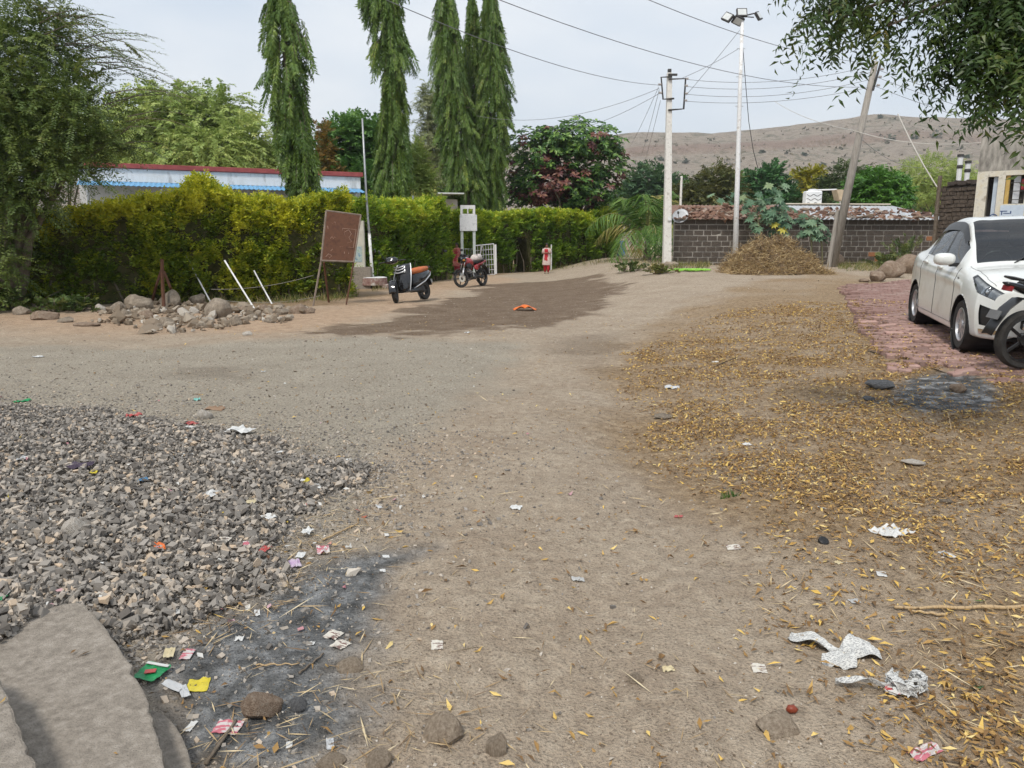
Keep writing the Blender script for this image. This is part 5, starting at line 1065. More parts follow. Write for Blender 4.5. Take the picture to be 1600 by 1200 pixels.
# ---- rusty notice board
rb = gp(490, 478); r_ = empty('rusty_board', tuple(rb), 0, 'rust brown metal notice board on leaning legs with faint chalk marks', 'board')
def rl(px, py, D): return np.array(at(px, py, D)-rb)
Dn = rb.y; TL, TR, BR, BL = rl(510, 329, Dn+.55), rl(564, 336, Dn+.85), rl(553, 409, Dn+.45), rl(502, 407, Dn+.2)
nrm = np.cross(TR-TL, BL-TL); nrm /= np.linalg.norm(nrm); nrm *= -np.sign(nrm[1])
pn = G(); pn.add([TL, TR, BR, BL, TL-nrm*.02, TR-nrm*.02, BR-nrm*.02, BL-nrm*.02], [(0, 1, 2, 3), (7, 6, 5, 4), (0, 4, 5, 1), (1, 5, 6, 2), (2, 6, 7, 3), (3, 7, 4, 0)]); panel = pn.build('panel', M_rust, r_)
M_frame = mat('rusty_frame', (.16, .12, .09), (.24, .19, .15), 10, .8)
for a_, b_ in ((TL, TR), (TR, BR), (BR, BL), (BL, TL)): G().tube([tuple(a_-nrm*.01), tuple(b_-nrm*.01)], .022, 6).build('frame_bar', M_frame, r_)
G().tube([tuple(TL-nrm*.03), tuple(BL-nrm*.03), tuple(rl(489, 480, Dn))], .026, 6).build('leg', M_frame, r_); G().tube([tuple(TR-nrm*.03), tuple(BR-nrm*.03), tuple(rl(541, 476, Dn+.2))], .02, 6).build('leg', M_rust, r_)
G().tube([tuple(rl(506, 410, Dn+.6)), tuple(rl(514, 474, Dn+.9))], .028, 6).build('back_strut', M_rust, r_)
M_chalk = mat('chalk', (0.375, 0.250, 0.188), (0.475, 0.350, 0.275), 20, .9)
def bd(u, v): return TL*(1-u)*(1-v)+TR*u*(1-v)+BR*u*v+BL*(1-u)*v+nrm*.004
def mark(pts): G().tube([tuple(bd(*q)) for q in pts], .0045, 4).build('chalk_mark', M_chalk, panel)
mark([(.52, .32), (.92, .32), (.92, .7), (.5, .7)]); mark([(.52, .32), (.52, .62)]); mark([(.58, .4), (.7, .34), (.8, .42), (.74, .5), (.84, .58), (.7, .62), (.6, .55), (.62, .46), (.58, .4)])
mark([(.2, .55), (.24, .5), (.28, .56), (.33, .5), (.36, .56)]); mark([(.38, .54), (.4, .49), (.44, .55), (.48, .5)]); mark([(.12, .92), (.2, .86), (.3, .9), (.22, .95)]); mark([(.66, .8), (.68, .84)]); mark([(.8, .8), (.8, .84)]); mark([(.2, .24), (.28, .2), (.3, .26)]); mark([(.08, .3), (.1, .36)]); mark([(.25, .8), (.3, .76)])

# ---- white sign on two posts
sb = gp(722, 431); r_ = empty('post_sign', tuple(sb), 0, 'blank white board on two pale posts before the hedge gap', 'sign'); Ds = sb.y; sgp = lambda px, py, d=0: np.array(at(px, py, Ds+d)-sb)
for px in (722, 741): c0, c1 = sgp(px, 430), sgp(px, 324); G().box(((c0[0]+c1[0])/2, 0, c1[2]/2), (.12, .08, c1[2]+.1)).build('post', mat('pale_green_post', (.42, .48, .46), (.52, .57, .55), 5, .7), r_)
a_, b_ = sgp(718.5, 335.5), sgp(745.5, 361); G().box(((a_[0]+b_[0])/2, -.065, (a_[2]+b_[2])/2), (b_[0]-a_[0], .03, a_[2]-b_[2])).build('board', mat('worn_white_board', (.60, .62, .63), (.72, .73, .74), 6, .5, c3=(.5, .52, .53)), r_, bevel=.006)
a_, b_ = sgp(719.5, 323.5), sgp(742.5, 336)
for c, d in ((((a_[0]+b_[0])/2, -.06, a_[2]), (b_[0]-a_[0], .03, .16)), (((a_[0]+b_[0])/2, -.062, b_[2]+.02), (b_[0]-a_[0], .03, .06)), ((a_[0]+.05, -.061, (a_[2]+b_[2])/2), (.10, .03, a_[2]-b_[2]-.1)), ((b_[0]-.05, -.061, (a_[2]+b_[2])/2), (.10, .03, a_[2]-b_[2]-.1)), (((a_[0]+b_[0])/2, -.061, (a_[2]+b_[2])/2), (.05, .03, a_[2]-b_[2]-.1))): G().box(c, d).build('header_frame', M_wpaint, r_)
# ---- white wire gate
gb_ = gp(744, 430); r_ = empty('wire_gate', tuple(gb_), 0, 'white tubular gate with wire mesh standing open by the motorcycle', 'gate'); Dg = gb_.y; gg_ = lambda px, py, d=0: np.array(at(px, py, Dg+d)-gb_)
G().tube([tuple(gg_(742, 384)), tuple(gg_(771, 381, .6)), tuple(gg_(773, 429, .6)), tuple(gg_(744, 431)), tuple(gg_(742, 384))], .028, 6).build('frame', M_wpaint, r_)
G().tube([tuple(gg_(774, 382, .6)), tuple(gg_(775, 428, .6))], .05, 8).build('gate_post', M_wpaint, r_); G().tube([tuple(gg_(753, 384)), tuple(gg_(748, 408))], .03, 6).build('brace', M_wpaint, r_)
for i in range(1, 7): u = i/7; a_ = gg_(742, 384)*(1-u)+gg_(771, 381, .6)*u; b_ = gg_(744, 431)*(1-u)+gg_(773, 429, .6)*u; G().tube([tuple(a_), tuple(b_)], .011, 5).build('mesh_rod', M_wpaint, r_)
for i in range(1, 6): v = i/6; a_ = gg_(742, 384)*(1-v)+gg_(744, 431)*v; b_ = gg_(771, 381, .6)*(1-v)+gg_(773, 429, .6)*v; G().tube([tuple(a_), tuple(b_)], .011, 5).build('mesh_rod', M_wpaint, r_)
gb_ = gp(726, 430); r_ = empty('mesh_panel', tuple(gb_), 0, 'thin grey mesh panel between the two pale sign posts', 'panel'); Dg = gb_.y+.15
for px in (727, 732, 736): G().tube([tuple(np.array(at(px, 388, Dg)-gb_)), tuple(np.array(at(px, 429, Dg)-gb_))], .011, 5).build('mesh_rod', M_steel, r_)
for py in (389, 400, 412, 424): G().tube([tuple(np.array(at(724, py, Dg)-gb_)), tuple(np.array(at(740, py, Dg)-gb_))], .011, 5).build('mesh_rod', M_steel, r_)
# dark wire gate by the woman
gb_ = gp(838, 421); r_ = empty('dark_gate', tuple(gb_), 0, 'small dark wire gate in the far hedge left of the woman', 'gate'); Dg = gb_.y
gz_ = lambda px, py: tuple(np.array(at(px, py, Dg)-gb_))
G().tube([gz_(832, 385), gz_(848, 385), gz_(848, 420), gz_(832, 420), gz_(832, 385)], .03, 5).build('frame', M_dmetal, r_)
for i in range(1, 5): G().tube([gz_(832+16*i/5, 385), gz_(832+16*i/5, 420)], .012, 4).build('mesh_rod', M_steel, r_)
for i in range(1, 7): G().tube([gz_(832, 385+35*i/7), gz_(848, 385+35*i/7)], .012, 4).build('mesh_rod', M_steel, r_)
for px, pt_, lab, m_ in ((809, 375, 'thin steel fence post in the far hedge left of the small gate', M_steel), (828, 380, 'thin fence post against the small dark gate', M_steel), (861, 382, 'pale fence post right of the woman', M_wpaint), (817, 385, 'rusty fence stake between the steel posts', M_rust), (780, 388, 'rusty stake beside the white wire gate', M_rust)):
    q = gp(px, 422); o = G().tube([(0, 0, -.1), (.01, 0, .6), (0, 0, at(px, pt_, q.y).z-q.z)], [.035, .033, .03], 6).build('fence_post', m_); o.location = q; tag(o, lab, 'post', 'posts along the far hedge')

# ---- flagpole on round plinth, painted pillar
fb = gp(583, 450); r_ = empty('flagpole', tuple(fb), 0, 'slim silver flagpole on a round painted plinth', 'flagpole'); Df = fb.y; fr = lambda px, py: tuple(np.array(at(px, py, Df)-fb))
G().tube([(0, 0, .2), fr(578, 380), fr(572, 300), fr(566, 185)], [.05, .045, .035, .028], 8).build('shaft', M_steel, r_, smooth=True); G().tube([(.002, 0, .2), fr(580.5, 415), fr(577, 365)], [.058, .053, .048], 8).build('white_sleeve', M_wpaint, r_, smooth=True)
M_plin = mat('brown_white_paint', (.16, .06, .05), (.30, .2, .17), 6, .9, c3=(.55, .52, .48)); kf = Df/FPX
G().lathe([(.62*30*kf, -.1), (.62*30*kf, .13), (.3, .135)], 24, c=(.35, .1, 0)).build('lower_tier', M_plin, r_, bevel=.01); G().lathe([(.48, .1), (.47, .33), (.44, .35)], 24).build('upper_tier', M_plin, r_, bevel=.01)
G().lathe([(.47, .345), (.40, .365)], 24).build('plinth_top', M_wpaint, r_)
pb_ = gp(563, 456); pb_.y += 2.0; Dq = pb_.y; r_ = empty('painted_pillar', tuple(pb_), 0, 'pale pillar with a blue painted picture in the hedge opening', 'pillar'); qr = lambda px, py: np.array(at(px, py, Dq)-pb_)
a_, b_ = qr(552, 345), qr(571, 418); G().box(((a_[0]+b_[0])/2, 0, (a_[2]+b_[2])/2), (b_[0]-a_[0], .2, a_[2]-b_[2])).build('shaft', mat('cream_pillar', (.48, .46, .38), (.58, .56, .48), 4, .9), r_)
a_, b_ = qr(553, 385), qr(567, 409); G().box(((a_[0]+b_[0])/2, -.107, (a_[2]+b_[2])/2), (b_[0]-a_[0], .01, a_[2]-b_[2])).build('blue_picture', mat('blue_picture', (.10, .24, .36), (.45, .52, .5), 9, .8, c3=(.2, .35, .22)), r_)
a_, b_ = qr(540, 417), qr(582, 450); G().box(((a_[0]+b_[0])/2, -.1, (a_[2]+b_[2])/2-.2), (b_[0]-a_[0], .4, a_[2]-b_[2]+.4)).build('low_wall', M_conc, r_)

# ---- leaning rods, tripod and wires of the verge
tb = gp(252, 478); r_ = empty('rusty_tripod', tuple(tb), 0, 'rusty iron tripod stake standing in the stone pile', 'stake'); Dt = tb.y; tr = lambda px, py, d=0: tuple(np.array(at(px, py, Dt+d)-tb))
for a_, b_, w_ in (((253, 405), (257, 492), .04), ((253, 420), (238, 470), .032), ((256, 424), (278, 474), .032)): G().tube([tr(*a_, .3 if w_ < .04 else 0), tr((a_[0]+b_[0])/2-1, (a_[1]+b_[1])/2, .2 if w_ < .04 else -.1), tr(*b_, .5 if w_ < .04 else -.3)], w_, 5).build('leg', M_rust, r_)
for a_, b_, lab in (((290, 397), (330, 474), 'leftmost leaning pale rod in front of the hedge'), ((351, 407), (406, 496), 'longest leaning pale rod, middle of the three'), ((397, 423), (425, 475), 'shortest leaning pale rod, right of the three')):
    q = gp(b_[0], min(b_[1], 486)); t_ = at(a_[0], a_[1], q.y+.5)-at(b_[0], b_[1], q.y); q = at(b_[0], b_[1], q.y)
    o = G().tube([(0, 0, 0), tuple(t_*.5+Vector((-.02, 0, .03))), tuple(t_)], .019, 6).build('leaning_rod', M_wpaint); o.location = q; tag(o, lab, 'rod', 'rods leaning by the hedge')
for a_, b_, sg, lab in (((330, 452), (490, 430), .1, 'upper rusty fence wire before the hedge'), ((340, 468), (500, 462), .12, 'lower rusty fence wire before the hedge')):
    wire(lab, at(a_[0], a_[1], 17.9), at(b_[0], b_[1], 18.8), sg, .006, M_gpole, 'fence wires', 'fence_wire')

# blue drum and slab at the lane's end
q = Vector(gbase(967, 50)); r_ = empty('blue_drum', tuple(q), 0, 'blue drum at the far end of the hedge', 'drum'); G().lathe([(.28, 0), (.28, .3), (.3, .32), (.28, .34), (.28, .62), (.3, .64), (.28, .66), (.28, .95), (.26, .97)], 16).build('shell', mat('blue_plastic', (.06, .17, .38), (.08, .2, .42), 3, .5), r_); G().lathe([(.07, .97), (.07, 1.0)], 10, c=(.1, 0, 0)).build('bung', M_black, r_)
# green hose
q = gp(1078, 424); o = G().tube([(math.sin(i*.9)*.45*(1-.004*i)+.012*i-.35, -.2+math.cos(i*1.3)*.22, .03+.05*abs(math.sin(i*.6))) for i in range(64)], .022, 6).build('green_hose', mat('bright_green_hose', (.20, .5, .05), (.3, .6, .08), 4, .5)); o.location = q; tag(o, 'tangle of bright green hose on the ground by the concrete pole', 'hose')
q = gp(1024, 428); o = G().tube([(-.05, 0, .02), (.1, .05, .05), (.3, 0, .03), (.6, .04, .02), (.9, 0, .02)], .02, 6).build('red_rope', mat('red_cord', (.5, .08, .03), (.6, .12, .05), 4, .6)); o.location = q; tag(o, 'short red orange cord left of the green hose', 'cord')

# ---- heap of dry straw with castor plants
hb = gp(1218, 428); r_ = empty('straw_heap', tuple(hb), 0, 'brown heap of dry straw and weeds against the stone wall', 'heap'); gh = np.random.default_rng(91); kx = hb.y/FPX
nu = 44; rows = []
for j in range(20):
    v = j/19; rows.append([])
    for i in range(nu):
        u = i/(nu-1)*2-1; yy = -.4+v*1.7; prof = max(0, 1-u*u)**.8*math.sin(math.pi*min(1, v*.5+.02))
        rows[-1].append((u*78*kx+.1*gh.normal()*.3, yy, -.06+.95*prof*(.45+.8*float(vn(u*4+9, v*3, .5, 92))+.3*float(vn(u*4+9, v*4, .17, 93)))))
G().sheet(rows).build('mound', mat('heap_soil', (.12, .085, .05), (.2, .14, .085), 6, .95, .8, 20), r_)
n = 15000; ii = gh.integers(0, 20, n); jj = gh.integers(0, nu, n); Pm = np.array(rows)[ii, jj]+gh.normal(0, .05, (n, 3)); Pm = Pm[Pm[:, 2] > -.02]; n = len(Pm); Dm = gh.normal(0, 1, (n, 3)); Dm[:, 2] = gh.normal(0, .6, n)
leafobj('straw_cover', [leaves(Pm, Dm, unit(n, gh), gh.uniform(.06, .34, n), .016, gh.uniform(0, 1, n), gh.uniform(0, .5, n), .4)], LM('heap_straw', [(0, (.15, .095, .045)), (.45, (.33, .22, .10)), (.8, (.48, .35, .17)), (1, (.6, .48, .28))], .1), r_)
M_cast = LM('castor_leaf', [(0, (0.061, 0.128, 0.068)), (.5, (0.128, 0.230, 0.135)), (.9, (0.230, 0.338, 0.203)), (1, (0.540, 0.486, 0.081))], .25, .45)
M_cstem = mat('castor_stem', (.25, .27, .14), (.32, .3, .18), 4, .6)
def castor(px, py, tpx, tpy, label, seed, n=22, spread=22, dy=-.0):
    g = np.random.default_rng(seed); b = Vector(gbase(px, 29.6 if 1170 < px < 1290 else 36.5)); k = b.y/FPX; b.z += .3; r_ = empty('castor_plant', tuple(b), 0, label, 'plant', 'castor plants by the wall'); top = at(tpx, tpy, b.y)-b
    g3 = G(); pr = []; C = []
    g3.tube([(0, 0, -.4), tuple(top*.4+Vector((.06, 0, 0))), tuple(top)], [.035, .028, .012], 6)
    for i in range(n):
        t = g.uniform(.45, 1.02); p0 = top*t+Vector((.06*(1-abs(2*t-.8)), 0, 0)); a = g.uniform(0, 6.28); e_ = p0+Vector((math.cos(a), math.sin(a)*.8, g.uniform(.1, .6)))*spread*k*g.uniform(.3, 1.0)
        g3.tube([tuple(p0), tuple((p0+e_)/2+Vector((0, 0, .05))), tuple(e_)], [.011, .008, .006], 4); m = 8
        ax = Vector((math.cos(a)*.5, math.sin(a)*.5-.4, .8)).normalized(); t1 = ax.orthogonal().normalized(); t2 = ax.cross(t1); c_ = g.uniform(0, .92) if g.uniform() > .04 else 1.0
        for q in range(m):
            aa = 2*math.pi*q/m; d = t1*math.cos(aa)+t2*math.sin(aa)-Vector((0, 0, .15)); C.append((tuple(e_), tuple(d), tuple(ax), g.uniform(.17, .27), c_))
    A = [np.array([c[i] for c in C]) for i in range(3)]; Ls_ = np.array([c[3] for c in C])
    leafobj('leaves', [leaves(A[0], A[1], A[2], Ls_, Ls_*.42, np.array([c[4] for c in C]), .2, .55)], M_cast, r_); g3.build('stems', M_cstem, r_, smooth=True)
for a in ((1217, 415, 1210, 298, 'tallest castor plant on top of the straw heap', 501, 40, 26), (1222, 412, 1200, 330, 'bent castor plant left of the tallest one', 502, 26, 24), (1185, 412, 1180, 318, 'castor plant left of the straw heap crest', 503, 28, 26), (1262, 410, 1262, 345, 'bushy castor plant right of the straw heap crest', 504, 36, 22), (1120, 395, 1128, 312, 'castor plant rising behind the roof left of the mast', 505, 24, 26), (1280, 405, 1275, 350, 'low castor plant at the right of the heap', 506, 24, 18), (1165, 400, 1160, 310, 'castor plant just right of the mast', 507, 20, 22), (1225, 424, 1226, 396, 'wilted castor seedling at the front of the heap', 508, 8, 9)): castor(*a)
# ================================================================ VEHICLES
M_tyre = mat('tyre_rubber', (.022, .021, .02), (.045, .042, .038), 8, .85, .5, 60)
M_chrome = mat('chrome', (.70, .70, .70), (.8, .8, .8), 5, .12, metal=1)
M_alloy = mat('alloy_silver', (.52, .52, .53), (.62, .62, .63), 9, .35, metal=.7)
M_glass = glassmat('tinted_glass', (.52, .58, .56)); M_clear = glassmat('clear_lens', (.85, .87, .88))
M_carw = mat('white_car_paint', (.64, .65, .62), (.71, .72, .69), 2.5, .25, coat=.6, spec=.5, c3=(.58, .575, .53), detail=9)
M_trim = mat('black_trim', (.016, .016, .017), (.026, .026, .027), 10, .35)
M_seat = mat('grey_seat_fabric', (.06, .06, .06), (.09, .09, .09), 20, .9)
M_gloss = mat('gloss_black', (.010, .010, .011), (.016, .016, .017), 5, .12, coat=.5)
def wheel_parts(root, c, r, wd, rr, spokes, m_rim, n=36, side=-1, sub='wheel', hub=.05, face=None, tread=True):
    """wheel with its axle along local Y; side is the outer face"""
    e_ = bpy.data.objects.new(sub, None); COL.objects.link(e_); e_.parent = root; e_.location = c; e_.empty_display_size = .1
    h = wd/2; ty = G(); ty.lathe([(rr, -h*.86), (r*.93, -h), (r*.985, -h*.72), (r, -h*.3), (r, h*.3), (r*.985, h*.72), (r*.93, h), (rr, h*.86)], n, 'Y', closed=True); ty.build('tyre', M_tyre, e_, smooth=True, autos=50)
    rm = G(); rm.lathe([(rr, -h*.86), (rr-.012, -h*.9), (rr-.025, -h*.5), (rr-.025, h*.5), (rr-.012, h*.9), (rr, h*.86)], n, 'Y', closed=True)
    fy = side*h*.62 if face is None else face
    for k in range(spokes):
        a = 2*math.pi*k/spokes; rt = rotm(0, a, 0); L_ = rr-.02-hub*.6; rm.box(tuple(rt @ np.array((hub*.6+L_/2, 0, 0))+np.array((0, fy*.92, 0))), (L_, wd*.12, .028 if spokes > 6 else .03), rt)
    rm.lathe([(hub, fy-.02), (hub, fy+.02)], 16, 'Y'); rm.build('rim', m_rim, e_, smooth=True, autos=40)
    return e_

def build_car():
    A = np.array
    st = [(-.0, [(.50, .25), (.56, .27), (.60, .42), (.58, .56), (.54, .62), (.42, .655), (.25, .67), (0, .68)]),
     (.05, [(.60, .20), (.67, .24), (.72, .44), (.70, .62), (.65, .695), (.50, .74), (.3, .76), (0, .77)]),
     (.22, [(.66, .19), (.79, .23), (.83, .48), (.815, .68), (.76, .775), (.60, .825), (.35, .85), (0, .86)]),
     (.66, [(.70, .19), (.85, .22), (.868, .52), (.855, .75), (.80, .865), (.64, .91), (.36, .935), (0, .945)]),
     (1.00, [(.70, .19), (.855, .21), (.867, .55), (.85, .80), (.80, .905), (.69, .95), (.4, .98), (0, .99)]),
     (1.40, [(.70, .19), (.855, .21), (.865, .55), (.85, .82), (.80, .925), (.645, 1.215), (.38, 1.265), (0, 1.28)]),
     (1.78, [(.70, .19), (.855, .21), (.865, .55), (.85, .83), (.80, .935), (.60, 1.425), (.36, 1.475), (0, 1.488)]),
     (2.25, [(.70, .19), (.855, .21), (.865, .55), (.85, .845), (.80, .95), (.59, 1.45), (.36, 1.505), (0, 1.517)]),
     (2.72, [(.70, .19), (.855, .21), (.865, .55), (.85, .86), (.795, .97), (.58, 1.41), (.35, 1.465), (0, 1.478)]),
     (3.08, [(.70, .19), (.85, .21), (.865, .55), (.85, .88), (.785, .99), (.61, 1.255), (.36, 1.30), (0, 1.312)]),
     (3.42, [(.70, .19), (.84, .22), (.855, .55), (.835, .90), (.77, 1.005), (.66, 1.06), (.38, 1.085), (0, 1.09)]),
     (3.74, [(.66, .22), (.79, .25), (.82, .55), (.80, .88), (.74, .99), (.62, 1.035), (.38, 1.055), (0, 1.06)]),
     (3.93, [(.60, .26), (.72, .28), (.75, .52), (.73, .80), (.68, .90), (.55, .95), (.33, .97), (0, .975)]),
     (3.995, [(.52, .30), (.62, .32), (.66, .5), (.64, .70), (.60, .78), (.48, .82), (.3, .83), (0, .835)])]
    ss = A([s for s, _ in st]); PT = A([p for _, p in st])          # (nst, 8, 2)
    def cr(t, pts):                                               # Catmull-Rom, centripetal-ish, clamped ends
        n = len(pts); i = np.clip(np.floor(t).astype(int), 0, n-2); f = (t-i)[(...,)+(None,)*(pts.ndim-1)]
        p0, p1, p2, p3 = pts[np.maximum(i-1, 0)], pts[i], pts[i+1], pts[np.minimum(i+2, n-1)]; k = .42
        m1, m2 = k*(p2-p0), k*(p3-p1)
        return (2*f**3-3*f**2+1)*p1+(f**3-2*f**2+f)*m1+(-2*f**3+3*f**2)*p2+(f**3-f**2)*m2
    NU, NV = 300, 124
    # station parameter as a function of length (monotone linear interpolation keeps spacing even)
    sfine = np.concatenate([np.linspace(0, .25, 40)[:-1], np.linspace(.25, 3.7, NU-70), np.linspace(3.7, 3.995, 32)[1:]])
    tpar = np.interp(sfine, ss, np.arange(len(ss)))
    sec = cr(tpar, PT); NU = len(sfine)
    vf = np.linspace(0, 7, NV); pr = cr(vf, np.transpose(sec, (1, 0, 2)))   # (NV, NU, 2)
    pr = np.transpose(pr, (1, 0, 2)); Y = np.maximum(pr[..., 0], 0); Z = pr[..., 1]
    S = np.repeat(sfine[:, None], NV, 1)
    S = S+.20*np.clip(Y/.8, 0, 1)**2.4*np.clip(1-S/.6, 0, 1)**1.5-.10*np.clip(Y/.75, 0, 1)**2*np.clip((S-3.7)/.3, 0, 1)   # rounded ends in plan
    # side crease and swage
    Y = Y+.012*np.exp(-((vf[None]-2.75)/.16)**2)*((sfine > .8) & (sfine < 3.3))[:, None]
    AX = (.765, 3.215); RA = .338; V3 = np.stack([S, Y, Z], 2)
    for ax in AX:                                                 # snap a ring of vertices onto the wheel-arch circle
        dx, dz = V3[..., 0]-ax, V3[..., 2]-.295; d = np.hypot(dx, dz); ok = (np.abs(d-RA) < .0115) & (vf[None] < 3.2) & (vf[None] > .2)
        V3[..., 0] = np.where(ok, ax+dx/d*RA, V3[..., 0]); V3[..., 2] = np.where(ok, .295+dz/d*RA, V3[..., 2])
    cS = (V3[:-1, :-1]+V3[1:, 1:])/2; cs, cz = cS[..., 0], cS[..., 2]; cv = np.repeat(((vf[:-1]+vf[1:])/2)[None], NU-1, 0); cu = np.repeat(((sfine[:-1]+sfine[1:])/2)[:, None], NV-1, 1)
    cut = np.zeros(cs.shape, bool)
    for ax in AX: cut |= (np.hypot(cs-ax, cz-.295) < RA-.004) & (cv < 3.3)
    win = (cv > 4.10) & (cv < 4.86) & (cu > 1.32) & (cu < 3.02)
    pil = ((cu > 2.02) & (cu < 2.10)) | ((cu > 2.70+.12*(4.86-cv)) & (cu < 2.76+.12*(4.86-cv)))
    wf = win & (cu <= 2.02); wr = win & (cu >= 2.10) & ~pil & (cu < 2.76); wq = win & ~pil & (cu >= 2.74)
    wr &= ~wq; blackp = win & pil
    ws = (cv > 5.13) & (cu > 1.05) & (cu < 1.755); rg = (cv > 5.16) & (cu > 2.84) & (cu < 3.36)
    hl = (cv > 3.05+.9*np.clip((cu-.25)/.4, 0, 1)) & (cv < 4.25-.0*cu) & (cu > .045) & (cu < .60)
    fog = (cv > 1.55) & (cv < 2.5) & (cu > .035) & (cu < .16); chs = (cv > 1.12) & (cv < 1.34) & (cu > .02) & (cu < .17)
    gril = (cu < .035) & (cv > 2.2) & (cv < 99) & (np.abs(cS[..., 1]) < .42) & (cz < .64)
    tl = (cv > 3.1) & (cv < 4.3) & (cu > 3.72) & (cu < 3.96)
    idx = np.arange(NU*NV).reshape(NU, NV); Q = np.stack([idx[:-1, :-1], idx[1:, :-1], idx[1:, 1:], idx[:-1, 1:]], 2)
    Vf = V3.reshape(-1, 3); nrm = np.cross(V3[1:, :-1]-V3[:-1, :-1], V3[:-1, 1:]-V3[:-1, :-1])
    gx = np.gradient(V3, axis=0); gy = np.gradient(V3, axis=1); nn = np.cross(gx, gy); nn /= np.maximum(np.linalg.norm(nn, axis=2), 1e-9)[..., None]; nn *= np.sign(nn[..., 1:2]+.001*np.sign(nn[..., 2:3]))
    nn = np.where((nn[..., 1:2]*0+nn[..., 2:3]*(Z[..., None] > .9)+nn[..., 1:2]*(Z[..., None] <= .9)) < 0, -nn, nn)
    fr = gp(1503, 549); re_ = gp(1434, 508); 
    frp = np.array((fr.x, fr.y)); rep = np.array((re_.x, re_.y)); f = frp-rep; f /= np.linalg.norm(f); lf = np.array((-f[1], f[0]))
    # wheel contact line is 0.765 m right of the axis; put the right front tyre on its spot
    org = frp-f*(2.0-.765)+lf*.79; heading = math.atan2(f[1], f[0])
    gzc = float(pz(org[0], org[1]))+.02; zf = float(pz(*(org+f*1.23)))+.02; zr_ = float(pz(*(org-f*1.23)))+.02
    root = empty('parked_car', (org[0], org[1], (zf+zr_)/2), heading, 'white sedan parked on the red paving, dusty, black window visors', 'car'); root.rotation_euler = (0, -math.atan2(zf-zr_, 2.46), heading)
    def emit(name, mask, m, parent=None, off=0.0, sides=(1, -1), smooth=True):
        V = (V3+nn*off).reshape(-1, 3); objs = []
        VV, FF, n = [], [], 0
        for sd_ in sides:
            q = Q[mask]; u, inv = np.unique(q, return_inverse=True); v = V[u].copy(); v = np.stack([2.0-v[:, 0], -v[:, 1]*sd_, v[:, 2]], 1)
            q = inv.reshape(-1, 4); q = q[:, ::-1] if sd_ == 1 else q; VV.append(v); FF.append(q+n); n += len(v)
        return mesh_np(name, np.concatenate(VV), np.concatenate(FF), m, parent or root, smooth)
    glass = wf | wr | wq | ws | rg
    body = emit('body', ~(cut | glass | hl | fog | tl | blackp | chs), M_carw)
    emit('windscreen', ws, M_glass); emit('rear_window', rg, M_glass)
    for nm, mk in (('front_door_window', wf), ('rear_door_window', wr), ('quarter_window', wq)):
        for sd_ in (1, -1): emit(nm, mk, M_glass, sides=(sd_,))
    for sd_ in (1, -1):
        for mk in (blackp & (cu < 2.3), blackp & (cu > 2.3)): emit('window_pillar', mk, M_trim, sides=(sd_,))
    for nm, k in (('front_fascia', 0), ('rear_fascia', NU-1)):      # close the nose and the tail
        rows = [[(2.0-(0.0 if k == 0 else 3.995)-(.20*(abs(q)*Y[k, j]/.8)**2.4 if k == 0 else -.10*(abs(q)*Y[k, j]/.75)**2), q*Y[k, j], Z[k, j]) for q in np.linspace(-1, 1, 25)] for j in range(0, NV, 3)]
        G().sheet(rows).build(nm, M_carw, root, smooth=True)
    G().sheet([[(2.012-.20*(abs(y_)/.8)**2.4, y_*(1 if z_ < .55 else .92), z_) for y_ in np.linspace(-.46, .46, 15)] for z_ in (.36, .42, .5, .58, .62)]).build('grille', M_trim, root, smooth=True)
    for z_ in (.40, .47, .54): G().tube([(2.018-.20*(abs(y_)/.8)**2.4, y_, z_) for y_ in np.linspace(-.42, .42, 13)], .006, 5).build('grille_bar', M_chrome, root)
    G().box((2.02, 0, .46), (.012, .5, .11)).build('number_plate', M_wpaint, root)
    for sd_ in (1, -1):
        hp = emit('headlight', hl, mat('headlight_reflector', (.50, .52, .54), (.80, .82, .84), 22, .15, metal=.35), off=-.03, sides=(sd_,)); emit('lens', hl, M_clear, hp, sides=(sd_,))
        G().lathe([(.06, -.02), (.065, .02), (.05, .035)], 18, 'X', (2.0-.30, -.70*sd_, .70)).build('projector', M_chrome, hp, smooth=True)
        emit('fog_lamp_recess', fog, M_trim, sides=(sd_,), off=-.02); emit('chrome_strip', chs, M_chrome, sides=(sd_,), off=.006); emit('tail_lamp', tl, mat('tail_red', (.35, .02, .02), (.4, .03, .03), 5, .2), sides=(sd_,))
        vis = (cv > 4.70) & (cv < 4.97) & (cu > 1.44) & (cu < 2.86); emit('rain_visor', vis, M_trim, off=.022, sides=(sd_,))
    G().lathe([(.055, 0), (.055, .012)], 20, 'X', (2.0, 0, .66)).build('emblem', M_chrome, root)
    def SP(s, v, off=.0):
        i = int(np.argmin(np.abs(sfine-s))); j = int(round(v/7*(NV-1))); p = V3[i, j]+nn[i, j]*off; return (2.0-p[0], -p[1], p[2])
    for sd_ in (1, -1):
        for s in (1.13, 2.06, 2.93): G().tube([(lambda q: (q[0], q[1]*sd_, q[2]))(SP(s+(.08*(2.2-v) if s > 2.5 and v < 2.2 else 0), v, .0005)) for v in np.linspace(1.25, 4.05, 24)], .0035, 5).build('door_seam', M_trim, root)
        G().tube([(lambda q: (q[0], q[1]*sd_, q[2]))(SP(s, 1.25, .0005)) for s in np.linspace(1.13, 2.85, 40)], .0035, 5).build('sill_seam', M_trim, root)
        G().tube([(lambda q: (q[0], q[1]*sd_, q[2]))(SP(s, 4.55+.25*(s-.5), .0005)) for s in np.linspace(.16, 1.0, 30)], .003, 5).build('bonnet_seam', M_trim, root)
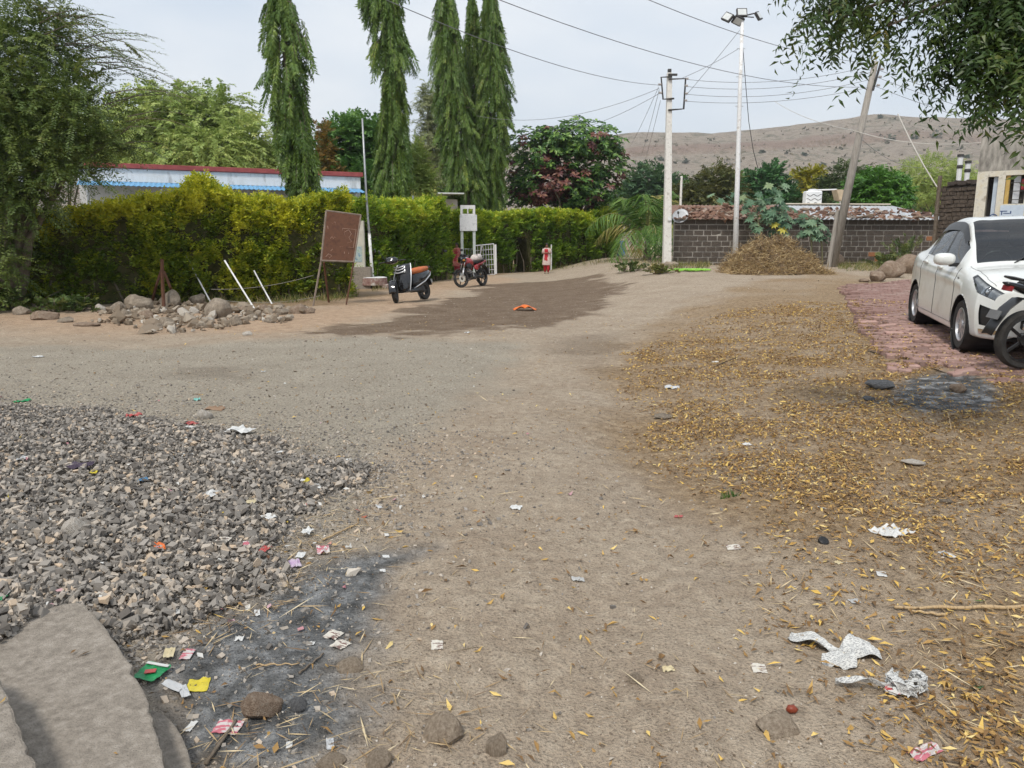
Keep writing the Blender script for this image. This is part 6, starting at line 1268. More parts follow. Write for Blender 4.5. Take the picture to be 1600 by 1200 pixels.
        for s in (1.92, 2.74): p = SP(s, 3.35, .018); G().loft([(p[0]+.10, p[1]*sd_, p[2], .006, .012), (p[0]+.06, p[1]*sd_, p[2]+.004, .018, .02), (p[0]-.06, p[1]*sd_, p[2]+.004, .018, .02), (p[0]-.10, p[1]*sd_, p[2], .006, .012)], 12).build('door_handle', M_carw, root, smooth=True)
        p = SP(1.36, 4.0, .0); y0 = p[1]*sd_; sg = -1*sd_
        mr = G().loft([(p[0]+.075, y0+sg*.13, p[2]+.08, .05, .03), (p[0]+.05, y0+sg*.13, p[2]+.085, .10, .062), (p[0]-.0, y0+sg*.135, p[2]+.085, .118, .075), (p[0]-.05, y0+sg*.135, p[2]+.085, .115, .072), (p[0]-.065, y0+sg*.135, p[2]+.085, .105, .066)], 20, 2.8).build('wing_mirror', M_carw, root, smooth=True)
        G().box((p[0], y0+sg*.03, p[2]+.02), (.07, .1, .045)).build('mirror_foot', M_trim, mr); G().box((p[0]-.066, y0+sg*.135, p[2]+.085), (.004, .19, .115)).build('mirror_glass', M_chrome, mr)
        p = SP(1.02, 3.0, .004); G().loft([(p[0]+.03, p[1]*sd_, p[2], .003, .004), (p[0], p[1]*sd_, p[2], .006, .009), (p[0]-.03, p[1]*sd_, p[2], .003, .004)], 10).build('side_repeater', M_trim, root)
        for ax in AX:
            well = G(); well.lathe([(RA+.002, -.86*sd_), (RA+.002, -.45*sd_), (.05, -.45*sd_)], 30, 'Y', (2.0-ax, 0, .295)); V_ = np.concatenate(well.V); well.P = []; well.build('wheel_well', M_trim, root)
            wheel_parts(root, (2.0-ax, -.765*sd_, .287), .287, .175, .195, 10, M_alloy, side=-sd_, n=40)
    # under body and lower lips
    G().box((0, 0, .30), (3.5, 1.30, .2)).build('underbody', M_trim, root)
    G().box((1.72, 0, .21), (.3, 1.2, .06)).build('front_lip', M_trim, root, bevel=.02)
    cn = G()
    for sd_ in (1, -1): cn.box((.98, 0, .9), (.02, 1.2, .04))
    cn.build('dashboard_edge', M_trim, root); G().loft([(.98, 0, .86, .72, .12), (.78, 0, .88, .72, .10), (.62, 0, .82, .72, .12)], 16, 4).build('dashboard', M_trim, root, smooth=True)
    for x_ in (.15, -.75):
        for y0 in (.36, -.36):
            s_ = G(); s_.loft([(x_+.22, y0, .52, .24, .08), (x_-.2, y0, .52, .25, .09)], 14, 4); s_.loft([(.58, y0, x_-.26, .22, .06), (.85, y0, x_-.32, .25, .06), (1.08, y0, x_-.38, .20, .05)], 14, 4, 'Z') if False else None
            s_.box((x_-.30, y0, .80), (.12, .46, .56), rotm(0, -.22, 0)); s_.build('seat', M_seat, root, bevel=.04); G().loft([(x_-.34, y0, 1.18, .10, .075), (x_-.40, y0, 1.19, .12, .085), (x_-.46, y0, 1.18, .10, .075)], 14, 3).build('headrest', M_seat, root, smooth=True)
    G().lathe([(.17, -.012), (.185, 0), (.17, .012), (.155, 0)], 24, 'X', (.55, -.36, .93), True, None).build('steering_wheel', M_trim, root)
    G().box((.9, .25, 1.36), (.02, .22, .07)).build('inside_mirror', M_trim, root)
    wp = [(1.02, .3, .975), (1.0, -.3, .985)]
    for q in wp: G().tube([q, (q[0]-.18, q[1]+.25, q[2]+.13)], .008, 5).build('wiper', M_trim, root)
    return root
CAR = build_car()

# ---------------------------------------------------------------- motorcycles
def moto(label, loc, heading, body, accent, lean=.10, steer=0.3, tank=None, seatm=None, bag=None, side=None):
    root = empty('motorcycle', loc, heading, label, 'motorcycle'); root.rotation_euler = (lean, 0, heading)
    g = G
    wheel_parts(root, (-.635, 0, .30), .30, .105, .235, 5, M_trim, side=-1, sub='rear_wheel', face=.0, hub=.06)
    fw = wheel_parts(root, (.66, 0, .295), .295, .085, .235, 5, M_trim, side=-1, sub='front_wheel', face=.0, hub=.05); fw.rotation_euler = (0, 0, steer)
    G().lathe([(.12, .05), (.12, .056), (.05, .056), (.05, .05)], 24, 'Y', closed=True).build('brake_disc', M_chrome, fw)
    fk = bpy.data.objects.new('fork', None); COL.objects.link(fk); fk.parent = root; fk.location = (.66, 0, .295); fk.rotation_euler = (0, 0, steer)
    for s in (.075, -.075): G().tube([(0, s, 0), (-.10, s, .33)], .025, 8).build('lower_leg', M_alloy, fk, smooth=True); G().tube([(-.10, s, .33), (-.22, s, .68)], .018, 8).build('stanchion', M_chrome, fk, smooth=True)
    G().sheet([[(.33*math.cos(a)*1.0, w_, .33*math.sin(a)) for w_ in (-.06, -.04, 0, .04, .06)] for a in np.linspace(.5, 2.5, 14)]).build('front_mudguard', accent, fk, smooth=True, solid=.006)
    G().tube([(-.24, -.36, .70), (-.20, -.2, .74), (-.22, 0, .72), (-.20, .2, .74), (-.24, .36, .70)], .012, 8).build('handlebar', M_trim, fk)
    for s in (1, -1):
        G().tube([(-.245, s*.36, .70), (-.235, s*.25, .72)], .019, 8).build('grip', M_black, fk); G().tube([(-.22, s*.22, .74), (-.24, s*.30, .92)], .006, 6).build('mirror_stem', M_trim, fk); G().loft([(s*.27, -.245, .94, .008, .03), (s*.32, -.245, .945, .012, .045), (s*.38, -.245, .94, .008, .03)], 12, 2.5).build('mirror', M_trim, fk)
        G().lathe([(.028, -.03), (.034, 0), (.02, .04)], 10, 'X', (-.08, s*.16, .58)).build('indicator', mat('amber', (.5, .2, .02)), fk)
    G().loft([(-.22, 0, .60, .10, .10), (-.14, 0, .61, .125, .125), (-.06, 0, .60, .12, .115), (-.02, 0, .59, .10, .095)], 18, 2.6).build('headlamp_cowl', body, fk, smooth=True); G().lathe([(.085, -.02), (.09, -.005), (.06, .008)], 18, 'X', (-.012, 0, .595)).build('headlamp', M_clear, fk)
    G().loft([(-.28, 0, .72, .07, .03), (-.16, 0, .76, .10, .05), (-.10, 0, .74, .09, .04)], 14).build('visor', M_trim, fk, smooth=True)
    tk = G().loft([(.42, 0, .80, .06, .06), (.34, 0, .82, .13, .12), (.20, 0, .84, .155, .135), (.05, 0, .82, .145, .12), (-.06, 0, .78, .10, .085)], 20, 2.4).build('tank', tank or body, root, smooth=True); G().lathe([(.045, 0), (.04, .02)], 14, c=(.2, 0, .972)).build('filler_cap', M_chrome, tk)
    for s in (1, -1): G().loft([(.45, s*.13, .70, .012, .05), (.32, s*.165, .68, .02, .10), (.16, s*.15, .66, .015, .06)], 12).build('tank_shroud', accent, root, smooth=True); G().loft([(-.02, s*.13, .64, .01, .05), (-.16, s*.14, .63, .02, .10), (-.34, s*.12, .66, .012, .06)], 12)  .build('side_panel', side or body, root, smooth=True)
    G().loft([(.02, 0, .80, .09, .03), (-.10, 0, .80, .12, .045), (-.32, 0, .80, .13, .05), (-.48, 0, .845, .125, .045), (-.70, 0, .865, .11, .04), (-.76, 0, .86, .07, .02)], 18, 2.8).build('seat', seatm or M_black, root, smooth=True)
    G().loft([(-.30, 0, .72, .12, .06), (-.55, 0, .76, .12, .06), (-.78, 0, .82, .09, .045), (-.90, 0, .86, .05, .025), (-.95, 0, .875, .02, .01)], 18, 2.6).build('tail_cowl', side or body, root, smooth=True)
    G().box((-.90, 0, .82), (.03, .12, .05), rotm(0, .3, 0)).build('tail_lamp', mat('tail_lamp_red', (.3, .02, .02)), root)
    G().tube([(-.50, .14, .86), (-.78, .13, .90), (-.90, .06, .93), (-.90, -.06, .93), (-.78, -.13, .90), (-.50, -.14, .86)], .012, 8).build('grab_rail', M_trim, root, smooth=True)
    mg = G().sheet([[(x_, w_, z_+(.012 if abs(w_) < .05 else 0)) for w_ in (-.075, -.06, 0, .06, .075)] for x_, z_ in ((-.45, .64), (-.62, .70), (-.78, .72), (-.90, .62), (-1.00, .46), (-1.05, .36))]).build('rear_mudguard', M_trim, root, smooth=True, solid=.008)
    G().box((-1.0, 0, .56), (.012, .16, .09), rotm(0, .45, 0)).build('number_plate', mat('plate', (.12, .12, .12), (.16, .16, .16)), mg)
    G().tube([(.42, 0, .84), (.30, 0, .55), (.18, 0, .32), (-.10, 0, .28), (-.20, 0, .36)], .024, 8).build('frame_tube', M_trim, root)
    en = G(); en.box((.02, 0, .36), (.30, .20, .20)); en.lathe([(.10, -.13), (.115, -.11), (.115, .11), (.10, .13)], 20, 'Y', (-.04, 0, .35)); en.build('engine', M_dmetal, root, bevel=.02)
    cy = G(); [cy.box((.15+.012*k, 0, .44+.028*k), (.16, .17, .012), rotm(0, -.35, 0)) for k in range(6)]; cy.build('cylinder_fins', M_alloy, root)
    G().tube([(.18, -.06, .46), (.28, -.09, .36), (.24, -.12, .24), (.0, -.14, .22), (-.30, -.15, .27)], .02, 8).build('exhaust_pipe', M_chrome, root, smooth=True)
    ex = G().tube([(-.28, -.155, .27), (-.36, -.16, .30), (-.55, -.165, .38), (-.80, -.17, .47)], [.03, .05, .052, .042], 14).build('muffler', M_chrome, root, smooth=True); G().tube([(-.40, -.20, .335), (-.62, -.205, .425)], .022, 8).build('heat_shield', M_trim, ex)
    for s in (1, -1): G().tube([(-.15, s*.09, .34), (-.635, s*.085, .30)], .022, 8).build('swing_arm', M_trim, root); G().tube([(-.52, s*.115, .36), (-.40, s*.115, .68)], .024, 10).build('shock_absorber', accent if s else M_trim, root); G().tube([(-.02, s*.1, .27), (-.02, s*.25, .27)], .012, 6).build('footpeg', M_black, root)
    G().tube([(.30, -.05, .52), (.30, -.24, .48), (.26, -.26, .34), (.22, -.05, .28)], .013, 8).build('crash_guard', M_chrome, root); G().tube([(.30, .05, .52), (.30, .24, .48), (.26, .26, .34), (.22, .05, .28)], .013, 8).build('crash_guard', M_chrome, root)
    G().tube([(-.05, .09, .27), (-.12, .22, .02)], .011, 6).build('side_stand', M_trim, root); G().box((-.36, .07, .31), (.56, .03, .09)).build('chain_cover', M_trim, root, bevel=.02)
    if bag: bag(root)
    return root
# bike at the right edge: rear wheel towards the left
ra = gp(1592, 581); ra = Vector((ra.x, ra.y, float(pz(ra.x, ra.y))+.012)); hd = R(4)
moto('black motorcycle parked in front of the white car, rear wheel showing', (ra.x+.635*math.cos(hd), ra.y+.635*math.sin(hd), ra.z), hd, M_gloss, M_trim, lean=.06)
# red bike by the gate
fa = gp(722, 449.5); hd = R(240); redp = mat('red_metallic', (.30, .02, .025), (.38, .03, .035), 5, .2, coat=.5)
def bag(root): 
    b_ = G().loft([(-.20, 0, .92, .12, .06), (-.32, 0, .96, .17, .12), (-.50, 0, .97, .17, .12), (-.62, 0, .93, .12, .07)], 16, 2.6).build('saddle_bundle', mat('pale_cloth', (.45, .40, .38), (.6, .54, .5), 8, .9, c3=(.12, .1, .1)), root, smooth=True)
M1 = moto('red and black motorcycle parked beside the white wire gate', (fa.x-.66*math.cos(hd), fa.y-.66*math.sin(hd), g1(fa.x, fa.y)+.005), hd, M_gloss, M_trim, lean=.12, steer=-.35, tank=redp, bag=bag, side=redp)

# ---------------------------------------------------------------- scooter
def scooter():
    fa = gp(620, 473.5); hd = R(243); root = empty('scooter', (fa.x-.62*math.cos(hd), fa.y-.62*math.sin(hd), g1(fa.x, fa.y)+.005), hd, 'black scooter with an orange seat parked in front of the hedge', 'scooter'); root.rotation_euler = (.16, 0, hd)
    orange = mat('orange_vinyl', (.46, .115, .03), (.52, .15, .045), 5, .45); sil = mat('silver_trim', (.55, .56, .57), (.66, .67, .68), 5, .3, metal=.5)
    wheel_parts(root, (-.62, 0, .245), .245, .10, .15, 6, M_dmetal, face=0, sub='rear_wheel')
    st = .45; fw = wheel_parts(root, (.64, 0, .245), .245, .09, .15, 6, M_dmetal, face=0, sub='front_wheel'); fw.rotation_euler = (0, 0, st)
    fk = bpy.data.objects.new('steering', None); COL.objects.link(fk); fk.parent = root; fk.location = (.64, 0, .245); fk.rotation_euler = (0, 0, st)
    for s in (.07, -.07): G().tube([(0, s, 0), (-.12, s*.8, .36)], .02, 8).build('fork_leg', M_trim, fk)
    G().sheet([[(.29*math.cos(a)+.0, w_, .29*math.sin(a)+(.02 if abs(w_) < .05 else 0)) for w_ in (-.085, -.06, 0, .06, .085)] for a in np.linspace(-.1, 2.4, 16)]).build('front_mudguard', M_gloss, fk, smooth=True, solid=.008)
    G().loft([(-.38, 0, .76, .10, .05), (-.30, 0, .79, .17, .075), (-.22, 0, .79, .16, .085), (-.15, 0, .77, .11, .06)], 18, 2.6).build('handlebar_cowl', M_gloss, fk, smooth=True)
    G().loft([(-.165, 0, .775, .115, .05), (-.135, 0, .77, .095, .035), (-.125, 0, .77, .06, .02)], 18, 2.6).build('headlamp', M_clear, fk, smooth=True)
    for s in (1, -1):
        G().tube([(-.32, s*.12, .78), (-.36, s*.34, .77)], .017, 8).build('grip', M_black, fk); G().tube([(-.28, s*.17, .83), (-.26, s*.24, 1.0)], .007, 6).build('mirror_stem', M_trim, fk); G().loft([(s*.20, -.265, 1.03, .010, .03), (s*.27, -.265, 1.035, .014, .05), (s*.33, -.265, 1.03, .008, .03)], 12).build('mirror', M_trim, fk)
    # front apron
    rows = []
    for t in np.linspace(0, 1, 12):
        z = .26+t*.66; xx = .40-.20*t+.05*math.sin(math.pi*t); hw_ = .17+.09*math.sin(math.pi*min(1, t*.8+.12)); rows.append([(xx-.13*abs(q)**2.2, q*hw_, z) for q in np.linspace(-1, 1, 13)])
    ap = G().sheet(rows).build('front_apron', M_gloss, root, smooth=True, solid=.02)
    G().tube([(r_[-1][0], r_[-1][1], r_[-1][2]) for r_ in rows], .014, 6).build('edge_trim', sil, ap); G().tube([(r_[0][0], r_[0][1], r_[0][2]) for r_ in rows], .014, 6).build('edge_trim', sil, ap)
    for dz in (.0, .07, .13): G().loft([(-.16, .315+dz*-.3, .78+dz*.6, .02, .018), (0, .345-dz*.3, .76+dz*.6, .025, .02), (.16, .315-dz*.3, .78+dz*.6, .02, .018)], 10, 2, 'Y').build('nose_garnish', sil, ap) if False else G().tube([(.30-dz*.25, -.17, .74+dz), (.345-dz*.25, -.08, .72+dz), (.355-dz*.25, 0, .71+dz), (.345-dz*.25, .08, .72+dz), (.30-dz*.25, .17, .74+dz)], .016, 6).build('nose_garnish', sil, ap, smooth=True)
    rows = [[(x_, q*.20, .27+.02*abs(q)) for q in np.linspace(-1, 1, 7)] for x_ in (.36, .2, .0, -.12)]
    G().sheet(rows).build('floorboard', M_trim, root, solid=.05); G().loft([(.30, 0, .45, .10, .2), (.22, 0, .50, .13, .26), (.18, 0, .52, .10, .22)], 14, 3).build('leg_shield', M_trim, root, smooth=True)
    G().loft([(-.06, 0, .48, .10, .16), (-.14, 0, .50, .16, .22), (-.35, 0, .53, .19, .21), (-.60, 0, .60, .19, .15), (-.80, 0, .67, .15, .09), (-.92, 0, .71, .08, .04)], 20, 2.8).build('rear_body', M_gloss, root, smooth=True)
    for s in (1, -1): G().tube([(-.02, s*.13, .30), (-.15, s*.19, .36), (-.45, s*.205, .46), (-.75, s*.175, .60), (-.92, s*.09, .69)], .014, 6).build('side_trim', sil, root, smooth=True)
    G().loft([(.0, 0, .70, .10, .04), (-.08, 0, .725, .165, .075), (-.35, 0, .735, .19, .085), (-.55, 0, .765, .185, .08), (-.76, 0, .785, .15, .065), (-.83, 0, .78, .09, .03)], 20, 2.8).build('seat', orange, root, smooth=True)
    G().tube([(-.62, .15, .74), (-.86, .13, .82), (-.93, 0, .84), (-.86, -.13, .82), (-.62, -.15, .74)], .014, 8).build('grab_rail', M_trim, root, smooth=True); G().box((-.915, 0, .70), (.03, .18, .06)).build('tail_lamp', mat('scooter_tail', (.3, .02, .02)), root)
    G().sheet([[(x_, q, z_) for q in (-.08, 0, .08)] for x_, z_ in ((-.70, .56), (-.86, .54), (-.93, .36))]).build('rear_mudguard', M_trim, root, solid=.01); G().box((-.925, 0, .46), (.012, .2, .1)).build('number_plate', M_wpaint, root)
    G().box((-.30, .02, .28), (.50, .16, .14)).build('engine', M_dmetal, root, bevel=.03); G().tube([(-.25, -.14, .25), (-.45, -.16, .27), (-.85, -.17, .33)], [.03, .05, .045], 12).build('muffler', M_dmetal, root, smooth=True); G().tube([(-.18, .1, .24), (-.2, .16, .01)], .012, 6).build('side_stand', M_trim, root)
scooter()
# ================================================================ NEEM BRANCHES OVERHEAD
def neem():
    g = np.random.default_rng(601); base = np.array((5.9, 3.9, g1(5.9, 3.9))); root = empty('neem_tree', tuple(base), 0, 'neem tree with leafy boughs hanging into the upper right corner', 'tree')
    A = [lob(1335, 0, 5.2, 56, 36), lob(1388, 40, 5.0, 16, 36), lob(1292, 36, 5.2, 24, 26), lob(1350, -70, 5.2, 80, 50), lob(1415, 12, 5.1, 20, 22)]
    B = [lob(1560, 5, 4.8, 52, 50), lob(1532, 70, 4.8, 34, 36), lob(1585, 85, 4.6, 42, 44), lob(1604, 135, 4.5, 16, 26), lob(1500, 100, 4.9, 20, 12), lob(1610, -90, 4.8, 100, 60), lob(1650, 60, 4.6, 60, 80)]
    top = [(5.7, 3.9, 4.6, 1.9, 1.9, 1.0), (4.6, 4.4, 4.3, 1.3, 1.3, .7), (6.8, 4.6, 4.4, 1.6, 1.6, .9)]
    parts = []; tips = []
    for lobes, n, nl in ((A, 190, 17), (B, 660, 17), (top, 560, 13)):
        P, d, c = lobes_pts(lobes, n, g, .5, -.9); Dv = d*np.array((1, 1, .3))+np.array((-.12, -.05, -.4))+g.normal(0, .4, (n, 3))
        col_ = .55*g.uniform(0, 1, n)+.45*vn(P[:, 0]*2, P[:, 2]*2, .5, 603)
        parts.append(sprays(P-base, Dv, g.uniform(.18, .34, n), nl, .074, .26, g, .55, 1.0, col_, .25, .3, .25, .5)); tips.append(P)
    leafobj('crown', parts, LM('neem_leaf', [(0, (.02, .045, .014)), (.4, (.045, .085, .02)), (.7, (.085, .125, .026)), (.88, (.15, .155, .03)), (1, (.21, .125, .03))], .22, .4), root)
    g3 = G(); hub = Vector((5.7-base[0], 4.0-base[1], 2.7)); g3.tube([(0, 0, -.2), (.05, 0, 1.2), tuple(hub)], [.24, .2, .16], 12)
    for c_ in [l[:3] for l in A+B+top]:
        e_ = Vector(c_)-Vector(base); m1 = hub.lerp(e_, .5)+Vector((0, 0, .45)); g3.tube([tuple(hub), tuple(hub.lerp(m1, .6)+Vector((0, 0, .1))), tuple(m1), tuple(m1.lerp(e_, .6)+Vector((0, 0, .08))), tuple(e_)], [.07, .05, .032, .018, .006], 7)
    for P, st in ((tips[0], 3), (tips[1], 4)):
        cs = np.array([l[:3] for l in (A if P is tips[0] else B)])
        for p in P[::st]: c_ = cs[np.argmin(((cs-p)**2).sum(1))]; a_ = Vector(c_)-Vector(base); b_ = Vector(p)-Vector(base); g3.tube([tuple(a_), tuple((a_+b_)/2+Vector((0, 0, .05))), tuple(b_)], [.006, .004, .0025], 4)
    g3.build('trunk', M_bark, root, smooth=True)
neem()

# ================================================================ PEOPLE
M_skin = mat('brown_skin', (.20, .10, .06), (.25, .13, .08), 6, .55); M_hair = mat('black_hair', (.010, .008, .007), (.02, .016, .014), 20, .5)
def person(label, loc, heading, H, kurta, trousers, scarf, arms='folded'):
    root = empty('person', loc, heading, label, 'person'); k = H/1.58          # local: faces +x
    J = {}; E = []
    def j(n, x, y, z, r_, par=None):
        J[n] = (Vector((x, y, z))*k, r_*k)
        if par: E.append((par, n))
    j('pelvis', 0, 0, .86, .125); j('waist', .0, 0, 1.0, .105, 'pelvis'); j('chest', .0, 0, 1.18, .12, 'waist'); j('neckb', 0, 0, 1.31, .055, 'chest'); j('neck', .01, 0, 1.36, .045, 'neckb'); j('head', .025, 0, 1.44, .085, 'neck'); j('crown', .02, 0, 1.52, .07, 'head')
    for s, t in ((1, 'l'), (-1, 'r')):
        j('sh'+t, 0, s*.155, 1.27, .05, 'neckb')
        if arms == 'folded': j('el'+t, .03, s*.22, 1.03, .036, 'sh'+t); j('wr'+t, .17, s*.05, 1.06, .025, 'el'+t); j('pa'+t, .19, -s*.02, 1.07, .026, 'wr'+t); hd_ = Vector((.15, -s*1, .05)).normalized()
        else: j('el'+t, -.02, s*.22, 1.02, .036, 'sh'+t); j('wr'+t, .05, s*.22, .80, .025, 'el'+t); j('pa'+t, .06, s*.22, .73, .026, 'wr'+t); hd_ = Vector((.15, 0, -1)).normalized()
        sd_ = hd_.cross(Vector((0, s, .2))).normalized()
        for q in range(5):
            o_ = sd_*(q-2)*.016; pj = J['pa'+t][0]/k
            L1 = .07 if q not in (0, 4) else .05; a_ = pj+o_+hd_*L1*.5; b_ = pj+o_*1.25+hd_*L1+Vector((.012, 0, 0))
            j('f%d%s' % (q, t), *a_, .009, 'pa'+t); j('g%d%s' % (q, t), *b_, .007, 'f%d%s' % (q, t))
        st = .06*s
        j('hi'+t, 0, s*.085, .80, .085, 'pelvis'); j('kn'+t, .03+st, s*.085, .45, .055, 'hi'+t); j('an'+t, st*.6, s*.085, .08, .034, 'kn'+t); j('to'+t, st*.6+.13, s*.095, .025, .024, 'an'+t)
    names = list(J); ix = {n: i for i, n in enumerate(names)}; me = bpy.data.meshes.new('body'); me.from_pydata([tuple(J[n][0]) for n in names], [(ix[a], ix[b]) for a, b in E], [])
    bm = bmesh.new(); bm.from_mesh(me); ly = bm.verts.layers.skin.verify(); bm.verts.ensure_lookup_table()
    for n in names: bm.verts[ix[n]][ly].radius = (J[n][1], J[n][1])
    bm.verts[ix['pelvis']][ly].use_root = True; bm.to_mesh(me); bm.free(); me.materials.append(M_skin)
    o = bpy.data.objects.new('body', me); COL.objects.link(o); o.parent = root; m = o.modifiers.new('skin', 'SKIN'); m.use_smooth_shade = True; m = o.modifiers.new('sub', 'SUBSURF'); m.levels = m.render_levels = 1
    def sc(secs): return [(a*k, b*k, c*k, d*k, e_*k) for a, b, c, d, e_ in secs]
    # (height, x centre, y centre, half x, half y)
    G().loft(sc([(1.335, 0, 0, .06, .085), (1.29, 0, 0, .085, .165), (1.18, .005, 0, .135, .18), (1.02, 0, 0, .125, .165), (.88, 0, 0, .15, .19), (.65, .01, 0, .175, .215), (.46, .015, 0, .195, .235), (.44, .015, 0, .19, .23)]), 24, 2.3, 'Z').build('kurta', kurta, root, smooth=True)
    for t in 'lr':
        a_, b_ = J['sh'+t][0], J['el'+t][0]; G().tube([tuple(a_), tuple(a_.lerp(b_, .5)), tuple(a_.lerp(b_, .95))], [.062*k, .055*k, .05*k], 10).build('sleeve', kurta, root, smooth=True)
        a_, b_, c_ = J['hi'+t][0], J['kn'+t][0], J['an'+t][0]; G().tube([tuple(a_), tuple(b_), tuple(b_.lerp(c_, .55)), tuple(c_+Vector((0, 0, .02)))], [.11*k, .088*k, .075*k, .05*k], 12).build('trouser_leg', trousers, root, smooth=True)
        p = J['an'+t][0]; G().loft(sc([(p.x/k-.05, p.y/k, .02, .03, .012), (p.x/k+.06, p.y/k, .018, .038, .012), (p.x/k+.15, p.y/k+.005, .015, .03, .01)]), 12).build('sandal', M_trim, root, smooth=True)
    h = J['head'][0]; G().loft([(h.z-.10*k, h.x-.05*k, 0, .05*k, .07*k), (h.z-.02*k, h.x-.04*k, 0, .075*k, .088*k), (h.z+.05*k, h.x-.025*k, 0, .09*k, .09*k), (h.z+.11*k, h.x-.01*k, 0, .08*k, .075*k), (h.z+.145*k, h.x-.015*k, 0, .035*k, .035*k)], 18, 2.1, 'Z').build('hair', M_hair, root, smooth=True)
    G().tube([(h.x-.10*k, 0, h.z-.02*k), (h.x-.13*k, .01, h.z-.14*k), (h.x-.14*k, .015, h.z-.34*k)], [.035*k, .028*k, .012*k], 8).build('plait', M_hair, root, smooth=True)
    fc = bpy.data.objects.get('none')
    for s in (1, -1): G().lathe([(.012*k, -.004*k), (.010*k, .006*k)], 8, 'X', (h.x+.083*k, s*.032*k, h.z+.0*k)).build('eye', M_trim, root)
    G().loft([(h.z+.0*k, h.x+.088*k, 0, .006*k, .010*k), (h.z-.03*k, h.x+.10*k, 0, .014*k, .016*k), (h.z-.04*k, h.x+.09*k, 0, .006*k, .012*k)], 8, 2, 'Z').build('nose', M_skin, root, smooth=True); G().box((h.x+.083*k, 0, h.z-.06*k), (.012*k, .045*k, .01*k)).build('mouth', mat('lips', (.2, .05, .045)), root)
    # scarf across the shoulders, falling in front
    rows = []
    for t_ in np.linspace(0, 1, 16):
        a_ = -.2+t_*math.pi*1.15; rows.append([((.145*math.cos(a_)*.9+.0)*k+.015*k*w_, .17*math.sin(a_)*k, (1.30-.16*abs(math.cos(a_))*max(0, math.cos(a_))-.11*w_)*k) for w_ in np.linspace(0, 1, 5)])
    sf = G().sheet(rows).build('scarf', scarf, root, smooth=True, solid=.012)
    G().sheet([[((.155+.02*math.sin(v*7+u*3))*k, (.07-.18*u)*k, (1.27-.62*v)*k) for u in np.linspace(0, 1, 5)] for v in np.linspace(0, 1, 9)]).build('scarf_end', scarf, root, smooth=True, solid=.01)
    return root
red = mat('red_cotton', (.42, .02, .03), (.52, .035, .045), 9, .8); pinkw = mat('pale_printed_cotton', (.55, .42, .38), (.62, .52, .47), 30, .85, c3=(.42, .2, .2)); dred = mat('crimson_cotton', (.34, .025, .05), (.42, .05, .07), 9, .8); coral = mat('faded_coral_cotton', (.45, .10, .09), (.52, .2, .17), 14, .85)
p = gp(854, 427.5); person('woman in a pale printed tunic with red scarf and trousers on the lane', tuple(p), R(-95), 1.42, pinkw, red, red)
p = gp(716, 429); person('person in faded red clothes half hidden behind the sign post', (p.x, p.y-.6, p.z), R(-110), 1.48, coral, dred, dred, 'down')

# ================================================================ LITTER AND SMALL THINGS
def print_mat(name, paper, ink, scale=90, cut=.5, rough=.7):
    m, t, b = newmat(name); l = t.links.new; b.inputs['Roughness'].default_value = rough
    co = t.nodes.new('ShaderNodeTexCoord'); mpn = t.nodes.new('ShaderNodeMapping'); mpn.inputs['Scale'].default_value = (.55, 2.2, 1); l(co.outputs['Object'], mpn.inputs['Vector'])
    n = t.nodes.new('ShaderNodeTexNoise'); n.inputs['Scale'].default_value = scale; n.inputs['Detail'].default_value = 2; l(mpn.outputs['Vector'], n.inputs['Vector'])
    rp = ramp(t, [(cut-.03, paper), (cut+.04, ink)]); l(n.outputs['Fac'], rp.inputs['Fac']); l(rp.outputs['Color'], b.inputs['Base Color']); return m
PAPER = {'white': mat('white_paper', (0.533, 0.533, 0.516), (0.619, 0.619, 0.602), 12, .6), 'news': print_mat('newsprint', (.57, .57, .545), (.27, .27, .27), 170, .53), 'card': print_mat('printed_card', (0.568, 0.533, 0.464), (0.172, 0.103, 0.086), 60, .56), 'cream': mat('cream_card', (0.499, 0.413, 0.241), (0.568, 0.499, 0.327), 10, .6),
 'green': mat('green_foil', (0.017, 0.189, 0.069), (0.026, 0.292, 0.103), 14, .3), 'yellow': mat('yellow_foil', (0.533, 0.430, 0.026), (0.602, 0.499, 0.052), 12, .35), 'blue': mat('blue_foil', (0.034, 0.138, 0.258), (0.069, 0.189, 0.327), 12, .3), 'red': mat('red_foil', (0.361, 0.043, 0.043), (0.430, 0.103, 0.086), 14, .4), 'pink': print_mat('pink_wrapper', (0.473, 0.138, 0.172), (0.533, 0.499, 0.482), 40, .5), 'orange': mat('orange_plastic', (0.619, 0.112, 0.017), (0.688, 0.172, 0.026), 10, .4), 'teal': mat('teal_foil', (0.155, 0.430, 0.361), (0.215, 0.473, 0.430), 12, .4), 'purple': mat('purple_cloth', (0.043, 0.030, 0.052), (0.077, 0.060, 0.086), 14, .8), 'clear': mat('milky_plastic', (0.430, 0.439, 0.447), (0.516, 0.525, 0.533), 12, .3), 'brown': mat('brown_card', (0.206, 0.129, 0.077), (0.258, 0.172, 0.112), 10, .8), 'grey': mat('grey_plastic', (0.361, 0.361, 0.353), (0.447, 0.447, 0.430), 12, .4), 'lilac': mat('lilac_wrapper', (0.413, 0.258, 0.430), (0.499, 0.430, 0.499), 18, .5)}
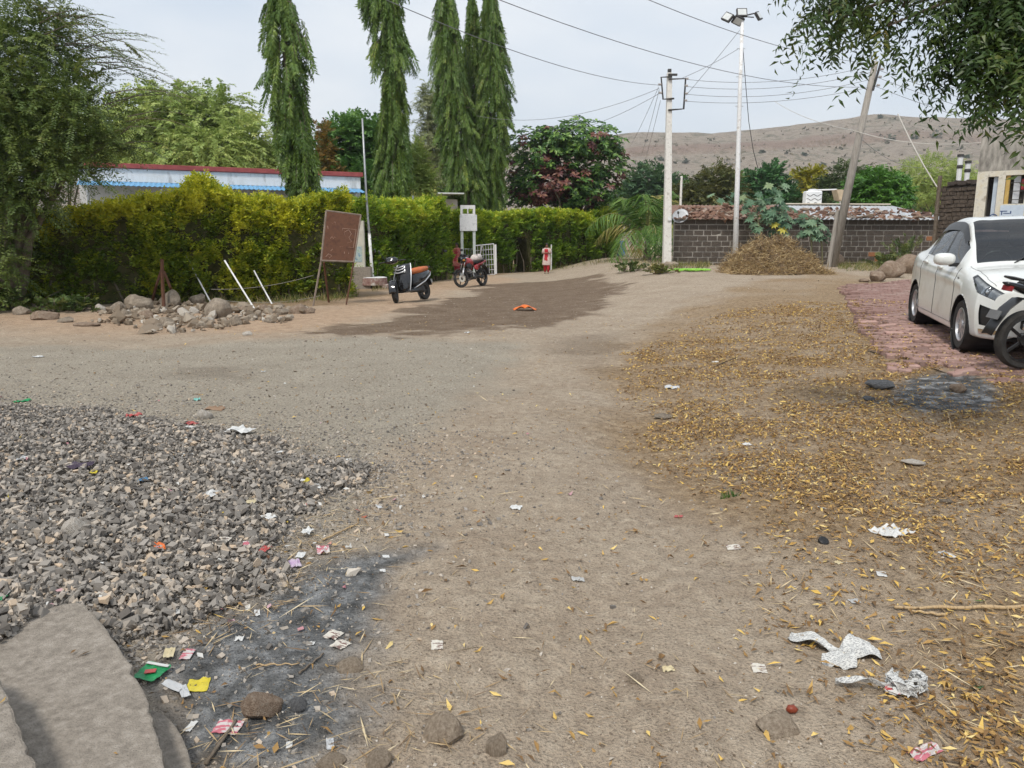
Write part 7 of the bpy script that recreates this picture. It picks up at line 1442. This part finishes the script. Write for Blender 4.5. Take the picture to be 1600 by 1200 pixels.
def litter(px, py, w_, h_, col_, label, name='litter_scrap', cat='litter', crump=.22, rz=None, seed=None, shape=None, lift=.0):
    g = np.random.default_rng(int(px*13+py*7)); b = gp(px, py); zb = float(surf(np.array([b.x]), np.array([b.y]))[0]); b.z = max(b.z, zb); hp = float(psd(HEAP, np.array([b.x]), np.array([b.y]))[0]); lift += .03*float(sm(-.1, .2, hp))
    if zb > g1(b.x, b.y)+.05: q = flat(px, py, zb); b = Vector((q[0], q[1], zb))
    D = math.hypot(b.y, CAMZ); k = D/FPX*.86; sx = w_*k; sy = max(h_*k*min(D/CAMZ, 2.6), sx*.3); n, m_ = 9, 7; rows = []
    for i in range(m_):
        v = i/(m_-1)*2-1; row = []
        for j_ in range(n):
            u = j_/(n-1)*2-1; ed = 1+.14*(float(vn(u*2+px, v*2+py, .7, 5))-.5)
            x, y = u*sx/2*ed, v*sy/2*ed*(shape(u) if shape else 1); z = sx*crump*(float(vn(u*1.7+py, v*1.7+px, .55, 7))-.25)*(1-.25*abs(u))+sx*crump*.3*(float(vn(u*4+py, v*4+px, .5, 9))-.5)
            row.append((x, y, max(z, 0)+.003))
        rows.append(row)
    # shrug the sheet onto the uneven ground
    a = rz if rz is not None else g.uniform(-.6, .6); c, s = math.cos(a), math.sin(a)
    X = np.array([[b.x+p_[0]*c-p_[1]*s, b.y+p_[0]*s+p_[1]*c] for r_ in rows for p_ in r_]); Zs = surf(X[:, 0], X[:, 1])-b.z
    rows = [[(p_[0], p_[1], p_[2]+float(np.clip(Zs[i*n+j_], -.03, .03))+lift) for j_, p_ in enumerate(r_)] for i, r_ in enumerate(rows)]
    o = G().sheet(rows).build(name, PAPER[col_], None, solid=.0012); o.location = b; o.rotation_euler = (0, 0, a); return tag(o, label, cat)
LT = [(375, 677, 42, 14, 'white', 'torn white plastic sheet at the back edge of the crushed stone', .3), (332, 781, 20, 14, 'white', 'crumpled white tissue in the middle of the crushed stone', .4), (393, 792, 16, 12, 'cream', 'cream card right of the crumpled tissue', .1), (495, 768, 13, 12, 'white', 'square white paper near the right edge of the crushed stone', .1), (543, 727, 16, 9, 'white', 'slanting white scrap at the far right of the crushed stone', .15),
 (480, 759, 8, 10, 'yellow', 'small yellow scrap beside the square white paper', .3), (437, 713, 14, 5, 'white', 'flat white slip behind the square white paper', .1), (292, 718, 14, 10, 'white', 'white card standing among the stones', .15), (226, 758, 16, 8, 'blue', 'blue foil wrapper on the crushed stone', .3), (125, 737, 40, 11, 'purple', 'dark purple rag on the crushed stone', .35), (148, 745, 12, 8, 'yellow', 'yellow scrap touching the dark purple rag', .3), (36, 724, 18, 10, 'clear', 'pale bluish plastic at the left side of the crushed stone', .3),
 (35, 628, 14, 11, 'green', 'crumpled green bag at the far left edge', .5), (308, 625, 11, 8, 'teal', 'teal scrap behind the crushed stone', .4), (336, 639, 34, 7, 'brown', 'flattened brown carton behind the beige stone', .15), (209, 656, 22, 8, 'red', 'red wrapper at the back edge of the crushed stone', .4), (300, 668, 18, 8, 'red', 'red scrap in front of the beige stone', .4), (298, 674, 12, 6, 'white', 'white shred next to the red scrap', .3), (250, 865, 17, 13, 'orange', 'orange wrapper on the near crushed stone', .4), (347, 856, 20, 17, 'card', 'printed white card leaning on the near stones', .1),
 (415, 868, 14, 10, 'red', 'pinkish red scrap in the straw strewn edge', .4), (461, 884, 18, 12, 'lilac', 'lilac and white wrapper in the straw strewn edge', .3), (505, 862, 22, 14, 'pink', 'pink crumpled wrapper in the straw strewn edge', .45), (480, 838, 18, 9, 'white', 'white shred above the pink wrapper', .4), (470, 872, 14, 9, 'white', 'white bit left of the lilac wrapper', .3), (385, 860, 12, 6, 'pink', 'small pink slip right of the printed card', .3), (592, 792, 8, 8, 'clear', 'milky scrap at the right end of the straw', .3), (420, 818, 22, 8, 'white', 'white shred among straw on the crushed stone', .4),
 (166, 937, 18, 11, 'card', 'printed paper on the tip of the concrete platform', .15), (6, 946, 12, 9, 'green', 'bright green bit at the left edge', .3), (6, 1008, 22, 16, 'white', 'white cup scrap at the left edge on the stones', .4), (265, 1026, 16, 14, 'cream', 'tan scrap at the near edge of the crushed stone', .2), (293, 1025, 18, 16, 'pink', 'pink printed sachet at the near edge of the crushed stone', .15),
 (310, 1073, 34, 18, 'yellow', 'yellow sachet on the ash', .2), (356, 1138, 44, 18, 'pink', 'pair of pink sachets below the dark brown rock', .12), (298, 1137, 12, 15, 'white', 'small white paper below the plastic strips', .2), (521, 993, 26, 14, 'card', 'dirty paper piece on the ash', .2), (532, 1008, 26, 14, 'card', 'torn paper piece touching the dirty paper', .2), (487, 1007, 10, 5, 'white', 'white pellet of paper on the ash', .5), (402, 960, 9, 8, 'white', 'white fleck above the ash', .4), (374, 1000, 14, 6, 'white', 'white shred at the left of the ash', .4), (452, 1165, 10, 10, 'white', 'white petal of paper near the bottom', .3),
 (683, 1009, 20, 13, 'card', 'printed paper slip on the lane right of the ash', .12), (516, 1164, 12, 16, 'clear', 'milky tube near the bottom edge', .4), (598, 893, 10, 5, 'white', 'white fleck at the top of the ash', .3), (603, 870, 12, 4, 'white', 'thin white slip above the ash', .1), (903, 906, 22, 6, 'grey', 'grey plastic strip in the middle of the lane', .2), (806, 794, 20, 7, 'white', 'white scrap in the middle of the lane', .3), (1186, 1045, 23, 13, 'card', 'printed white label on the lane', .06), (1044, 1047, 20, 7, 'cream', 'pale dry leaf like scrap on the lane', .3),
 (1446, 1176, 58, 14, 'pink', 'pink and white wrapper at the bottom right', .15), (1392, 832, 64, 17, 'white', 'white plastic bag lying on the leaf litter', .22), (1480, 867, 18, 10, 'white', 'white card right of the plastic bag', .08), (1377, 898, 16, 9, 'white', 'white slip below the plastic bag', .1), (1146, 856, 24, 7, 'card', 'printed slip left of the leaf litter', .1), (1166, 695, 13, 6, 'white', 'white scrap on the leaf litter by the green tuft', .3), (1283, 794, 10, 5, 'white', 'tiny white scrap in the middle of the leaf litter', .3), (1050, 606, 26, 9, 'clear', 'pale bluish rag at the left of the leaf litter', .2), (60, 558, 14, 6, 'white', 'white shred on the far left of the gravel road', .3), (412, 581, 8, 5, 'white', 'white speck of paper on the gravel road', .3), (1310, 880, 12, 5, 'cream', 'cream slip below the black lid', .2), (1118, 566, 10, 4, 'white', 'tiny white slip on the far leaf litter', .2), (730, 520, 8, 4, 'white', 'white speck on the dark road patch', .3), (1060, 808, 14, 5, 'red', 'faint red scrap on the lane edge', .1), (1335, 940, 18, 6, 'grey', 'grey plastic shred near the bamboo stick', .2)]
for (px, py, w_, h_, c_, lab, cr_) in LT: litter(px, py, w_, h_, c_, lab, crump=cr_)
# green packet with white band and red mark
gpk = litter(238, 1057, 44, 24, 'green', 'green foil packet with a white band and red mark beside the platform', 'foil_packet', 'packet', .12, rz=-.25, lift=.01)
k = 2.6/FPX
G().box((0, .03, .028), (.085, .012, .002), rotm(0, .02, 0)).build('white_band', PAPER['white'], gpk); G().box((.005, -.012, .028), (.035, .022, .002), rotm(0, 0, .5)).build('red_mark', PAPER['red'], gpk)
litter(272, 1078, 16, 22, 'clear', 'left clear plastic strip beside the yellow sachet', 'plastic_strip', 'litter', .3, rz=1.1, lift=.01); litter(288, 1086, 14, 20, 'clear', 'right clear plastic strip beside the yellow sachet', 'plastic_strip', 'litter', .3, rz=.6, lift=.01)
# torn newspaper with three lobes, and a crumpled one
nb = gp(1312, 1022); r_ = tag(bpy.data.objects.new('torn_newspaper', None), 'bow shaped torn newspaper with printed lines at the lower right', 'newspaper'); COL.objects.link(r_); r_.location = nb
def lobe_sheet(c0, c1, wd_, nm):
    a_, b_ = Vector((c0[0], c0[1], 0)), Vector((c1[0], c1[1], 0)); t_ = (b_-a_); n_ = Vector((-t_.y, t_.x, 0)).normalized(); rows = []
    for i in range(13):
        u = i/12; wl = wd_*(.16+.84*math.sin(math.pi*min(1, u*.62+.02))**.8)*(1 if u < .9 else 1-(u-.9)*4)
        rows.append([tuple(a_+t_*u+n_*wl*q+Vector((0, 0, .006+.022*math.sin(u*3.0)*(1+.4*q)+.010*math.sin(u*9+q*4)))) for q in (-1, -.5, 0, .5, 1)])
    G().sheet(rows).build(nm, PAPER['news'], r_, solid=.001)
kk_ = 2.65/FPX; lobe_sheet((0, 0), (-62*kk_, 52*kk_), 22*kk_, 'left_wing'); lobe_sheet((0, 0), (62*kk_, 8*kk_), 28*kk_, 'right_wing'); lobe_sheet((-4*kk_, 0), (-20*kk_, -46*kk_), 26*kk_, 'lower_wing')
cb = gp(1412, 1082); r_ = tag(bpy.data.objects.new('crumpled_newspaper', None), 'crumpled newspaper ball with red print at the lower right', 'newspaper'); COL.objects.link(r_); r_.location = cb; g = np.random.default_rng(77); kq = 2.5/FPX
for q in range(5):
    rows = []; a0 = g.uniform(0, 6.28); R0 = (.032, .036, .03, .04, .034)[q]
    for i in range(10):
        th = i/9*2.6; rows.append([((R0+.010*math.sin(j_*2.1+i*1.7+q))*math.cos(th+a0)*1.35+.02*math.cos(q*1.9), (R0+.012*math.sin(i*2.3+j_+q))*math.sin(th+a0)+.02*math.sin(q*1.9), .012+.055*abs(math.sin(j_*.42+.3*math.sin(i+q)))*(.6+.4*math.sin(q*2+1))) for j_ in range(9)])
    G().sheet(rows).build('fold', PAPER['news'] if q != 2 else print_mat('red_newsprint', (.62, .6, .57), (.4, .05, .05), 50, .55), r_, solid=.001)
lobe_sheet((-.02, .0), (-95*kq, 26*kq), 9*kq, 'torn_strip')
# orange bag on the dark patch, seed, lid, leaf, sticks
ob = gp(820, 485); o = G(); rows = [[(u*.22*(1+.2*math.sin(v*9)), (v-.5)*.3, .02+.10*(1-u*u)*(.4+.6*abs(math.sin(v*5+u*3)))) for u in np.linspace(-1, 1, 11)] for v in np.linspace(0, 1, 9)]
o = o.sheet(rows).build('orange_bag', PAPER['orange'], None, solid=.003); o.location = ob; tag(o, 'crumpled bright orange bag on the dark road patch', 'bag')
o = G().loft([(-.018, 0, .012, .004, .004), (-.01, 0, .014, .012, .012), (.008, 0, .014, .013, .012), (.018, 0, .012, .004, .004)], 12).build('red_seed', mat('red_seed', (.18, .03, .015), (.24, .05, .02), 9, .4), smooth=True); o.location = gp(1237, 1114); tag(o, 'small red brown seed on the lane at lower right', 'seed')
o = G().lathe([(.022, 0), (.026, .006), (.026, .018), (.02, .024)], 16).build('black_lid', M_trim, smooth=True, autos=30); o.location = gp(1285, 848); o.rotation_euler = (.5, .2, 0); tag(o, 'small black plastic lid at the edge of the leaf litter', 'lid')
v, f_, rr = leaves(np.array([(0, 0, .01)]), np.array([(1., .2, .05)]), np.array([(0, .2, 1.)]), .055, .03, np.array([.5])); o = leafobj('green_leaf', [(v, f_, rr)], LM('fresh_leaf', [(0, (.08, .14, .06)), (1, (.1, .17, .08))], .2)); o.location = gp(1515, 1080); tag(o, 'single fresh green leaf right of the crumpled newspaper', 'leaf')
v, f_, rr = leaves(np.array([(0, 0, .01)]), np.array([(1., -.1, .05)]), np.array([(0, .2, 1.)]), .05, .022, np.array([.5])); o = leafobj('green_leaf', [(v, f_, rr)], LM('fresh_leaf2', [(0, (.1, .17, .04)), (1, (.13, .2, .05))], .2)); o.location = gp(1520, 942); tag(o, 'small green leaf above the bamboo stick', 'leaf')
def stick(label, a, b, r0, m, name='stick', bump=True):
    A, B = gp(*a), gp(*b); A.z += r0+.004; B.z += r0+.004; n = 12; pts = []
    for i in range(n+1): p = A.lerp(B, i/n); p.z = max(p.z, g1(p.x, p.y)+r0); p.y += .006*math.sin(i*1.7); pts.append(p)
    o = G().tube([tuple(p-A) for p in pts], [r0*(1.15 if i % 4 == 0 else 1)*(1-.3*i/n) for i in range(n+1)], 7).build(name, m, smooth=True); o.location = A; return tag(o, label, 'stick')
M_bamb = mat('dry_bamboo', (.36, .24, .12), (.46, .33, .18), 14, .6, c3=(.12, .075, .04), stretch=(9, 1, 1))
stick('long bamboo stick with dark knots at the right edge', (1625, 953), (1398, 954), .0085, M_bamb); stick('short split stick under the bamboo stick', (1478, 965), (1420, 957), .006, M_bamb)
stick('dark crooked twig at the bottom left below the sachets', (322, 1198), (368, 1132), .006, M_bark); stick('pale upright stick below the burnt patch', (1486, 672), (1481, 647), .006, M_bamb); stick('thin twig on the ash', (468, 1055), (505, 1025), .004, M_bark); stick('straw stalk lying across the ash', (400, 1042), (468, 1040), .003, M_bamb); stick('brown twig on the crushed stone right side', (505, 846), (560, 820), .005, M_bamb); stick('thin branch on the far leaf litter', (1120, 572), (1150, 560), .008, M_bark); stick('tan lath on the crushed stone', (226, 715), (285, 714), .008, M_bamb)

def bits():      # shreds too small to pick apart
    g = np.random.default_rng(701); n = 900; y = 2.4+6*g.uniform(0, 1, n)**1.2; x = -.68*y-.2+(.75*y+.4)*g.uniform(0, 1, n); d = psd(HEAP, x, y)
    e_ = psd([flat(*q) for q in ((400, 860), (600, 740), (660, 770), (560, 890), (440, 950))], x, y); k = g.uniform(0, 1, n) < np.where(e_ > -.05, .85, np.where(d > -.3, .16, .03)); x, y = x[k], y[k]; n = len(x)
    P = np.stack([x, y, surf(x, y)+.012+.03*sm(-.1, .2, psd(HEAP, x, y))], 1); D = g.normal(0, 1, (n, 3)); D[:, 2] *= .25; U = np.array((0, 0, 1.))+g.normal(0, .4, (n, 3)); Ls_ = g.uniform(.012, .04, n)
    o = leafobj('litter_bits', [leaves(P, D, U, Ls_, Ls_*g.uniform(.4, .9, n), g.uniform(0, 1, n), g.normal(0, .4, n), .5)], LM('litter_bit', [(0, (.5, .49, .46)), (.45, (.58, .57, .54)), (.5, (.5, .38, .2)), (.65, (.42, .28, .12)), (.7, (.45, .18, .2)), (.85, (.48, .34, .36)), (.9, (.4, .08, .06)), (1, (.5, .42, .06))], 0, .6)); tag(o, 'tiny shreds of paper and foil among the stones and straw', 'litter', kind='stuff')
bits()
# ================================================================ THIN HAZE
def haze():
    m = bpy.data.materials.new('haze'); m.use_nodes = True; t = m.node_tree; t.nodes.remove(t.nodes['Principled BSDF'])
    v = t.nodes.new('ShaderNodeVolumePrincipled'); v.inputs['Color'].default_value = (.88, .90, .93, 1); v.inputs['Density'].default_value = .00034; v.inputs['Anisotropy'].default_value = .2
    t.links.new(v.outputs[0], t.nodes['Material Output'].inputs['Volume'])
    o = G().box((0, 700, 59), (5400, 1900, 124)).build('haze', m); tag(o, 'thin pale haze over the whole village', 'haze', kind='stuff')
haze()
